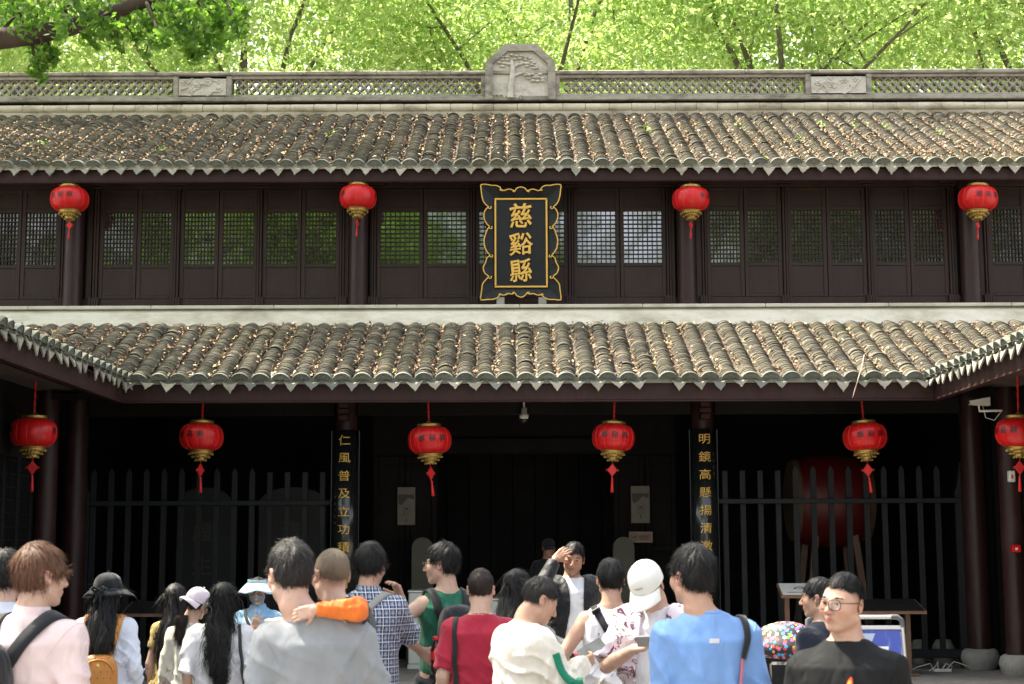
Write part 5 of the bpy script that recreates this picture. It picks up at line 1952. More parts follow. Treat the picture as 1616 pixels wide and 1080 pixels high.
def eye_mat():
    m, nt, b = new_mat('eye')
    tc = nt.nodes.new('ShaderNodeTexCoord')
    sp = nt.nodes.new('ShaderNodeSeparateXYZ'); nt.links.new(tc.outputs['Object'], sp.inputs[0])
    r2 = math_n(nt, 'ADD', math_n(nt, 'MULTIPLY', sp.outputs[0], sp.outputs[0]), math_n(nt, 'MULTIPLY', sp.outputs[2], sp.outputs[2]))
    col = ramp(nt, math_n(nt, 'MULTIPLY', math_n(nt, 'SQRT', r2), 80), [(0, (.006, .004, .003)), (.46, (.03, .015, .008)), (.52, (.62, .58, .55))], 'CONSTANT')
    nt.links.new(col, b.inputs['Base Color'])
    b.inputs['Roughness'].default_value = .08
    return m


M_EYE = eye_mat()
M_SHADE = plain('nostril_mouth_shade', (.10, .03, .025), .6)  # dark tone painted in for shade in the nostrils and between the lips
EYE_MESH = MB().ball((0, 0, 0), .0128, 14, 9).mesh('eye', M_EYE)
M_FRAME = plain('spectacle_frame', (.012, .010, .010), .3)
m, nt, b = new_mat('spectacle_lens')
tp = nt.nodes.new('ShaderNodeBsdfTransparent'); gl = nt.nodes.new('ShaderNodeBsdfGlossy'); gl.inputs['Roughness'].default_value = .02
mx = nt.nodes.new('ShaderNodeMixShader'); mx.inputs[0].default_value = .05
nt.links.new(tp.outputs[0], mx.inputs[1]); nt.links.new(gl.outputs[0], mx.inputs[2]); nt.links.new(mx.outputs[0], nt.nodes['Material Output'].inputs[0])
M_LENS = m
M_SHOE = simple('shoe_leather', (.05, .05, .05), (.03, .03, .03), .5, 20)


# ------------------------------------------------------------------ the figure
def ik(sh, wr, l1, l2, pole):
    sh, wr, pole = np.array(sh), np.array(wr), np.array(pole, float)
    d = wr - sh; D = np.linalg.norm(d)
    if D > (l1 + l2) * .995:
        wr = sh + d / D * (l1 + l2) * .995; d = wr - sh; D = np.linalg.norm(d)
    u = d / D
    a = (l1 * l1 - l2 * l2 + D * D) / (2 * D)
    h = math.sqrt(max(l1 * l1 - a * a, 0))
    p = pole - u * (pole @ u); p /= np.linalg.norm(p) + 1e-9
    return sh + u * a + p * h, wr


def add_hand(v, wr, fdir, pdir, sgn, curl=.35, spread=.0, thumb_in=.3):
    """wr wrist, fdir finger direction, pdir direction the palm faces, sgn thumb side"""
    f = np.array(fdir, float); f /= np.linalg.norm(f)
    n = np.array(pdir, float); n = n - f * (n @ f); n /= np.linalg.norm(n)
    s = np.cross(f, n) * sgn             # towards the thumb
    wr = np.array(wr)
    for o_, w in ((-.026, .016), (0, .018), (.024, .017)):
        v.rc(wr + s * o_ * .7 + f * .005, wr + s * o_ + f * .078, .016, .0145, .012)
    for i, (o_, L) in enumerate(((.029, .068), (.0095, .076), (-.010, .070), (-.028, .054))):
        p = wr + s * o_ + f * .080
        c = curl * (1 + .12 * i)
        ang = 0.0
        for sg, frac in enumerate((.45, .32, .25)):
            ang += c * (1.0 if sg else .7)
            dirv = f * math.cos(ang) + n * math.sin(ang) + s * (spread * (1.5 - i) * .3)
            dirv /= np.linalg.norm(dirv)
            q_ = p + dirv * L * frac
            v.rc(p, q_, .0093 - .0008 * sg, .0086 - .0008 * sg, .004)
            p = q_
    t0 = wr + s * .026 + f * .022
    d1 = f * .62 + s * .72 + n * (.25 + thumb_in); d1 /= np.linalg.norm(d1)
    t1 = t0 + d1 * .042
    d2 = f * .85 + s * .30 + n * (.35 + thumb_in); d2 /= np.linalg.norm(d2)
    t2 = t1 + d2 * .030; t3 = t2 + d2 * .024
    v.rc(t0, t1, .015, .0115, .012); v.rc(t1, t2, .0112, .010, .004); v.rc(t2, t3, .010, .008, .004)


def head_sdf(v, Hm, Hp, female=False, fat=1.0, sc=1.0):
    """adds the head in its own frame (eyes at z = 0, face towards -y)"""
    Rm = Hm
    def T(p): return Hp + Rm @ (np.array(p, float) * sc)
    def E(c, r, k=.015, op='u', R2=None):
        v.ell(T(c), np.array(r) * sc, k * sc, op, Rm if R2 is None else Rm @ R2)
    def C(a, b_, r1, r2, k=.012, op='u'): v.rc(T(a), T(b_), r1 * sc, r2 * sc, k * sc, op)
    j = .92 if female else fat
    E((0, .014, .030), (.0735, .094, .085))
    E((0, -.030, -.022), (.0645 * j, .060, .086), .03)
    for s in (-1, 1):
        C((s * .050 * j, .0, -.062), (s * .016, -.062, -.100), .020 * j, .016, .025)
        E((s * .043, -.052, -.026), (.026 * j, .030, .030), .02)
        C((s * .016, -.084, .021), (s * .044, -.072, .018), .0100, .0085, .012)
    E((0, -.074, -.100), (.021, .017, .016), .016)
    E((0, -.078, -.062), (.028, .020, .024), .016)
    for s in (-1, 1): E((s * .0315, -.101, .0005), (.0185, .017, .0135), .012, 's')
    for s in (-1, 1):
        C((s * .019, -.0864, .0070), (s * .044, -.0794, .0062), .0050, .0046, .006)        # upper lid
        C((s * .020, -.0854, -.0078), (s * .042, -.0794, -.0072), .0044, .0042, .006)
    C((0, -.090, .010), (0, -.115, -.031), .0078, .0125, .008)
    for s in (-1, 1): E((s * .0125, -.101, -.036), (.0088, .012, .0078), .006)
    C((-.018, -.0935, -.0620), (.018, -.0935, -.0620), .0040, .0040, .005)
    C((-.013, -.0925, -.0710), (.013, -.0925, -.0710), .0046, .0046, .005)
    C((-.023, -.0965, -.0665), (.023, -.0965, -.0665), .0016, .0016, .003, 's')
    for s in (-1, 1):
        Re = np.array(Matrix.Rotation(R(-12), 3, 'X') @ Matrix.Rotation(R(s * 22), 3, 'Z'))
        E((s * .0815, .018, -.008), (.0075, .021, .0325), .006, 'u', Re)
        E((s * .0895, .010, -.006), (.006, .010, .018), .004, 's', Re)
    C((0, .022, -.045), (0, .036, -.125), .052 * (.9 if female else 1), .050 * (.88 if female else min(fat, 1.1)), .03)


def head_tint(V, Hm, Hp, sc, fade=None, beard=0.0, lips=(.80, .44, .42)):
    L = (V - Hp) @ Hm / sc
    t = np.ones((len(V), 3))
    near = (np.abs(L[:, 2]) < .16) & (np.abs(L[:, 1]) < .15) & (np.abs(L[:, 0]) < .11)
    x, y, z = L[:, 0], L[:, 1], L[:, 2]
    lip = np.exp(-((np.abs(x) / .020) ** 4 + ((z + .0665) / .0082) ** 4)) * (y < -.085)
    t *= 1 - lip[:, None] * (1 - np.array(lips))
    red = np.exp(-(((np.abs(x) - .042) / .022) ** 2 + ((z + .03) / .02) ** 2)) * (y < -.03) + np.exp(-((x / .018) ** 2 + ((z + .03) / .016) ** 2)) * (y < -.09) + 1.0 * ((np.abs(x) > .078) & (np.abs(z + .008) < .035)) * near
    t *= 1 - np.clip(red, 0, 1)[:, None] * np.array([.0, .14, .14])
    soc = np.exp(-(((np.abs(x) - .0315) / .018) ** 2 + ((z + .004) / .014) ** 2)) * (y < -.06)
    t *= 1 - soc[:, None] * np.array([.16, .2, .2])
    if beard:
        bd = (np.exp(-((z + .085) / .035) ** 2) * (y < .0)) * (1 - lip)
        t *= 1 - (beard * bd * near)[:, None] * np.array([.5, .42, .36])
    if fade is not None:          # shaved sides: hair colour showing through the scalp
        zc = np.interp(y, [-.12, -.07, -.045, -.03, .0, .04, .07, .10], [.09, .075, .05, .012, -.0, -.035, -.06, -.075])
        k = np.clip((z - zc) / .045, 0, 1) * near
        t = t * (1 - k[:, None]) + np.array(fade) * k[:, None]
    return t, near


def strands(Pts, N, flow, L, w, lift, rs, wave=0.0, seg=3, droop=0.0):
    """tapering hair strips; all arrays over n strands"""
    n = len(Pts)
    r = np.random.default_rng(rs)
    t = flow - N * (flow * N).sum(1)[:, None]
    t /= np.linalg.norm(t, axis=1)[:, None] + 1e-9
    s = np.cross(t, N)
    rows = []
    ph = r.uniform(0, 6.28, n)[:, None]
    for i in range(seg + 1):
        u = i / seg
        p = Pts + t * L[:, None] * u + N * (lift[:, None] * math.sin(u * 1.6)) + s * (wave * np.sin(u * 5 + ph)) + np.array([0, 0, -1.0]) * droop * u * u * L[:, None]
        ww = w * (1 - .85 * u)
        rows.append(np.stack([p - s * ww, p + s * ww], 1))
    V = np.stack(rows, 1).reshape(-1, 3)
    base = np.arange(n)[:, None] * (2 * (seg + 1))
    F_ = np.concatenate([base + [[2 * i, 2 * i + 1, 2 * i + 3, 2 * i + 2]] for i in range(seg)], 0)
    return V, F_


def vert_normals(V, Fq):
    a, b_, c, d = (V[Fq[:, i]] for i in range(4))
    fn = np.cross(c - a, d - b_)
    N = np.zeros_like(V)
    for i in range(4): np.add.at(N, Fq[:, i], fn)
    return N / (np.linalg.norm(N, axis=1)[:, None] + 1e-12)


HAIRLINE = {
    'short': ([-.13, -.085, -.062, -.04, -.012, .012, .036, .06, .10], [.068, .062, .050, .022, .012, .020, -.028, -.064, -.080]),
    'fringe': ([-.13, -.085, -.062, -.04, -.012, .012, .036, .06, .10], [.030, .026, .020, .008, .002, .014, -.034, -.074, -.094]),
    'crop': ([-.13, -.085, -.062, -.04, -.012, .012, .036, .06, .10], [.082, .077, .068, .050, .042, .038, .020, -.006, -.030]),
    'buzz': ([-.13, -.085, -.062, -.04, -.012, .012, .036, .06, .10], [.075, .066, .052, .022, .010, .016, -.030, -.062, -.078]),
    'woman': ([-.13, -.085, -.062, -.04, -.012, .012, .036, .06, .10], [.060, .056, .040, .0, -.04, -.07, -.09, -.10, -.11]),
}


def hair_cap(style, top, side, mat, rs, Hm, Hp, sc=1.0, whorl=(.01, .060, .112), slen=.03, nst=1500, lift=.012, wild=.35, w=.0016, parent=None, bald=0.0):
    v = Vol((-.14, -.16, -.16), (.14, .17, .19), .0065)
    v.ell((0, .015, .031), (.0738 + side * .75, .0945 + side * .8, .0855 + top * .8), .01)
    hl = HAIRLINE[style]
    r = np.random.default_rng(rs)
    X, Y, Z = v.ax[0][:, None, None], v.ax[1][None, :, None], v.ax[2][None, None, :]
    zc = np.interp(v.ax[1], hl[0], hl[1])[None, :, None]
    ph = r.uniform(0, 6, 6)
    zc = zc + .006 * np.sin(60 * X + ph[0]) * (Y < 0) + .004 * np.sin(90 * X + 50 * Y + ph[1])
    ang = np.arctan2(X - whorl[0], Y - whorl[1]); rad = np.sqrt((X - whorl[0]) ** 2 + (Y - whorl[1]) ** 2)
    tuft = np.sin(ang * 9 + 40 * rad + ph[2] + 2 * np.sin(ang * 4 + ph[3])) * np.sin(70 * Z + 5 * ang + ph[4])
    d = v.d + (.35 * min(side + .003, .012)) * tuft.astype(np.float32)
    d = np.maximum(d, (zc - Z) * .8)
    v.d = d.astype(np.float32)
    V, Fq = v.mesh()
    N = vert_normals(V, Fq)
    # hair lies over the skull only on the outside
    ok = ((V - np.array([0, .018, .031])) * N).sum(1) > .02
    cand = np.nonzero(ok)[0]
    pick = cand[r.integers(0, len(cand), nst)]
    Pp, Np = V[pick] + r.normal(0, .002, (nst, 3)), N[pick]
    flow = Pp - np.array(whorl) + np.array([0, -.01, -.02])
    flow /= np.linalg.norm(flow, axis=1)[:, None] + 1e-6
    flow = flow + wild * r.normal(size=flow.shape)
    V2, F2 = strands(Pp - Np * .002, Np, flow, slen * r.uniform(.5, 1.4, nst), w, lift * .6 * r.uniform(.1, 1.3, nst) * np.where(r.random(nst) < .05, 2.0, 1.0), rs + 1, .002, 3, .25)
    VV = np.concatenate([V, V2]); FF = np.concatenate([Fq, F2 + len(V)])
    VV = Hp + (VV * sc) @ Hm.T
    o = link('hair', np_mesh('hair', VV, FF, mat, smooth=True), parent)
    return o


TORSO = {
    'm': [(.80, 0, .0, .150, .100), (.88, 0, .0, .166, .116), (.96, 0, .0, .164, .116), (1.06, 0, -.004, .152, .108), (1.16, 0, -.004, .160, .112), (1.25, 0, -.002, .168, .118), (1.32, 0, .004, .164, .110), (1.375, 0, .010, .120, .084), (1.425, 0, .014, .070, .060)],
    'f': [(.80, 0, .0, .155, .105), (.88, 0, .0, .170, .116), (.96, 0, .0, .158, .108), (1.06, 0, -.002, .128, .092), (1.16, 0, -.006, .138, .100), (1.24, 0, -.012, .146, .112), (1.31, 0, .0, .140, .100), (1.37, 0, .008, .104, .076), (1.415, 0, .012, .062, .054)],
}


def wrinkle(v, amp, rs, lo=.8, hi=1.45, fit=1.0):
    r = np.random.default_rng(rs)
    X, Y, Z = v.ax[0][:, None, None], v.ax[1][None, :, None], v.ax[2][None, None, :]
    p = r.uniform(0, 6.28, 8)
    s1 = np.sin(17 * Z + 9 * X * np.sign(r.normal()) + 1.6 * np.sin(11 * X + p[0]) + 4 * Y + p[1])
    s2 = np.sin(24 * X + 7 * Z + 2.0 * np.sin(6 * Z + p[2]) + 9 * Y + p[3])
    s3 = np.sin(33 * Z - 21 * X + 1.3 * np.sin(14 * Y + 9 * X + p[4]) + p[5])
    m1 = .5 + .5 * np.sin(7 * X + 5 * Z + p[6]); m2 = .5 + .5 * np.sin(9 * X - 8 * Z + 3 * Y + p[7]); m3 = .5 + .5 * np.sin(12 * Z + 6 * X + p[2])
    f = (1 - np.abs(s1)) ** 2 * 1.3 * m1 + (1 - np.abs(s2)) ** 2 * 1.1 * m2 ** 1.5 + (1 - np.abs(s3)) ** 2 * .9 * m3 ** 2
    low = np.clip((1.40 - Z) / .26, .35, 1)
    side = .55 + .45 * np.clip(np.abs(X) / .14, 0, 1.3)
    v.d = (v.d - 2.5 * amp * (f - .6) * low * side).astype(np.float32)


class Person:
    pass


def person(px, Y, top_py, yaw, label, head=(None, 0, 0), sex='m', girth=1.0, skin='mid', arms=None, hands='simple', shirt=None, pants=None, hair=None, fade=None, beard=0.0, fat=1.0, face=True, ground=0.0, headfwd=0.0, hscale=1.0, seed=1, category='person', lift=0.0, xw=None, H=None, browmat=None, eyes=True, shw=0.0, brow=True, headside=0.0, shz=0.0, fineh=.0062):
    q_ = Person()
    yawr = R(yaw)
    H = H or (ZP(top_py, Y, px) - ground - lift)
    s = H / 1.70
    X = XP(px, Y, top_py + 40) if xw is None else xw
    hy = R((head[0] if head[0] is not None else yaw) - yaw)
    hy = (hy + math.pi) % (2 * math.pi) - math.pi
    hy = max(-1.35, min(1.35, hy))
    Hm = rotm(hy, R(head[1]), R(head[2]))
    piv = np.array([0, .02, 1.475])
    Hp = piv + np.array([headside, -.004 - headfwd, 0]) + Hm @ np.array([0, -.028 , .110]) * (.5 + .5 * hscale)
    # keep the head above the given pixel column
    off_ = Matrix.Rotation(yawr, 3, 'Z') @ Vector((Hp[0] * s, Hp[1] * s, 0))
    root = empty('person', (X - off_.x, Y, ground + lift), yawr, label=label, cat=category)
    root.scale = (s, s, s)
    q_.root, q_.s, q_.Hm, q_.Hp, q_.hs = root, s, Hm, Hp, hscale
    shx = (.160 if sex == 'm' else .138) * (1 + (girth - 1) * .45) + shw * .5
    g = girth
    lev = [(z, cx, cy * g, rx * g, ry * g) for z, cx, cy, rx, ry in TORSO[sex]]
    q_.lev = lev
    A = {}
    arms = arms or {}
    for nm, sg in (('L', 1), ('R', -1)):
        sh = np.array([sg * shx, .010, 1.338 + shz])
        spec = arms.get(nm)
        if spec is None: spec = dict(w=(sg * (shx + .065 * g), -.05, .83), pole=(sg * .25, .8, 0), f=(0, -.15, -1), n=(-sg, 0, 0))
        el, wr = ik(sh, spec['w'], .285, .255, spec.get('pole', (sg * .5, .6, -.6)))
        A[nm] = (sh, el, wr, spec)
    q_.arms = A
    # ---- one continuous body
    fine = [(Hp - .15 * hscale, Hp + np.array([.15, .15, .14]) * hscale, fineh if face else .008)]
    hand_on = {nm: (hands == 'fine' or nm in hands) for nm in 'LR'} if hands != 'simple' else {'L': False, 'R': False}
    allp = [A[n_][i] for n_ in 'LR' for i in range(3)]
    for nm in 'LR':
        wr, sp = A[nm][2], A[nm][3]
        if hand_on[nm]:
            fd = np.array(sp.get('f', (0, 0, -1)), float); fd /= np.linalg.norm(fd)
            c = wr + fd * .08
            fine.append((c - .11, c + .11, .0062))
        allp.append(wr + np.array(sp.get('f', (0, 0, -1)), float) * .2)
    allp = np.array(allp)
    lo = np.minimum(allp.min(0) - .08, (-.22, -.24, -.02)); hi = np.maximum(allp.max(0) + .08, (.22, .2, 1.60))
    hi = np.maximum(hi, Hp + .14 * hscale); lo = np.minimum(lo, Hp - .14 * hscale)
    lo[2] = -.02
    v = Vol(lo, hi, .0145, fine)
    v.loft(lev, .03)
    [v.rc((0, .022, 1.392), (sg * shx * .9, .012, 1.338 + shz), .046, .046, .04) for sg in (-1, 1)]
    v.rc((0, .014, 1.36), Hp + Hm @ np.array([0, .03, -.10]) * hscale, .066 * (.9 if sex == 'f' else g ** .5), .050 * (.88 if sex == 'f' else min(fat, 1.1)), .045)
    for sg in (-1, 1):
        v.rc((sg * .085, 0, .86), (sg * .088, .0, .46), .085 * g, .055, .03)
        v.rc((sg * .088, .0, .46), (sg * .09, .02, .08), .054, .036, .02)
        v.rc((sg * .09, .03, .045), (sg * .10, -.13, .030), .036, .028, .02)
    for nm, sg in (('L', 1), ('R', -1)):
        sh, el, wr, sp = A[nm]
        ag = (.86 if sex == 'f' else 1.0) * (1 + (g - 1) * .5)
        v.rc(sh, el, .049 * ag, .039 * ag, .03)
        mid = el + (wr - el) * .3
        v.rc(el, mid, .039 * ag, .040 * ag, .015); v.rc(mid, wr, .040 * ag, .027 * ag, .015)
        if hand_on[nm]:
            add_hand(v, wr, sp.get('f', (0, 0, -1)), sp.get('n', (-sg, 0, 0)), sp.get('thumb', sg), sp.get('curl', .35), sp.get('spread', 0), sp.get('tin', .3))
        else:
            f = np.array(sp.get('f', (0, 0, -1)), float); f /= np.linalg.norm(f)
            v.rc(wr, wr + f * .09, .030, .032, .02); v.rc(wr + f * .09, wr + f * .17, .026, .014, .015)
            v.rc(wr + f * .03, wr + f * .09 + np.array([0, -.035, 0]), .016, .011, .012)
    head_sdf(v, Hm, Hp, sex == 'f', fat, hscale)
    V, Fq = v.mesh()
    body = np_mesh('body', V, Fq, SKIN[skin], smooth=True)
    tint, near = head_tint(V, Hm, Hp, hscale, fade, beard)
    at = body.attributes.new('tint', 'FLOAT_COLOR', 'POINT')
    at.data.foreach_set('color', np.concatenate([tint, np.ones((len(V), 1))], 1).astype(np.float32).ravel())
    q_.body = link('body', body, root)
    if eyes:
        for sx in (-1, 1):
            e = link('eye', EYE_MESH, q_.body)
            e.location = Hp + Hm @ np.array([sx * .0315, -.0752, -.0005]) * hscale
            e.rotation_euler = Matrix(Hm.tolist()).to_euler()
            e.scale = (hscale,) * 3
    if brow:
        def hl(p): return Hp + Hm @ (np.array(p, float) * hscale)
        for sx in (-1, 1):
            n_ = 90
            u = rng.random(n_)
            p = np.stack([sx * (.013 + .037 * u), -.0915 + .016 * u ** 1.6, .0222 + .004 * np.sin(u * 2.8) + rng.normal(0, .0016, n_)], 1)
            fl = np.stack([np.full(n_, sx * 1.0), np.full(n_, .2), .15 - .5 * u], 1)
            Nn = np.tile(np.array([0, -1.0, .1]), (n_, 1))
            a_, b2 = strands(p, Nn, fl, np.full(n_, .008), .0009, np.full(n_, .001), 5 + sx, 0, 2)
            link('eyebrow', np_mesh('eyebrow', Hp + (a_ * hscale) @ Hm.T, b2, browmat or HAIR_BLACK), q_.body)
            MB().tube([hl(c) for c in ((sx * .0175, -.0880, .0022), (sx * .024, -.0908, .0052), (sx * .032, -.0905, .0062), (sx * .040, -.0868, .0048), (sx * .0465, -.0818, .0022))], [.0006, .0010, .0012, .0011, .0006], 5).build('eyelashes', HAIR_BLACK, q_.body)
            MB().ball(hl((sx * .0068, -.1125, -.0432)), (.0036, .0030, .0022), 6, 4).build('nostril_shade', M_SHADE, q_.body)  # dark ball standing in for the shade of the nostril opening
        MB().tube([hl(c) for c in ((-.0225, -.0895, -.0672), (-.010, -.0962, -.0660), (0, -.0975, -.0668), (.010, -.0962, -.0660), (.0225, -.0895, -.0672))], [.0006, .0010, .0010, .0010, .0006], 5).build('mouth_line', M_SHADE, q_.body)
    # ---- clothes
    if shirt: q_.shirt = make_shirt(q_, sex, g, seed, **shirt)
    if pants is not None:
        v = Vol((-.34, -.28, .04), (.34, .28, 1.0), .017)
        if pants[1] == 'skirt':
            v.loft([(pants[2], 0, 0, .27, .24), (.7, 0, 0, .22, .18), (.86, 0, 0, .185 * g, .135 * g), (.98, 0, 0, .15 * g, .11 * g)], .02)
        else:
            v.loft([(.78, 0, 0, .165 * g, .12 * g), (.86, 0, 0, .180 * g, .128 * g), (.98, 0, 0, .168 * g, .122 * g)], .03)
            zl = pants[2]
            for sg in (-1, 1): v.flatcone((sg * .088, 0, .87), (sg * .09, .01, .06), .100 * g, .070, 0, (.87 - zl) / .81, .03)
        wrinkle(v, .006, seed + 9, 0, .9)
        V, Fq = v.mesh()
        link('skirt' if pants[1] == 'skirt' else 'trousers', np_mesh('trousers', V, Fq, pants[0], smooth=True), root)
    for sg in (-1, 1):
        mb = MB()
        mb.ball((sg * .095, -.03, .05), (.05, .14, .05), 12, 7)
        sv = [(x, y, max(z, .004)) for x, y, z in mb.v]
        mb.v = sv
        mb.build('shoe', M_SHOE, root)
    if hair:
        q_.hair = hair_cap(Hm=Hm, Hp=Hp, sc=hscale, parent=root, rs=seed * 13 + 5, **hair)
    return q_


def make_shirt(q_, sex, g, seed, mat=None, kind='tee', loose=.018, hem=.84, sleeve=.72, neck='crew', amp=.006, slv_r=1.0, name='shirt', zmax=None, flare=0.0, neckr=1.0, band=None, seams=True):
    lev = [(z, cx, cy, rx + loose * (1 if z < 1.36 else .55) + flare * max(0, 1.2 - z), ry + loose * (1 if z < 1.36 else .5) + flare * max(0, 1.2 - z)) for z, cx, cy, rx, ry in q_.lev]
    # boxier below the chest, like cloth hanging from it
    rxc = max(l[3] for l in lev if l[0] > 1.2); ryc = max(l[4] for l in lev if l[0] > 1.2)
    hang = .55 if kind in ('tee', 'long') else .25
    lev = [(z, cx, cy, rx + (max(rxc * .97 - rx, 0) * hang if z < 1.25 else 0), ry + (max(ryc * .97 - ry, 0) * hang if z < 1.25 else 0)) for z, cx, cy, rx, ry in lev]
    pts = np.array([q_.arms[n_][i] for n_ in 'LR' for i in range(3)])
    lo = np.minimum(pts.min(0) - .12, (-.3, -.22, hem - .03)); hi = np.maximum(pts.max(0) + .12, (.3, .22, 1.52))
    lo[2] = min(hem - .03, lo[2]); hi[2] = max(1.52, hi[2])
    v = Vol(lo, hi, .0105)
    L = np.array(lev)
    hl = [(hem,) + tuple(np.interp(hem, L[:, 0], L[:, i]) for i in range(1, 5))] + [l for l in lev if l[0] > hem]
    v.loft(hl, .03, 2.35)
    shx = abs(q_.arms['L'][0][0])
    if kind != 'tank':
        [v.rc((0, .024, 1.384), (sg * shx * .95, .012, q_.arms['L'][0][2] - .002), .048 + loose * .3, .050 + loose * .5, .05) for sg in (-1, 1)]
    else:
        [v.rc((0, .024, 1.382), (sg * shx * .62, .014, 1.366), .048 + loose * .3, .046 + loose * .5, .03) for sg in (-1, 1)]
    v.rc((0, .014, 1.33), (0, .016, 1.372), .088 * (.9 if sex == 'f' else 1) * g ** .5, .066 * neckr, .05)
    ag = (.88 if sex == 'f' else 1.0) * (1 + (g - 1) * .5) * slv_r
    for nm in 'LR':
        sh, el, wr, sp = q_.arms[nm]
        if kind == 'tee':
            v.flatcone(sh, el, .056 * ag + loose * .5, .056 * ag + loose * .75, -.02, sleeve, .035); v.ell(sh, (.056 * ag + loose * .5,) * 3, .03)
        elif kind == 'long':
            v.rc(sh, el, .056 * ag + loose * .5, .052 * ag + loose * .5, .04)
            v.flatcone(el, wr, .052 * ag + loose * .5, .038 * ag + loose * .3, 0, max(sleeve, .05), .03)
            e = el + (wr - el) * sleeve
            if band: v.rc(el + (wr - el) * (sleeve - .1), e, .045 * ag + loose * .4, .042 * ag + loose * .4, .012)
    wrinkle(v, amp, seed + 3)
    if kind != 'tee' or True:
        X, Y_, Z = v.ax[0][:, None, None], v.ax[1][None, :, None], v.ax[2][None, None, :]
        # fold crowding on the arms
        r = np.random.default_rng(seed)
        for nm in 'LR':
            sh, el, wr, sp = q_.arms[nm]
            dd = np.sqrt((X - el[0]) ** 2 + (Y_ - el[1]) ** 2 + (Z - el[2]) ** 2)
            v.d -= (amp * .9 * np.exp(-(dd / .13) ** 2) * np.sin(dd * 70 + 4 * np.sin(30 * X + r.uniform(0, 6)))).astype(np.float32)
    if kind == 'long':
        X, Y_, Z = v.ax[0][:, None, None], v.ax[1][None, :, None], v.ax[2][None, None, :]
        for nm in 'LR':
            sh, el, wr, sp = q_.arms[nm]
            for a_, b2, k_ in ((sh, el, .6), (el, wr, 1.0)):
                ba = b2 - a_; L_ = np.linalg.norm(ba); u_ = ba / L_
                al = (X - a_[0]) * u_[0] + (Y_ - a_[1]) * u_[1] + (Z - a_[2]) * u_[2]
                r2 = (X - a_[0]) ** 2 + (Y_ - a_[1]) ** 2 + (Z - a_[2]) ** 2 - al ** 2
                m_ = np.exp(-(r2 / .012) ** 2) * ((al > -.02) & (al < L_ * .9))
                f_ = (1 - np.abs(np.sin(al * 34 + 26 * X + 18 * Z + 2 * np.sin(40 * Y_ + seed)))) ** 2
                v.d -= (amp * 1.0 * k_ * m_ * (f_ - .4)).astype(np.float32)
    if neck == 'scoop' or kind == 'tank':
        v.ell((0, -.10, 1.44), (.075, .10, .085), .01, 's'); v.ell((0, .09, 1.46), (.07, .08, .055), .01, 's')
    V, Fq = v.mesh()
    root = q_.root
    me = np_mesh(name, V, Fq, mat, smooth=True)
    o = link(name, me, root)
    q_.bvh = BVHTree.FromPolygons([tuple(p) for p in V], [tuple(f) for f in Fq])
    if seams:
        for nm in 'LR':
            sh, el, wr, sp = q_.arms[nm]
            d_ = (el - sh) / np.linalg.norm(el - sh)
            d2 = d_ * .55 + np.array([np.sign(sh[0]) * .83, 0, 0]); d2 /= np.linalg.norm(d2)
            rings = [(sh + d2 * .012, d2, .125)]
            if kind == 'tee': rings.append((sh + (el - sh) * (sleeve - .075), d_, .14))
            for c_, ax_, rad in rings:
                e1 = np.cross(ax_, (0, 1.0, 0)); e1 /= np.linalg.norm(e1); e2 = np.cross(ax_, e1)
                pts = []
                for k in range(41):
                    th = 2 * math.pi * k / 40
                    dr = e1 * math.cos(th) + e2 * math.sin(th)
                    hit = q_.bvh.ray_cast(Vector(c_ + dr * .35), Vector(-dr), .32)
                    if hit[0] is not None: pts.append(hit[0] + hit[1] * .0004)
                run = []
                for p in pts + [None]:
                    if p is not None and (not run or (p - run[-1]).length < .05): run.append(p)
                    else:
                        if len(run) > 4: MB().tube(run, .0017, 5).build('seam', mat, o)
                        run = [p] if p is not None else []
    if neck == 'crew':
        mb = MB()
        pts = []
        for k in range(25):
            a = 2 * math.pi * k / 24
            pts.append((.073 * neckr * math.sin(a) * (.92 if sex == 'f' else g ** .4), .012 - .072 * neckr * math.cos(a), 1.412 - .024 * math.cos(a)))
        mb.tube(pts, .0085, 8)
        mb.build('collar', mat, o)
    elif neck == 'collar':
        v = Vol((-.14, -.14, 1.36), (.14, .15, 1.50), .006)
        def f(X, Y_, Z):
            Z = Z + .012
            t = np.clip((1.478 - Z) / .06, 0, 1.2)
            rr = .062 + .022 * t ** 1.4
            q2 = np.sqrt((X / 1.03) ** 2 + (Y_ - .018) ** 2)
            return np.maximum(np.maximum(np.abs(q2 - rr) - .0055, Z - 1.478 - .006 * np.sin(12 * X)), np.maximum(1.418 - Z, -(Y_ + .075 + .6 * (Z - 1.45)) - .3 * np.abs(X)))
        v.put(f, (-.11, -.1, 1.4), (.11, .12, 1.485), .004)
        V2, F2 = v.mesh()
        link('collar', np_mesh('collar', V2, F2, mat, smooth=True), o)
    return o


def to_surface(bvh, p, off=.006):
    loc, nrm, i, d = bvh.find_nearest(Vector(p))
    return np.array(loc + nrm * off), np.array(nrm)


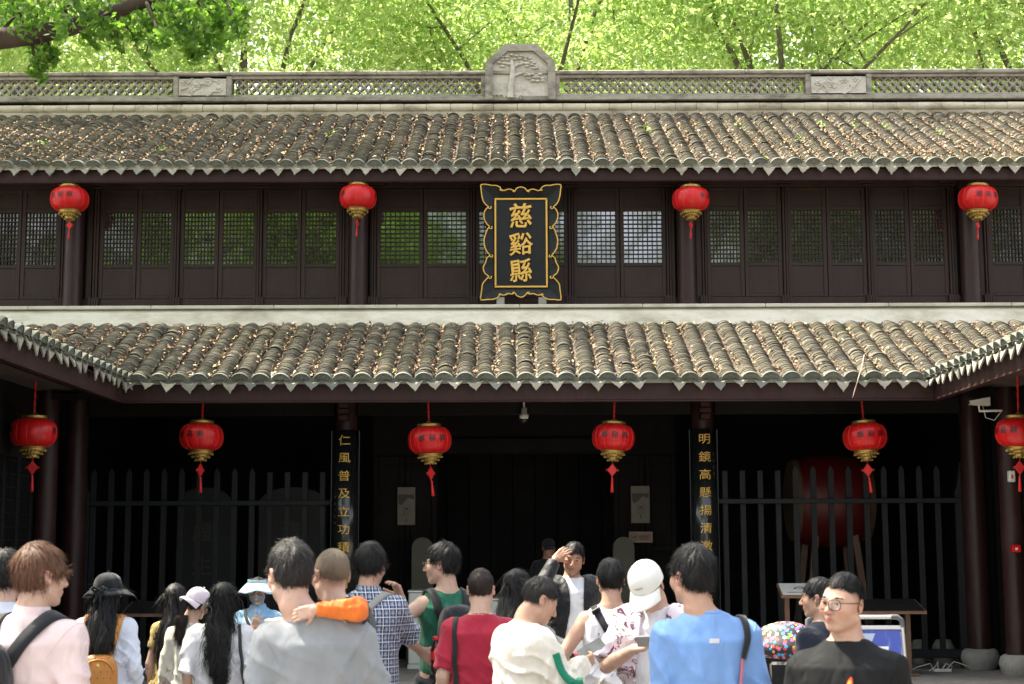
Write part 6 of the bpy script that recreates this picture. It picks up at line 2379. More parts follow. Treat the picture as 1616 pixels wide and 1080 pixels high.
def ribbon(bvh, pts, width, name, mat, parent, off=.006, thick=.004, n=22, width_dir=None):
    """strap lying on a garment: pts is a rough local polyline"""
    pts = np.array(pts, float)
    seg = np.linalg.norm(np.diff(pts, axis=0), axis=1); cum = np.concatenate([[0], np.cumsum(seg)])
    u = np.linspace(0, cum[-1], n)
    C = np.stack([np.interp(u, cum, pts[:, i]) for i in range(3)], 1)
    S, Nn = zip(*[to_surface(bvh, c, off) for c in C])
    S, Nn = np.array(S), np.array(Nn)
    for _ in range(3):
        S[1:-1] = (S[:-2] + 2 * S[1:-1] + S[2:]) / 4; Nn[1:-1] = (Nn[:-2] + 2 * Nn[1:-1] + Nn[2:]) / 4
    Nn /= np.linalg.norm(Nn, axis=1)[:, None]
    T = np.gradient(S, axis=0); T /= np.linalg.norm(T, axis=1)[:, None]
    B = np.cross(T, Nn); B /= np.linalg.norm(B, axis=1)[:, None]
    w = width / 2
    rows = np.stack([S - B * w, S - B * w + Nn * thick, S + B * w + Nn * thick, S + B * w], 1)
    V = rows.reshape(-1, 3)
    Fc = []
    for i in range(n - 1):
        for k in range(4):
            k2 = (k + 1) % 4
            Fc.append((4 * i + k, 4 * i + k2, 4 * i + 4 + k2, 4 * i + 4 + k))
    m = np_mesh(name, V, np.array(Fc), mat)
    return link(name, m, parent)


def spectacles(q_, mat=None, w=.027, h=.021, lens=True):
    g = empty('spectacles')
    g.parent = q_.root
    M4 = (Matrix(q_.Hm.tolist()) * 1.0).to_4x4(); M4.translation = Vector(q_.Hp)
    g.matrix_local = M4
    for s in (-1, 1):
        pts = []
        for k in range(17):
            a = 2 * math.pi * k / 16
            c, d = math.cos(a), math.sin(a)
            pts.append((s * .033 + w * math.copysign(abs(c) ** .6, c), -.113 + .010 * (abs(s * .033 + w * c) / .06) ** 2, -.003 + h * math.copysign(abs(d) ** .7, d)))
        MB().tube(pts, .0021, 6).build('rim', mat or M_FRAME, g)
        MB().tube([(s * .060, -.104, .006), (s * .076, -.07, .006), (s * .083, .0, .004), (s * .084, .025, -.008)], .0020, 6).build('temple', mat or M_FRAME, g)
        if lens:
            mb = MB()
            mb.add([(x, y, z) for x, y, z in pts[:-1]] + [(x, y + .002, z) for x, y, z in pts[:-1]], [tuple(range(15, -1, -1)), tuple(range(16, 32))])
            mb.build('lens', M_LENS, g)
    MB().tube([(-.008, -.112, .003), (0, -.115, .006), (.008, -.112, .003)], .002, 6).build('bridge', mat or M_FRAME, g)
    return g


def cap(q_, mat, back=False, roll=0.0, brim_len=.075, sc=1.06, tilt=-6, brim=True):
    """baseball cap in the head frame: crown, brim, button"""
    c = empty('cap'); c.parent = q_.root
    M4 = Matrix(q_.Hm.tolist()).to_4x4() @ Matrix.Rotation(R(180 if back else 0), 4, 'Z') @ Matrix.Rotation(R(tilt), 4, 'X')
    M4.translation = Vector(q_.Hp + q_.Hm @ np.array([0, .016, .030]))
    c.matrix_local = M4
    mb = MB()
    n, m_ = 36, 11
    V, Fc = [], []
    for i in range(m_ + 1):
        th = (math.pi * .53) * i / m_
        for k in range(n):
            a = 2 * math.pi * k / n
            seam = 1 - .016 * max(0, 1 - abs(math.sin(3 * a)) * 7)
            z = .101 * math.cos(th) ** .9 if math.cos(th) > 0 else .108 * math.cos(th)
            crk = 1 + .008 * math.sin(5 * a + 3 * th)
            V.append((.089 * math.sin(th) ** .82 * math.sin(a) * seam * crk, -.109 * math.sin(th) ** .82 * math.cos(a) * seam * crk, z * seam))
    for i in range(m_):
        for k in range(n):
            k2 = (k + 1) % n
            Fc.append((i * n + k, (i + 1) * n + k, (i + 1) * n + k2, i * n + k2))
    cr = mb.add(V, Fc, True).build('crown', mat, c)
    MB().ball((0, 0, .108), (.008, .008, .005), 8, 4).build('button', mat, cr)
    if brim:
        V, Fc = [], []
        nu, nv = 17, 7
        for lay in (0, -.004):
            for j in range(nv):
                for i in range(nu):
                    u = -1 + 2 * i / (nu - 1)
                    a = u * 1.15
                    ex, ey = .089 * math.sin(a), -.109 * math.cos(a)
                    t = j / (nv - 1)
                    ly = brim_len * t * (1 - .55 * u * u) 
                    x = ex * (1 + .05 * t)
                    V.append((x, ey - ly, -.010 - .020 * u * u * (0.4 + t) - .022 * t * t + lay))
        for j in range(nv - 1):
            for i in range(nu - 1):
                a = j * nu + i
                Fc.append((a, a + 1, a + nu + 1, a + nu))
                b_ = a + nu * nv
                Fc.append((b_, b_ + nu, b_ + nu + 1, b_ + 1))
        e = [(nv - 1) * nu + i for i in range(nu)]
        for i in range(nu - 1): Fc.append((e[i], e[i + 1], e[i + 1] + nu * nv, e[i] + nu * nv))
        MB().add(V, Fc, True).build('brim', mat, c)
    return c


def long_hair(q_, zend, mat, seed, width=.085, wave=.012, nst=900, xoff=0.0, yback=.0, name='hair', spread=1.0, yend=None):
    """hair falling from the back of the head over the shoulders"""
    Hp, Hm = q_.Hp, q_.Hm
    top = Hp + Hm @ np.array([0, .05, .05]); low = Hp + Hm @ np.array([0, .062, -.09])
    v = Vol((-.22, -.16, zend - .08), (.22, .30, Hp[2] + .13), .0095)
    yb = max(low[1], .10) + yback
    ye = .150 if yend is None else yend
    lev = [(zend - .05, low[0] + xoff, ye, .018, .016), (zend + .04, low[0] + xoff, ye + .002, width * .62 * spread, .028), ((zend + 1.40) / 2, low[0] + xoff * .7, ye - .002, width * .92 * spread, .036), (1.38, low[0] + xoff * .3, yb + .018, width * 1.0 * spread, .045), (1.45, low[0], low[1] + .025, .088, .058), (Hp[2] - .06, low[0] * .5 + Hp[0] * .5, Hp[1] + .040, .096, .082), (Hp[2] + .0, Hp[0], Hp[1] + .034, .096, .088), (Hp[2] + .06, Hp[0], Hp[1] + .030, .083, .076)]
    v.loft(lev, .02, 2.0)
    r = np.random.default_rng(seed)
    X, Y, Z = v.ax[0][:, None, None], v.ax[1][None, :, None], v.ax[2][None, None, :]
    ph = r.uniform(0, 6, 4)
    v.d -= (.0055 * np.sin(95 * X + 4 * np.sin(9 * Z + ph[0]) + ph[1]) + .004 * np.sin(190 * X + 8 * np.sin(6 * Z) + ph[2])).astype(np.float32)
    V, Fq = v.mesh()
    N = vert_normals(V, Fq)
    # keep the face side open
    pick = r.integers(0, len(V), nst)
    Pp, Np = V[pick], N[pick]
    L = np.clip((Pp[:, 2] - zend) * .7, .05, .22) * r.uniform(.6, 1.25, nst)
    flow = np.tile(np.array([0, .05, -1.0]), (nst, 1)) + r.normal(0, .10, (nst, 3))
    V2, F2 = strands(Pp - Np * .003, Np, flow, L, .0022, r.uniform(0, .010, nst), seed, wave, 5, 0.0)
    VV = np.concatenate([V, V2]); FF = np.concatenate([Fq, F2 + len(V)])
    return link(name, np_mesh(name, VV, FF, mat, smooth=True), q_.root)
# ------------------------------------------------------------------ clothes
def stripes(axis, freq, c, width=.5, amt=1.0):
    def ex(nt, col):
        tc = nt.nodes.new('ShaderNodeTexCoord'); sp = nt.nodes.new('ShaderNodeSeparateXYZ'); nt.links.new(tc.outputs['Object'], sp.inputs[0])
        f = math_n(nt, 'FRACT', math_n(nt, 'MULTIPLY', sp.outputs[axis], freq))
        return mix(nt, math_n(nt, 'MULTIPLY', math_n(nt, 'LESS_THAN', f, width), amt), col, c)
    return ex


def plaid(nt, col):
    tc = nt.nodes.new('ShaderNodeTexCoord'); sp = nt.nodes.new('ShaderNodeSeparateXYZ'); nt.links.new(tc.outputs['Object'], sp.inputs[0])
    xr = math_n(nt, 'ADD', sp.outputs[0], math_n(nt, 'MULTIPLY', sp.outputs[1], .6))
    def band(v, fr, ph, w): return math_n(nt, 'LESS_THAN', math_n(nt, 'FRACT', math_n(nt, 'ADD', math_n(nt, 'MULTIPLY', v, fr), ph)), w)
    bx, bz = band(xr, 21, .1, .62), band(sp.outputs[2], 21, .3, .62)
    c = mix(nt, math_n(nt, 'MULTIPLY', bx, .86), (.26, .29, .36), (.022, .036, .10))
    c = mix(nt, math_n(nt, 'MULTIPLY', bz, .66), c, (.020, .036, .11))
    lx, lz = band(xr, 21, .86, .10), band(sp.outputs[2], 21, .06, .10)
    c = mix(nt, math_n(nt, 'MULTIPLY', math_n(nt, 'MAXIMUM', lx, lz), .85), c, (.72, .73, .75))
    l2 = math_n(nt, 'MAXIMUM', band(xr, 21, .42, .05), band(sp.outputs[2], 21, .62, .05))
    return mix(nt, math_n(nt, 'MULTIPLY', l2, .5), c, (.55, .58, .65))


def blots(scale, c, thr=.56, c2=None):
    def ex(nt, col):
        n = nt.nodes.new('ShaderNodeTexNoise'); n.inputs['Scale'].default_value = scale; n.inputs['Detail'].default_value = 2.0; n.inputs['Distortion'].default_value = 2.5
        tc = nt.nodes.new('ShaderNodeTexCoord'); nt.links.new(tc.outputs['Object'], n.inputs['Vector'])
        f = ramp(nt, n.outputs[0], [(thr, (0, 0, 0)), (thr + .03, (1, 1, 1)), (thr + .075, (1, 1, 1)), (thr + .10, (0, 0, 0))])
        return mix(nt, f, col, c)
    return ex


def waves_print(nt, col):
    tc = nt.nodes.new('ShaderNodeTexCoord')
    v = nt.nodes.new('ShaderNodeTexVoronoi'); v.inputs['Scale'].default_value = 22.0
    nt.links.new(tc.outputs['Object'], v.inputs['Vector'])
    f = math_n(nt, 'LESS_THAN', math_n(nt, 'FRACT', math_n(nt, 'MULTIPLY', v.outputs['Distance'], 5.0)), .45)
    n = noise(nt, 5, 2, .5)
    k = math_n(nt, 'MULTIPLY', f, ramp(nt, n, [(.42, (0, 0, 0)), (.5, (1, 1, 1))]))
    c = mix(nt, k, col, (.62, .70, .78))
    return mix(nt, math_n(nt, 'MULTIPLY', math_n(nt, 'LESS_THAN', v.outputs['Distance'], .12), .7), c, (.06, .11, .26))


def floral(nt, col):
    tc = nt.nodes.new('ShaderNodeTexCoord')
    v = nt.nodes.new('ShaderNodeTexVoronoi'); v.inputs['Scale'].default_value = 26.0
    nt.links.new(tc.outputs['Object'], v.inputs['Vector'])
    return mix(nt, math_n(nt, 'LESS_THAN', v.outputs['Distance'], .26), col, (.05, .04, .03))


C_PINK = cloth('pink_stripe_cotton', (.66, .52, .505), (.60, .455, .445), extra=stripes(0, 150, (.70, .60, .59), .4, .5))
C_WHITEBLUE = cloth('white_blue_cotton', (.58, .62, .74), (.50, .55, .68), extra=stripes(0, 120, (.70, .72, .78), .5, .6))
C_CREAMKNIT = cloth('cream_knit', (.60, .58, .50), (.52, .50, .43), fold=.3)
C_WHITE = cloth('white_cotton', (.70, .70, .72), (.62, .62, .66))
C_WHITETEE = cloth('white_jersey', (.74, .74, .76), (.66, .66, .70), fold=.25)
C_GREY = cloth('heather_grey_jersey', (.25, .262, .275), (.215, .228, .24), fold=.28)
C_ORANGE = cloth('orange_nylon', (.70, .17, .022), (.60, .13, .016), .55, .4)
C_BLACKN = cloth('black_nylon', (.016, .017, .02), (.010, .010, .012), .5, .4)
C_PLAID = cloth('navy_plaid_cotton', (.5, .5, .5), extra=plaid, fold=.25)
C_GREEN = cloth('dark_green_jersey', (.022, .145, .085), (.014, .105, .06), fold=.4)
C_CRIMSON = cloth('crimson_jersey', (.36, .022, .045), (.29, .014, .035), fold=.3)
C_CREAM = cloth('cream_sweatshirt', (.74, .70, .60), (.68, .63, .54), fold=.3)
C_EMERALD = cloth('emerald_stripe', (.012, .22, .12), (.01, .18, .10))
C_LILAC = cloth('lilac_print', (.62, .55, .66), (.66, .58, .58), extra=blots(9, (.12, .05, .08)), fold=.25)
C_BLUE = cloth('sky_blue_jersey', (.185, .33, .62), (.15, .285, .56), fold=.3)
C_BLACKT = cloth('black_jersey', (.0085, .009, .0095), (.006, .0063, .0066), .8, .35, sheen=.0)
C_NAVY = cloth('navy_cotton', (.016, .02, .035), (.011, .014, .025))
C_GREYC = cloth('grey_cardigan', (.30, .285, .275), (.25, .235, .225))
C_BLUEPRINT = cloth('blue_wave_print', (.24, .44, .66), (.20, .38, .60), extra=waves_print, fold=.2)
C_YELLOW = cloth('yellow_floral', (.50, .36, .13), (.44, .31, .10), extra=floral)
C_PURPLE = cloth('purple_skirt', (.30, .20, .40), (.24, .16, .33))
C_JEANS = cloth('dark_trousers', (.025, .028, .038), (.018, .02, .028))
C_BEIGE = cloth('beige_jacket', (.52, .50, .42), (.46, .44, .37), fold=.55)
C_HATBLACK = cloth('black_hat_cotton', (.012, .015, .019), (.009, .011, .014), fold=.2)
C_CAPPINK = cloth('pale_pink_cap', (.66, .58, .64), (.60, .52, .58), fold=.15)
C_CAPWHITE = cloth('white_cap', (.76, .75, .70), (.70, .69, .64), fold=.12)
C_VISOR = cloth('pale_blue_visor', (.46, .62, .70), (.40, .56, .64), fold=.2)
C_MASK = cloth('grey_mask', (.22, .25, .30), (.20, .225, .27), fold=.1)
C_STRAP = cloth('black_webbing', (.014, .015, .017), (.010, .010, .012), .6, .05)
M_TAN = simple('tan_leather', (.50, .20, .030), (.42, .155, .022), .42, 14, .15)
M_STUD = plain('dark_stud', (.03, .02, .014), .35, .4)
M_BRASS = plain('brass', (.72, .52, .12), .3, .8)
M_BLKLEATHER = simple('black_leather', (.014, .013, .013), (.009, .009, .009), .35, 25, .25)
M_PHONE = plain('phone_glass', (.012, .014, .016), .06, 0, .8)
M_PHONEF = plain('phone_frame', (.42, .42, .42), .3, .7)
M_PINKP = plain('pink_plastic', (.65, .12, .20), .35)
M_COLA = plain('cola', (.03, .008, .004), .1)
M_REDP = plain('red_plastic', (.62, .015, .02), .3)

SHORT = dict(style='short', top=.022, side=.011, mat=HAIR_BLACK, slen=.034, nst=1700, lift=.010)


def on_root(q_, name, label, cat):
    """a separate thing carried by a person, sharing the person's placement"""
    t = empty(name, q_.root.location.copy(), q_.root.rotation_euler.z, label=label, cat=cat)
    t.scale = q_.root.scale.copy()
    return t


# 1 black-haired man at the very edge
a = person(8, 7.7, 873, 178, 'person with thick black hair in pale blue, standing behind the man in pink', head=(178, 4, 0), skin='fair', shirt=dict(mat=C_WHITEBLUE, kind='tee', neck='collar'), pants=(C_JEANS, 'trousers', .1), hair=dict(SHORT, top=.03, side=.016, slen=.045, nst=2200), face=False, eyes=False, brow=False, seed=11)

# 2 pink shirt
a = person(64, 6.4, 863, 166, 'person with brown hair in a pale pink shirt, black backpack strap over the shoulder', head=(138, 3, 0), skin='fair', girth=1.05, shirt=dict(mat=C_PINK, kind='long', loose=.03, neck='collar', sleeve=.95, amp=.008), pants=(C_JEANS, 'trousers', .1), hair=dict(style='fringe', top=.028, side=.017, mat=HAIR_BROWN, slen=.05, nst=2600, lift=.007, wild=.22), seed=12)
t = on_root(a, 'black_backpack', 'black nylon backpack on the person in the pink shirt', 'backpack')
def pack_mesh(w, h, d, zc, yc, xc=0.0):
    v = Vol((xc - w - .05, yc - .05, zc - h - .06), (xc + w + .05, yc + d + .1, zc + h + .06), .012)
    def f(X, Y, Z):
        tz = np.clip((Z - zc) / h, -1, 1)
        ww = w * (1 - .16 * np.clip(tz, 0, 1) ** 2)
        dd = d * (1 - .25 * np.clip(tz, 0, 1) ** 2)
        q_ = (np.abs((X - xc) / ww) ** 4 + np.abs((Y - yc - d * .45) / (dd * .55)) ** 3 + np.abs((Z - zc) / h) ** 5) ** .25
        return (q_ - 1) * min(w, d, h) * .6
    v.put(f, (xc - w, yc, zc - h), (xc + w, yc + d, zc + h), .01)
    return v
v = pack_mesh(.15, .24, .17, 1.10, .125, -.13 * -1)
V, Fq = v.mesh()
bag = link('bag', np_mesh('bag', V, Fq, C_BLACKN, smooth=True), t)
v = pack_mesh(.11, .10, .07, 1.02, .27, .13)
V, Fq = v.mesh()
link('pocket', np_mesh('pocket', V, Fq, C_BLACKN, smooth=True), bag)
# strap from the shoulder nearer the collar down to the bag on his back
ribbon(a.bvh, [(-.12, -.13, 1.28), (-.128, -.06, 1.40), (-.115, .03, 1.44), (-.06, .11, 1.36), (-.0, .15, 1.27), (.05, .16, 1.20)], .058, 'shoulder_strap', C_STRAP, t, .008, .008)
ribbon(a.bvh, [(.12, -.13, 1.28), (.128, -.06, 1.40), (.12, .03, 1.44), (.12, .11, 1.36), (.12, .15, 1.30)], .058, 'shoulder_strap', C_STRAP, t, .008, .008)

# 3 woman with the black hat and tan backpack
a = person(170, 10.0, 908, 184, 'person with long black hair, black bow hat and white shirt, carrying the tan backpack', head=(168, 4, 0), sex='f', skin='fair', girth=1.0, shirt=dict(mat=C_WHITEBLUE, kind='long', loose=.035, hem=.72, neck='none', sleeve=.95, amp=.008), pants=(C_JEANS, 'trousers', .1), hair=dict(style='woman', top=.008, side=.010, mat=HAIR_BLACK, slen=.05, nst=500), seed=13, eyes=False, brow=False, shw=.03)
long_hair(a, 1.09, HAIR_BLACK, 31, width=.10, wave=.010, nst=1300, yend=.165)
hat = cap(a, C_HATBLACK, sc=1.0, tilt=-4, brim=False)
hat.scale = (1.10, 1.06, 1.04)
V, Fc = [], []
n, mrow = 40, 6
for j in range(mrow):
    t_ = j / (mrow - 1)
    for k in range(n):
        aa_ = 2 * math.pi * k / n
        back = max(0, -math.cos(aa_)) ** .7          # brim left open behind, where the bow is tied
        ext = .085 * t_ * (1 - .75 * back)
        wv = .012 * math.sin(3 * aa_ + 1) * t_
        V.append(((.090 + ext) * math.sin(aa_), -(.108 + ext) * math.cos(aa_), -.008 - .055 * t_ ** 1.3 * (.5 + .5 * abs(math.sin(aa_))) + wv))
Fc = [(j * n + k, j * n + (k + 1) % n, (j + 1) * n + (k + 1) % n, (j + 1) * n + k) for j in range(mrow - 1) for k in range(n)]
br = MB().add(V, Fc, True).build('brim', C_HATBLACK, hat)
sol = br.modifiers.new('thickness', 'SOLIDIFY'); sol.thickness = .004
mb = MB()
for s in (-1, 1):
    mb.tube([(0, .118, -.012), (s * .03, .135, .006), (s * .05, .132, -.004), (s * .03, .13, -.022), (0, .118, -.014)], [.006, .011, .012, .010, .006], 7)
    mb.tube([(0, .118, -.015), (s * .012, .128, -.05), (s * .022 + .008, .130, -.095)], [.007, .010, .006], 6)
mb.ball((0, .121, -.012), (.012, .010, .010), 8, 5)
mb.build('bow', C_HATBLACK, hat)
t = on_root(a, 'tan_backpack', 'small tan leather backpack with dark studs and brass badge', 'backpack')
v = pack_mesh(.125, .165, .12, 1.00, .135)
V, Fq = v.mesh()
bag = link('bag', np_mesh('bag', V, Fq, M_TAN, smooth=True), t)
bt = BVHTree.FromPolygons([tuple(p) for p in V], [tuple(f) for f in Fq])
st = MB()
for r_ in range(7):
    for c_ in range(6):
        p0 = Vector((-.11 + c_ * .044 + (r_ % 2) * .022, .5, .875 + r_ * .044))
        hit = bt.ray_cast(p0, Vector((0, -1, 0)))
        if hit[0] is not None: st.ball(hit[0], (.0042, .003, .0042), 6, 3)
st.build('studs', M_STUD, bag)
hit = bt.ray_cast(Vector((0, .5, 1.09)), Vector((0, -1, 0)))[0]
MB().ball(hit, (.013, .004, .016), 10, 5).build('badge', M_BRASS, bag)
mb = MB()
pts = []
for k in range(15):
    a_ = math.pi * k / 14
    hit = bt.ray_cast(Vector((.105 * math.cos(a_), .5, 1.035 + .095 * math.sin(a_))), Vector((0, -1, 0)))[0]
    if hit is not None: pts.append(hit + Vector((0, .004, 0)))
mb.tube(pts, .007, 6).build('zip', M_TAN, bag)
mb = MB()
mb.tube([(-.045, .165, 1.155), (-.042, .175, 1.20), (0, .178, 1.222), (.042, .175, 1.20), (.045, .165, 1.155)], .008, 7).build('handle', M_TAN, bag)
for s in (-1, 1):
    o_ = ribbon(a.bvh, [(s * .10, -.12, 1.25), (s * .115, -.05, 1.385), (s * .11, .04, 1.42), (s * .088, .12, 1.30), (s * .065, .15, 1.17), (s * .05, .16, 1.12)], .046, 'shoulder_strap', M_TAN, t, .012, .009)
    sm = MB()
    vs_ = [v_.co for v_ in o_.data.vertices]
    for i in range(2, 20, 2):
        c = (Vector(vs_[4 * i + 1]) + Vector(vs_[4 * i + 2])) / 2
        sm.ball(c, .0045, 6, 3)
    sm.build('studs', M_STUD, o_)

# 4 woman with straight hair and yellow floral dress
a = person(277, 11.0, 922, 176, 'person with long straight black hair and yellow floral dress, behind the pink cap', head=(176, 0, 6), sex='f', skin='fair', shirt=dict(mat=C_YELLOW, kind='tee', hem=.62, loose=.02, sleeve=.6, flare=.1), pants=(C_YELLOW, 'skirt', .35), hair=dict(style='woman', top=.010, side=.012, mat=HAIR_BLACK, slen=.05, nst=500), seed=14, eyes=False, brow=False, face=False)
long_hair(a, 1.02, HAIR_BLACK, 32, width=.095, wave=.006, nst=1200, xoff=.05, yend=.145)

# 5 woman with pink cap worn backwards
a = person(312, 10.4, 928, 172, 'person in a pale pink cap worn backwards, curly ponytail and cream cardigan', head=(150, 4, -20), sex='f', skin='fair', shirt=dict(mat=C_CREAMKNIT, kind='long', hem=.92, loose=.022, sleeve=.5, neck='none', amp=.008), pants=(C_PURPLE, 'skirt', .4), hair=dict(style='woman', top=.004, side=.008, mat=HAIR_DARK, slen=.04, nst=500), seed=15, brow=False, eyes=False)
c = cap(a, C_CAPPINK, back=True, tilt=-14, brim_len=.068)
v = Vol((-.12, .0, 1.1), (.22, .3, 1.5), .010)
pt = a.Hp + a.Hm @ np.array([0, .11, -.05])
v.rc(pt, pt + np.array([.028, .02, -.06]), .026, .038, .02); v.rc(pt + np.array([.028, .02, -.06]), pt + np.array([.04, .012, -.19]), .040, .036, .02); v.rc(pt + np.array([.04, .012, -.19]), pt + np.array([.03, .01, -.27]), .035, .008, .02)
V, Fq = v.mesh(); N = vert_normals(V, Fq)
r_ = np.random.default_rng(5)
pk = r_.integers(0, len(V), 700)
V2, F2 = strands(V[pk], N[pk], np.tile(np.array([.1, 0, -1.0]), (700, 1)) + r_.normal(0, .4, (700, 3)), r_.uniform(.04, .09, 700), .0020, r_.uniform(.0, .014, 700), 9, .012, 5)
link('ponytail', np_mesh('ponytail', np.concatenate([V, V2]), np.concatenate([Fq, F2 + len(V)]), HAIR_DARK, smooth=True), a.root)

# 6 woman with long wavy hair
a = person(352, 9.8, 921, 186, 'person with very long wavy black hair and white puff-sleeved blouse', head=(172, 2, -4), sex='f', skin='fair', girth=1.04, shirt=dict(mat=C_WHITE, kind='tee', hem=.8, loose=.045, sleeve=1.0, slv_r=1.15, neck='none', amp=.010), pants=(C_JEANS, 'trousers', .1), hair=dict(style='woman', top=.014, side=.016, mat=HAIR_BLACK, slen=.07, nst=900), seed=16, eyes=False, brow=False, shw=.04)
long_hair(a, 1.0, HAIR_BLACK, 33, width=.082, wave=.030, nst=2200, xoff=-.02, yend=.185, spread=.95)
t = on_root(a, 'black_handbag', 'black leather handbag with gold clasps hanging on the white blouse', 'handbag')
v = pack_mesh(.07, .085, .09, .93, .10, -.235)
V, Fq = v.mesh()
bag = link('bag', np_mesh('bag', V, Fq, M_BLKLEATHER, smooth=True), t)
for x, y, z in ((-.225, .195, .985), (-.29, .17, .90)): MB().ball((x, y, z), .010, 8, 5).build('clasp', M_BRASS, bag)
ribbon(a.bvh, [(-.125, -.10, 1.30), (-.13, -.02, 1.40), (-.135, .05, 1.40), (-.15, .14, 1.25), (-.17, .16, 1.08), (-.20, .15, .98)], .022, 'strap', M_BLKLEATHER, t, .008, .006)

# 7 guide with visor and mask
a = person(407, 12.3, 912, 2, 'person in a pale blue sun visor and grey mask, blue wave-print shirt', head=(2, 4, 0), sex='f', skin='fair', arms={'R': dict(w=(-.01, -.20, 1.26), pole=(-.8, .2, -.6), f=(.35, -.1, .9), n=(.3, .9, 0), curl=.7), }, hands='fine', shirt=dict(mat=C_BLUEPRINT, kind='tee', loose=.03, hem=.75, sleeve=.95, neck='collar', amp=.006), pants=(C_JEANS, 'trousers', .1), hair=dict(style='woman', top=.012, side=.008, mat=HAIR_DARK, slen=.03, nst=500), seed=17, shw=.03)
spectacles(a, lens=False)
vis = empty('visor'); vis.parent = a.root
M4 = Matrix(a.Hm.tolist()).to_4x4(); M4.translation = Vector(a.Hp + a.Hm @ np.array([0, .012, .052])); vis.matrix_local = M4
V = []
n, mrow = 48, 7
for j in range(mrow):
    t_ = j / (mrow - 1)
    for k in range(n):
        a_ = 2 * math.pi * k / n
        ext = .085 * t_
        V.append(((.092 + ext) * math.sin(a_), -(.112 + ext) * math.cos(a_), .022 - .062 * t_ ** 1.2 - .030 * t_ * abs(math.sin(a_)) + .008 * math.sin(5 * a_ + .6) * t_))
br = MB().add(V, [(j * n + k, j * n + (k + 1) % n, (j + 1) * n + (k + 1) % n, (j + 1) * n + k) for j in range(mrow - 1) for k in range(n)], True).build('brim', C_VISOR, vis)
br.modifiers.new('thickness', 'SOLIDIFY').thickness = .004
MB().lathe([(.092, .020), (.094, .045), (.090, .052)], 36, wob=lambda a_, z: 1 + .11 * abs(math.sin(a_)) ** 2).build('band', C_VISOR, vis)
v = Vol((-.11, -.16, -.14), (.11, .03, .04), .006)
def fm(X, Y, Z):
    d1 = sd_ell((0, -.028, -.042), (.070, .084, .072))(X, Y, Z)
    return np.maximum(np.abs(d1) - .003, np.maximum(Z + .016 + .25 * np.abs(X), Y + .028))
v.put(fm, (-.08, -.13, -.125), (.08, .0, .0), .004)
v.rc((0, -.105, -.020), (0, -.112, -.050), .006, .006, .02)
V, Fq = v.mesh()
mo = link('mask', np_mesh('mask', a.Hp + V @ a.Hm.T, Fq, C_MASK, smooth=True), a.root)
MB().ball(a.Hp + a.Hm @ np.array([.0, -.118, -.062]), (.008, .004, .012), 8, 4).build('whistle', M_BRASS, a.root)
# grey sleeve guard on the raised arm
sh, el, wr, sp = a.arms['R']
v = Vol(np.minimum(el, wr) - .08, np.maximum(el, wr) + .08, .008)
v.flatcone(el, wr, .048, .034, .05, .98, .01)
V, Fq = v.mesh()
link('sleeve_guard', np_mesh('sleeve_guard', V, Fq, C_GREYC, smooth=True), a.root)
ribbon(a.bvh, [(-.11, .0, 1.41), (-.10, -.09, 1.36), (-.02, -.15, 1.22), (.08, -.15, 1.05), (.13, -.12, .95)], .028, 'cross_strap', C_STRAP, a.root, .006, .004)

# 8 man in grey T-shirt
gm = person(457, 6.2, 858, 184, 'person with short dark hair and glasses in a heather grey T-shirt, holding the boy', head=(-152, 6, 0), headside=.085, girth=1.01, fat=1.04, skin='fair', arms={'R': dict(w=(-.14, -.26, 1.04), pole=(-.45, .6, -.6), f=(.5, -.8, 0), n=(0, 0, 1)), 'L': dict(w=(.18, -.22, .98), pole=(.3, .6, -.6), f=(-.5, -.8, 0), n=(0, 0, 1))}, shirt=dict(mat=C_GREY, kind='tee', loose=.020, sleeve=.86, slv_r=1.05, amp=.007), pants=(C_JEANS, 'trousers', .1), hair=dict(style='short', top=.026, side=.012, mat=HAIR_GREY, slen=.026, nst=4200, lift=.010, wild=.25, w=.0012), seed=18, shw=.01)
spectacles(gm, lens=False)

# 9 boy carried on his arm: placed against the man's chest side, arm round his neck
bz = .52
bx, by = XP(521, 6.40, 900), 6.40
boyH = ZP(882, 6.40, 521) - bz
br_root_yaw = -104
def blocal(wx, wy, wz, s):
    p = Matrix.Rotation(-R(br_root_yaw), 3, 'Z') @ Vector((wx - bx, wy - by, 0))
    return (p.x / s, p.y / s, (wz - bz) / s)
sB = boyH / 1.70
wrist = P(464, 962, 6.07); elbow_dir = P(545, 985, 5.9)
hand_f = Matrix.Rotation(-R(br_root_yaw), 3, 'Z') @ Vector((-.9, .05, -.28))
palm_n = Matrix.Rotation(-R(br_root_yaw), 3, 'Z') @ Vector((.0, 1, -.1))
wr2 = P(452, 968, 6.03)
hand_f2 = Matrix.Rotation(-R(br_root_yaw), 3, 'Z') @ Vector((-.35, -.25, -.8))
boy = person(521, 6.40, 882, br_root_yaw, 'boy with buzz cut in an orange and black jacket, arm round the grey-shirted neck', head=(-148, -2, 0), skin='fair', lift=bz, girth=.98, hscale=1.34, headfwd=.12, arms={'L': dict(w=blocal(wrist.x, wrist.y, wrist.z, sB), pole=(.3, .8, .2), f=tuple(hand_f), n=tuple(palm_n), curl=.35), 'R': dict(w=(-.16, -.42, 1.30), pole=(-.6, .2, -.6), f=(.2, -1, .1), n=(1, 0, 0))}, hands='L', shirt=dict(mat=C_ORANGE, kind='long', loose=.03, hem=.84, sleeve=.97, neck='crew', amp=.011, slv_r=.98), pants=(C_JEANS, 'trousers', .1), hair=dict(style='buzz', top=.002, side=.001, mat=HAIR_BUZZ, slen=.004, nst=3000, lift=.004, w=.0012), fade=(.46, .42, .38), seed=19, xw=bx, H=boyH, category='boy')
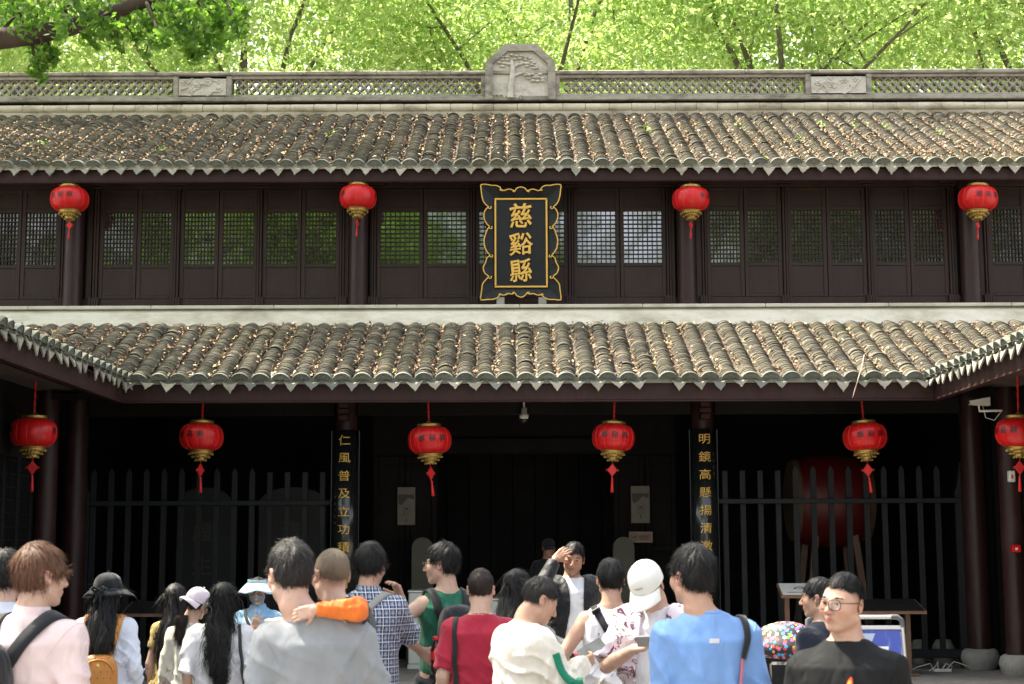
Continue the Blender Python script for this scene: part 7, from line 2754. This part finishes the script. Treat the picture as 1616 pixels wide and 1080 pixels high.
# black yoke over the orange jacket
v = Vol((-.32, -.2, 1.22), (.32, .24, 1.48), .011)
sh, el = boy.arms['L'][0], boy.arms['L'][1]
v.loft([(z, cx, cy, rx + .042, ry + .042) for z, cx, cy, rx, ry in boy.lev if z > 1.2], .02, 2.3)
for nm in 'LR':
    sh, el = boy.arms[nm][0], boy.arms[nm][1]
    v.flatcone(sh, el, .098, .094, -.1, .86, .03)
V, Fq = v.mesh()
link('jacket_yoke', np_mesh('jacket_yoke', V, Fq, C_BLACKN, smooth=True), boy.root)
sh, el, wr, sp = boy.arms['L']
MB().ball(np.array(el) + (np.array(wr) - np.array(el)) * .9 + np.array([.0, .0, .055]), .009, 7, 4).build('cuff_stud', M_STUD, boy.root)
d_ = np.array(wr) - np.array(el); d_ /= np.linalg.norm(d_)
u_ = np.cross(d_, (0, 0, 1.0)); u_ /= np.linalg.norm(u_); w_ = np.cross(d_, u_)
MB().tube([np.array(wr) - d_ * .015 + (u_ * math.cos(k / 16 * 6.2832) + w_ * math.sin(k / 16 * 6.2832)) * .034 for k in range(17)], .0035, 6).build('bracelet', M_METAL, boy.root)

# 10 plaid shirt
a = person(585, 9.4, 861, 172, 'person with tousled black hair in a navy and white plaid shirt', head=(164, 6, 0), skin='mid', girth=1.02, arms={'R': dict(w=(-.13, -.30, 1.38), pole=(-.25, -.3, -1), f=(.3, .3, .9), n=(.5, .5, 0), curl=.5)}, hands='R', shirt=dict(mat=C_PLAID, kind='tee', loose=.028, sleeve=.98, hem=.78, neck='collar', amp=.007), pants=(C_JEANS, 'trousers', .1), hair=dict(style='fringe', top=.032, side=.018, mat=HAIR_BLACK, slen=.044, nst=2600, lift=.010, wild=.4), seed=20, eyes=False, brow=False)
ribbon(a.bvh, [(-.12, -.10, 1.34), (-.13, -.02, 1.42), (-.11, .06, 1.42), (-.02, .13, 1.32), (.08, .14, 1.20), (.16, .10, 1.06)], .040, 'cross_strap', C_GREYC, a.root, .008, .006)

# 11 green sleeveless top
a = person(697, 9.9, 861, -158, 'person in glasses and a dark green sleeveless top, one hand on the hip', head=(-108, 2, 0), skin='fair', girth=.97, arms={'L': dict(w=(.19, .085, 1.06), pole=(1, .30, .30), f=(-.6, .5, -.55), n=(-.6, -.7, 0), curl=.25)}, hands='L', shirt=dict(mat=C_GREEN, kind='tank', loose=.022, hem=.90, neck='none', amp=.010), pants=(C_JEANS, 'trousers', .1), hair=dict(style='short', top=.034, side=.015, mat=HAIR_BLACK, slen=.040, nst=2400, lift=.010, wild=.35), seed=21)
spectacles(a)
t = on_root(a, 'dark_backpack', 'charcoal backpack with a cola bottle on the person in green', 'backpack')
v = pack_mesh(.125, .20, .14, 1.14, .11, -.02)
V, Fq = v.mesh()
bag = link('bag', np_mesh('bag', V, Fq, C_BLACKN, smooth=True), t)
for s in (-1, 1): ribbon(a.bvh, [(s * .10, -.12, 1.26), (s * .115, -.04, 1.40), (s * .11, .05, 1.42), (s * .09, .11, 1.33), (s * .07, .13, 1.25)], .052, 'shoulder_strap', C_STRAP, t, .010, .008)
t = on_root(a, 'cola_bottle', 'small cola bottle with red cap in the backpack side pocket', 'bottle')
bo = MB().lathe([(.005, 0), (.030, .003), (.032, .03), (.028, .06), (.032, .09), (.032, .14), (.022, .175), (.013, .19), (.013, .20)], 18, (.135, .205, .93)).build('bottle_body', M_COLA, t)
MB().lathe([(.0135, .20), (.017, .201), (.017, .225), (.002, .226)], 14, (.135, .205, .93)).build('screw_cap', M_REDP, t)
MB().lathe([(.0325, .085), (.0325, .135)], 18, (.135, .205, .93)).build('wrapper', M_REDP, t)

# 12 crimson T-shirt
a = person(759, 9.0, 900, 180, 'person with cropped black hair in a plain crimson T-shirt, black strap', head=(176, 4, 0), skin='fair', girth=1.10, fat=1.05, shirt=dict(mat=C_CRIMSON, kind='tee', loose=.022, sleeve=.9, slv_r=1.1, amp=.006), pants=(C_JEANS, 'trousers', .1), hair=dict(style='short', top=.014, side=.007, mat=HAIR_DARK, slen=.016, nst=2200, lift=.008, wild=.3), seed=22, eyes=False, brow=False)
ribbon(a.bvh, [(.13, -.10, 1.32), (.145, -.02, 1.41), (.15, .05, 1.40), (.155, .13, 1.25), (.16, .14, 1.05), (.165, .13, .92)], .030, 'shoulder_strap', C_STRAP, a.root, .008, .006)

# 13 woman in grey cardigan
a = person(818, 9.9, 900, 152, 'person with long black hair in a grey cardigan, raising a drink', head=(140, 6, 0), sex='f', skin='fair', arms={'R': dict(w=(-.06, -.26, 1.30), pole=(-.9, .1, -.8), f=(.2, -.2, .9), n=(.5, -.6, 0), curl=.7)}, hands='R', shirt=dict(mat=C_GREYC, kind='long', loose=.03, hem=.75, sleeve=.96, neck='none', amp=.008), pants=(C_JEANS, 'trousers', .1), hair=dict(style='woman', top=.014, side=.014, mat=HAIR_BLACK, slen=.06, nst=700), seed=23, brow=False)
long_hair(a, 1.12, HAIR_BLACK, 36, width=.09, wave=.012, nst=900, yend=.15)

# 15 man with hand to the forehead
fm_ = person(905, 12.6, 857, 6, 'person in an open black jacket and white T-shirt, hand raised to the forehead', head=(-4, 10, 8), skin='tan', girth=1.04, arms={'R': dict(w=(-.155, -.165, 1.575), pole=(-.55, -.5, -.8), f=(.75, .05, .62), n=(.3, .8, -.1), curl=.35, spread=.15)}, hands='R', shirt=dict(mat=C_WHITETEE, kind='tee', loose=.016, sleeve=.5, amp=.006), pants=(C_JEANS, 'trousers', .1), hair=dict(style='short', top=.022, side=.009, mat=HAIR_BLACK, slen=.028, nst=2000, lift=.012, wild=.35), seed=25, fineh=.0052, beard=.25)
jq = Person(); jq.lev, jq.arms, jq.root = fm_.lev, fm_.arms, fm_.root
v = Vol((-.62, -.30, .74), (.40, .26, 1.74), .0115)
lv = [(z, cx, cy, rx + .050, ry + .045) for z, cx, cy, rx, ry in fm_.lev]
v.loft([(.78,) + lv[0][1:]] + lv[1:], .02, 2.3)
v.rc((-.15, .01, 1.375), (.15, .01, 1.375), .08, .08, .05)
for nm in 'LR':
    sh, el, wr, sp = fm_.arms[nm]
    v.rc(sh, el, .086, .074, .04); v.flatcone(el, wr, .072, .056, 0, .93, .03)
wrinkle(v, .012, 77)
X, Y_, Z = v.ax[0][:, None, None], v.ax[1][None, :, None], v.ax[2][None, None, :]
open_ = np.maximum(np.abs(X - .015) - (.070 + .035 * np.clip(1.3 - Z, 0, 1) + .02 * np.sin(9 * Z)), Y_ - .03)
v.d = np.maximum(v.d, -open_).astype(np.float32)
v.ell((0, .0, 1.50), (.10, .12, .10), .02, 's')
V, Fq = v.mesh()
jk = link('jacket', np_mesh('jacket', V, Fq, C_BLACKN, smooth=True), fm_.root)
MB().bbox(.125, .165, -.185, -.180, 1.10, 1.16, .002).build('name_badge', M_WHITE, fm_.root)
MB().ball((.055, -.128, 1.27), (.014, .006, .010), 8, 4).build('chest_emblem', M_BRASS, fm_.root)

# 16 man deep in the doorway
a = person(866, 19.2, 851, 18, 'person in a dark cap and dark coat standing inside the shadowy doorway', head=(20, 10, 0), skin='tan', ground=FLOOR, shirt=dict(mat=C_BLACKN, kind='long', loose=.03, sleeve=.95, amp=.008), pants=(C_JEANS, 'trousers', .1), hair=dict(SHORT, nst=500), seed=26)
cap(a, C_HATBLACK)

# 17 white tank top
a = person(964, 9.3, 885, 174, 'person with a black bowl of short hair in a white tank top with scribbled back', head=(182, 3, 0), skin='mid', girth=1.04, arms={'L': dict(w=(.30, -.13, 1.06), pole=(.5, .7, -.7), f=(.1, -.9, -.3), n=(-1, 0, 0))}, shirt=dict(mat=C_WHITETEE, kind='tank', loose=.016, hem=.92, neck='none', amp=.005), pants=(C_JEANS, 'trousers', .1), hair=dict(style='short', top=.024, side=.014, mat=HAIR_BLACK, slen=.036, nst=2600, lift=.004, wild=.14), seed=27, eyes=False, brow=False)
ribbon(a.bvh, [(.10, -.08, 1.36), (.115, -.01, 1.42), (.105, .05, 1.42), (.05, .11, 1.33), (-.04, .13, 1.18), (-.12, .11, 1.03)], .042, 'cross_strap', C_STRAP, a.root, .008, .007)
p_, n_ = to_surface(a.bvh, (.085, .09, 1.39), .02)
MB().bbox(-.03, .03, -.008, .008, -.02, .02, .006).build('strap_buckle', M_BLACKP, a.root, loc=tuple(p_), rot=(-.7, .5, .2))
# handwriting on the back: small pen marks lying on the cloth
M_PEN = plain('pen_ink', (.05, .06, .12), .7)
M_PENB = plain('blue_ink', (.05, .08, .42), .7)
rr3 = random.Random(8)
for ink, cnt, (xa, xb), (za, zb_) in ((M_PEN, 30, (-.10, .13), (1.02, 1.27)), (M_PENB, 7, (-.11, -.02), (1.14, 1.27))):
    mb = MB()
    for i in range(cnt):
        x, z = rr3.uniform(xa, xb), rr3.uniform(za, zb_)
        pts = []
        for k in range(5):
            pp, nn_ = to_surface(a.bvh, (x, .3, z), .002)
            pts.append(pp)
            x += rr3.uniform(-.006, .012); z += rr3.uniform(-.014, .014)
        mb.tube(pts, .0016 if ink is M_PEN else .003, 4)
    mb.build('handwriting', ink, a.root)
v = Vol((-.36, -.3, .40), (.36, .3, 1.04), .012)
v.loft([(.45, 0, 0, .27, .19), (.7, 0, 0, .225, .165), (.88, 0, 0, .195, .150), (.985, 0, 0, .185, .142)], .02, 2.3)
wrinkle(v, .014, 5, .4, 1.0)
V, Fq = v.mesh()
link('tied_jacket', np_mesh('tied_jacket', V, Fq, C_BEIGE, smooth=True), a.root)

# 18 white cap, phone
wc = person(1019, 8.5, 880, -12, 'person in a white baseball cap looking down at a phone, lilac patterned overshirt', head=(-24, 40, -8), skin='fair', girth=1.03, headfwd=.03, arms={'R': dict(w=(-.085, -.285, 1.215), pole=(-.7, .1, -.8), f=(.85, -.35, .12), n=(.25, -.35, .9), curl=.6, tin=.1), 'L': dict(w=(.125, -.285, 1.215), pole=(.7, .1, -.8), f=(-.85, -.35, .1), n=(-.25, -.35, .9), curl=.6, tin=.1)}, hands='fine', shirt=dict(mat=C_WHITETEE, kind='tee', loose=.018, sleeve=.5, hem=.72, amp=.006), pants=(C_JEANS, 'trousers', .1), hair=dict(style='short', top=.006, side=.006, mat=HAIR_BLACK, slen=.02, nst=700), seed=28)
cc = cap(wc, C_CAPWHITE, tilt=-2, brim_len=.100)
cc.scale = (1.08, 1.06, 1.10)
mb = MB()
rr4 = random.Random(3)
x = -.022
for k in range(4):
    pts = []
    for j in range(5):
        xx = x + j * .0028
        a_ = math.asin(max(-1, min(1, xx / .089)))
        pts.append((xx, -.112 * math.cos(a_) - .0005, .032 + .006 * math.sin(j * 1.6 + k) + .001 * k))
    mb.tube(pts, .0011, 4); x += .0118
mb.build('stitched_script', M_STUD, cc)
v = Vol((-.42, -.34, .70), (.42, .26, 1.50), .0115)
lv = [(z, cx, cy, rx + .046, ry + .042) for z, cx, cy, rx, ry in wc.lev]
v.loft([(.74,) + lv[0][1:]] + lv[1:], .02, 2.3)
v.rc((-.15, .01, 1.375), (.15, .01, 1.375), .075, .075, .05)
for nm in 'LR':
    sh, el, wr, sp = wc.arms[nm]
    v.flatcone(sh, el, .090, .088, -.05, .95, .04)
wrinkle(v, .010, 79)
X, Y_, Z = v.ax[0][:, None, None], v.ax[1][None, :, None], v.ax[2][None, None, :]
open_ = np.maximum(np.abs(X + .0) - (.085 + .02 * np.sin(8 * Z)), Y_ - .03)
v.d = np.maximum(v.d, -open_).astype(np.float32)
v.ell((0, .0, 1.49), (.095, .12, .10), .02, 's')
V, Fq = v.mesh()
link('overshirt', np_mesh('overshirt', V, Fq, C_LILAC, smooth=True), wc.root)
def phone(q_, loc, nrm, fwd, label):
    """a slab phone: nrm is where its screen faces, fwd its long axis, both in the holder's frame"""
    t = on_root(q_, 'phone', label, 'phone')
    n = Vector(nrm).normalized(); f = Vector(fwd); f = (f - n * f.dot(n)).normalized()
    M4 = Matrix((f.cross(n), f, n)).transposed().to_4x4(); M4.translation = Vector(loc)
    for nm, mb, mt in (('case', MB().bbox(-.037, .037, -.080, .080, -.0045, .0035, .003), M_PHONEF), ('screen', MB().bbox(-.035, .035, -.077, .077, .0036, .0042, .0003), M_PHONE)):
        o = mb.build(nm, mt, t); o.matrix_local = M4
    return t
phone(wc, (.02, -.375, 1.262), (0, .80, .60), (1, 0, .05), 'dark phone held in both hands by the person in the white cap')

# 14 cream sweatshirt, phone
cm = person(853, 8.0, 906, 122, 'person in a cream sweatshirt with green sleeve stripe, looking down at a phone', head=(112, 30, 0), skin='mid', girth=1.14, fat=1.05, headfwd=.03, arms={'R': dict(w=(-.11, -.285, 1.20), pole=(-.5, .3, -.9), f=(.05, -.95, .28), n=(.9, .0, .3), curl=.55, tin=.1), 'L': dict(w=(.09, -.29, 1.16), pole=(.6, .3, -.8), f=(-.3, -.8, .2), n=(-.7, -.1, .6), curl=.9)}, hands='fine', shirt=dict(mat=C_CREAM, kind='long', loose=.034, sleeve=.93, hem=.80, amp=.009, slv_r=1.15, band=True), pants=(C_JEANS, 'trousers', .1), hair=dict(style='short', top=.015, side=.009, mat=HAIR_GREY, slen=.026, nst=2600, lift=.007, wild=.3), seed=24)
sh, el, wr, sp = cm.arms['R']
sidev = np.array([-1.0, .1, 0])
pl = [sh + (el - sh) * t_ + np.array([-.2, .0, 0]) for t_ in (.25, .5, .75, 1.0)] + [el + (wr - el) * t_ + np.array([-.2, 0, -.0]) for t_ in (.25, .5, .75)]
ribbon(cm.bvh, pl, .045, 'sleeve_stripe', C_EMERALD, cm.root, .001, .003)
phone(cm, (-.055, -.40, 1.285), (-.45, .50, .62), (-.25, -1, .45), 'phone with lit-up glass held by the person in the cream sweatshirt')
t = on_root(cm, 'drink_pouch', 'clear pouch drink with a pink cap held by the person in cream', 'drink')
MB().lathe([(.004, -.07), (.026, -.065), (.030, 0), (.018, .04), (.010, .05)], 14, (.05, -.385, 1.19)).build('pouch', M_METAL, t)
MB().lathe([(.011, .05), (.022, .051), (.022, .075), (.002, .078)], 14, (.05, -.385, 1.19)).build('screw_cap', M_PINKP, t)

# 19 blue T-shirt
a = person(1092, 6.7, 867, 186, 'person with thick black hair in a sky blue T-shirt with a pink camera strap', head=(-150, 0, 0), skin='mid', girth=.99, fat=1.04, headside=.045, arms={'L': dict(w=(.16, -.26, 1.00), pole=(.15, .7, -.5), f=(-.3, -.9, .1), n=(-1, 0, 0)), 'R': dict(w=(-.17, -.20, .93), pole=(-.25, .7, -.3), f=(.5, -.6, -.4), n=(1, 0, 0))}, shirt=dict(mat=C_BLUE, kind='tee', loose=.022, sleeve=.92, slv_r=1.06, amp=.007), pants=(C_JEANS, 'trousers', .1), hair=dict(style='short', top=.032, side=.014, mat=HAIR_BLACK, slen=.034, nst=3200, lift=.011, wild=.32), seed=29, shw=.01)
p_, n_ = to_surface(a.bvh, (-.01, .3, 1.365), .003)
MB().bbox(-.021, .021, -.001, .001, -.010, .010, .0005).build('neck_tag', C_WHITE, a.root, loc=tuple(p_), rot=(R(-20), 0, 0))
ribbon(a.bvh, [(-.135, -.10, 1.34), (-.148, -.02, 1.42), (-.150, .05, 1.43), (-.155, .12, 1.33), (-.155, .15, 1.24)], .028, 'strap_pad', C_STRAP, a.root, .008, .008)
ribbon(a.bvh, [(-.155, .15, 1.25), (-.152, .16, 1.1), (-.155, .16, .95)], .016, 'camera_strap', cloth('pink_strap', (.62, .20, .26), (.55, .17, .22)), a.root, .006, .004)

# 20 navy man behind
a = person(1291, 8.9, 914, -138, 'person with neat black hair in navy, half hidden behind the man in black', head=(-118, 3, 0), skin='mid', shirt=dict(mat=C_NAVY, kind='tee', loose=.024, sleeve=.9, amp=.006), pants=(C_JEANS, 'trousers', .1), hair=dict(style='short', top=.018, side=.011, mat=HAIR_BLACK, slen=.034, nst=2000, lift=.003, wild=.12), seed=30)

# 21 man in black T-shirt
bt_ = person(1329, 6.3, 909, -14, 'person with glasses and faded sides in a black T-shirt with a small flame emblem', head=(-46, 0, 3), skin='mid', girth=1.16, fat=1.22, shirt=dict(mat=C_BLACKT, kind='tee', loose=.022, sleeve=.95, slv_r=1.15, amp=.006, neckr=1.08), pants=(C_JEANS, 'trousers', .1), hair=dict(style='crop', top=.020, side=.002, mat=HAIR_BLACK, slen=.018, nst=5500, lift=.007, wild=.30, whorl=(.02, .085, .09)), shz=-.030, fade=(.30, .27, .26), seed=31, fineh=.0048, beard=.28, shw=.0)
spectacles(bt_, w=.0275, h=.0215)
p_, n_ = to_surface(bt_.bvh, (.012, -.4, 1.312), .004)
def flame(sc):
    pts = []
    for k in range(16):
        a_ = 2 * math.pi * k / 16
        rr_f = .016 * sc
        pts.append((rr_f * .78 * math.cos(a_), rr_f * math.sin(a_) - (0 if math.sin(a_) < .6 else -.012 * sc * (math.sin(a_) - .6) / .4)))
    return pts
yw = math.atan2(n_[0], -n_[1])
MB().prism(flame(1.0), -.0015, .0015).build('flame_emblem', plain('emblem_red', (.60, .05, .02), .5), bt_.root, loc=tuple(p_), rot=(R(-4), R(14), yw))
p2 = p_ + n_ * .003 + np.array([-.002, 0, -.004])
MB().prism(flame(.68), -.0015, .0015).build('flame_core', plain('emblem_yellow', (.75, .42, .03), .5), bt_.root, loc=tuple(p2), rot=(R(-4), R(14), yw))

# ------------------------------------------------------------------ stroller and sign board
sx_, sy_ = XP(1241, 11.6, 1030), 11.6
t = empty('stroller', (sx_, sy_, 0), R(-20), label='baby stroller with a brightly patterned canopy beside the lectern', cat='stroller')
m, nt, b = new_mat('candy_print')
tc = nt.nodes.new('ShaderNodeTexCoord'); vo = nt.nodes.new('ShaderNodeTexVoronoi'); vo.inputs['Scale'].default_value = 34.0
nt.links.new(tc.outputs['Object'], vo.inputs['Vector'])
sepc = nt.nodes.new('ShaderNodeSeparateColor'); nt.links.new(vo.outputs['Color'], sepc.inputs[0])
pal = ramp(nt, sepc.outputs[0], [(0, (.55, .05, .03)), (.16, (.65, .35, .03)), (.32, (.03, .25, .45)), (.48, (.55, .08, .25)), (.62, (.10, .40, .08)), (.75, (.60, .55, .50)), (.88, (.25, .06, .40))], 'CONSTANT')
k_ = ramp(nt, vo.outputs['Distance'], [(.44, (1, 1, 1)), (.50, (0, 0, 0))])
nt.links.new(mix(nt, k_, (.012, .012, .018), pal), b.inputs['Base Color'])
b.inputs['Roughness'].default_value = .6
zt_ = ZP(981, 11.6)
V = []
n, mrow = 16, 14
for i in range(mrow + 1):
    a_ = R(-20) + R(150) * i / mrow
    for k in range(n + 1):
        u = -1 + 2 * k / n
        rr_ = .20 + .010 * math.cos(6 * a_)
        V.append((.165 * u, -.02 - rr_ * math.cos(a_) * (1 - .25 * u * u), zt_ - .20 + rr_ * math.sin(a_) * (1 - .22 * u * u)))
cn = MB().add(V, [(i * (n + 1) + k, i * (n + 1) + k + 1, (i + 1) * (n + 1) + k + 1, (i + 1) * (n + 1) + k) for i in range(mrow) for k in range(n)], True).build('canopy', m, t)
cn.modifiers.new('thickness', 'SOLIDIFY').thickness = .006
MB().bbox(-.15, .15, -.12, .16, .45, .52, .02).build('seat', C_BLACKN, t)
MB().bbox(-.15, .15, .10, .15, .52, .85, .02).build('backrest', C_BLACKN, t)
MB().tube([(-.19, .16, .98), (-.19, .20, 1.0), (.19, .20, 1.0), (.19, .16, .98)], .014, 8).build('handle', M_BLACKP, t)
for s in (-1, 1):
    MB().tube([(s * .19, .17, .98), (s * .19, .0, .52), (s * .19, -.26, .13)], .012, 8).build('frame_tube', M_BLACKP, t)
    MB().tube([(s * .19, .0, .52), (s * .19, .26, .13)], .012, 8).build('frame_tube', M_BLACKP, t)
    for y in (-.28, .28):
        mb = MB()
        pts = [(s * .21, y + .095 * math.cos(k / 16 * 6.2832), .11 + .095 * math.sin(k / 16 * 6.2832)) for k in range(17)]
        wmesh = mb.tube(pts, .015, 7, cap=False).build('wheel', M_BLACKP, t)
        MB().tube([(s * .195, y, .11), (s * .225, y, .11)], .03, 10).build('hub', M_METAL, wmesh)
MB().bbox(-.16, .16, .165, .26, .62, .80, .03).build('storage_bag', C_BLACKN, t)
t2 = MB().bbox(-.03, .03, .262, .27, .66, .76, .004).build('tag_label', simple('label_print', (.4, .4, .38), (.25, .25, .24), .6, 60), t)

yb_ = 10.0
xr_ = XP(1424, yb_, 1000); zt_ = ZP(976, yb_)
t = empty('sign_board', (xr_ - .30, yb_, 0), R(0), label='folding blue poster stand with white characters behind the man in black', cat='sign board')
lean = .10
def LY(z): return -.10 + lean * z / zt_ * 1.0
mb = MB()
for s in (-1, 1):
    MB().tube([(s * .30 + s * .03 * (1 - .0), LY(.02), .012), (s * .30, LY(zt_ - .06), zt_ - .06)], .014, 10).build('leg', M_METAL, t)
    MB().tube([(s * .30, LY(zt_ - .06) + .02, zt_ - .1), (s * .31, .30, .012)], .012, 8).build('rear_leg', M_METAL, t)
    MB().tube([(s * .30, LY(zt_ - .06), zt_ - .065), (s * .298, LY(zt_), zt_ - .02), (s * .27, LY(zt_), zt_), (s * .23, LY(zt_), zt_)], .017, 10).build('corner_sleeve', simple('grey_plastic', (.10, .105, .11), (.08, .085, .09), .5, 20), t)
MB().tube([(-.23, LY(zt_), zt_), (.23, LY(zt_), zt_)], .013, 10).build('top_bar', M_METAL, t)
m, nt, b = new_mat('poster_print')
tc = nt.nodes.new('ShaderNodeTexCoord'); sp = nt.nodes.new('ShaderNodeSeparateXYZ'); nt.links.new(tc.outputs['Object'], sp.inputs[0])
fz = math_n(nt, 'MULTIPLY', math_n(nt, 'SUBTRACT', zt_, sp.outputs[2]), 1 / (zt_ - .1))
col = ramp(nt, fz, [(0.0, (.05, .09, .42)), (.25, (.035, .06, .40)), (.42, (.05, .12, .5)), (.5, (.30, .42, .60)), (.62, (.12, .2, .3)), (1, (.04, .07, .2))])
city = nt.nodes.new('ShaderNodeTexBrick'); city.inputs['Scale'].default_value = 9.0
nt.links.new(tc.outputs['Object'], city.inputs['Vector'])
col = mix(nt, ramp(nt, noise(nt, 12, 3, .6, stretch=(1, 1, .3)), [(.55, (0, 0, 0)), (.65, (.5, .5, .5))]), col, (.25, .40, .62))
nt.links.new(col, b.inputs['Base Color']); b.inputs['Roughness'].default_value = .35
zp1, zp0 = zt_ - .075, .12
V = [(-.285, LY(zp0), zp0), (.285 + .012, LY(zp0), zp0), (.285, LY(zp1), zp1), (-.285, LY(zp1), zp1)]
V += [(x, y + .012, z) for x, y, z in V]
MB().add(V, [(0, 1, 2, 3), (7, 6, 5, 4), (0, 4, 5, 1), (1, 5, 6, 2), (2, 6, 7, 3), (3, 7, 4, 0)]).build('poster', m, t)
M_PW = plain('poster_white', (.78, .80, .82), .4)
M_PB = plain('poster_pale_blue', (.42, .50, .66), .4)
MB().bbox(-.29, .29, LY(zp1) - .012, LY(zp1) + .006, zp1 - .004, zp1 + .022, .004).build('poster_edge', M_METAL, t)
zc_ = zp1 - .055
MB().prism([(-.20, zc_ - .028), (.10, zc_ - .028), (.125, zc_ + .028), (-.225, zc_ + .028)], LY(zc_) - .004, LY(zc_) - .001).build('title_ribbon', M_PB, t)
M_PI = plain('poster_ink', (.05, .08, .3), .5)
for i, ch in enumerate('文旅码上游'):
    V, Fc = text_mesh(ch, .036)
    place_text(V, Fc, lambda V, i=i: np.stack([V[:, 0] - .13 + .042 * i, np.full(len(V), LY(zc_) - .0055), V[:, 1] + zc_], 1), 'character', M_PI, t)
zc2 = zp1 - .165
for i, ch in enumerate('请扫码'):
    V, Fc = text_mesh(ch, .125, .004)
    place_text(V, Fc, lambda V, i=i: np.stack([V[:, 0] - .10 + .128 * i, LY(zc2 + V[:, 1]) - .004, V[:, 1] + zc2], 1), 'character', M_PW, t)
mb = MB()
for i in range(9):
    x = .05 + i * .024
    hh = (.05, .09, .13, .20, .16, .10, .07, .12, .05)[i]
    zb_ = zp1 - .50
    MB().box(x, x + .020, LY(zb_) - .001, LY(zb_) + .004, zb_, zb_ + hh).build('printed_tower', M_PB, t)
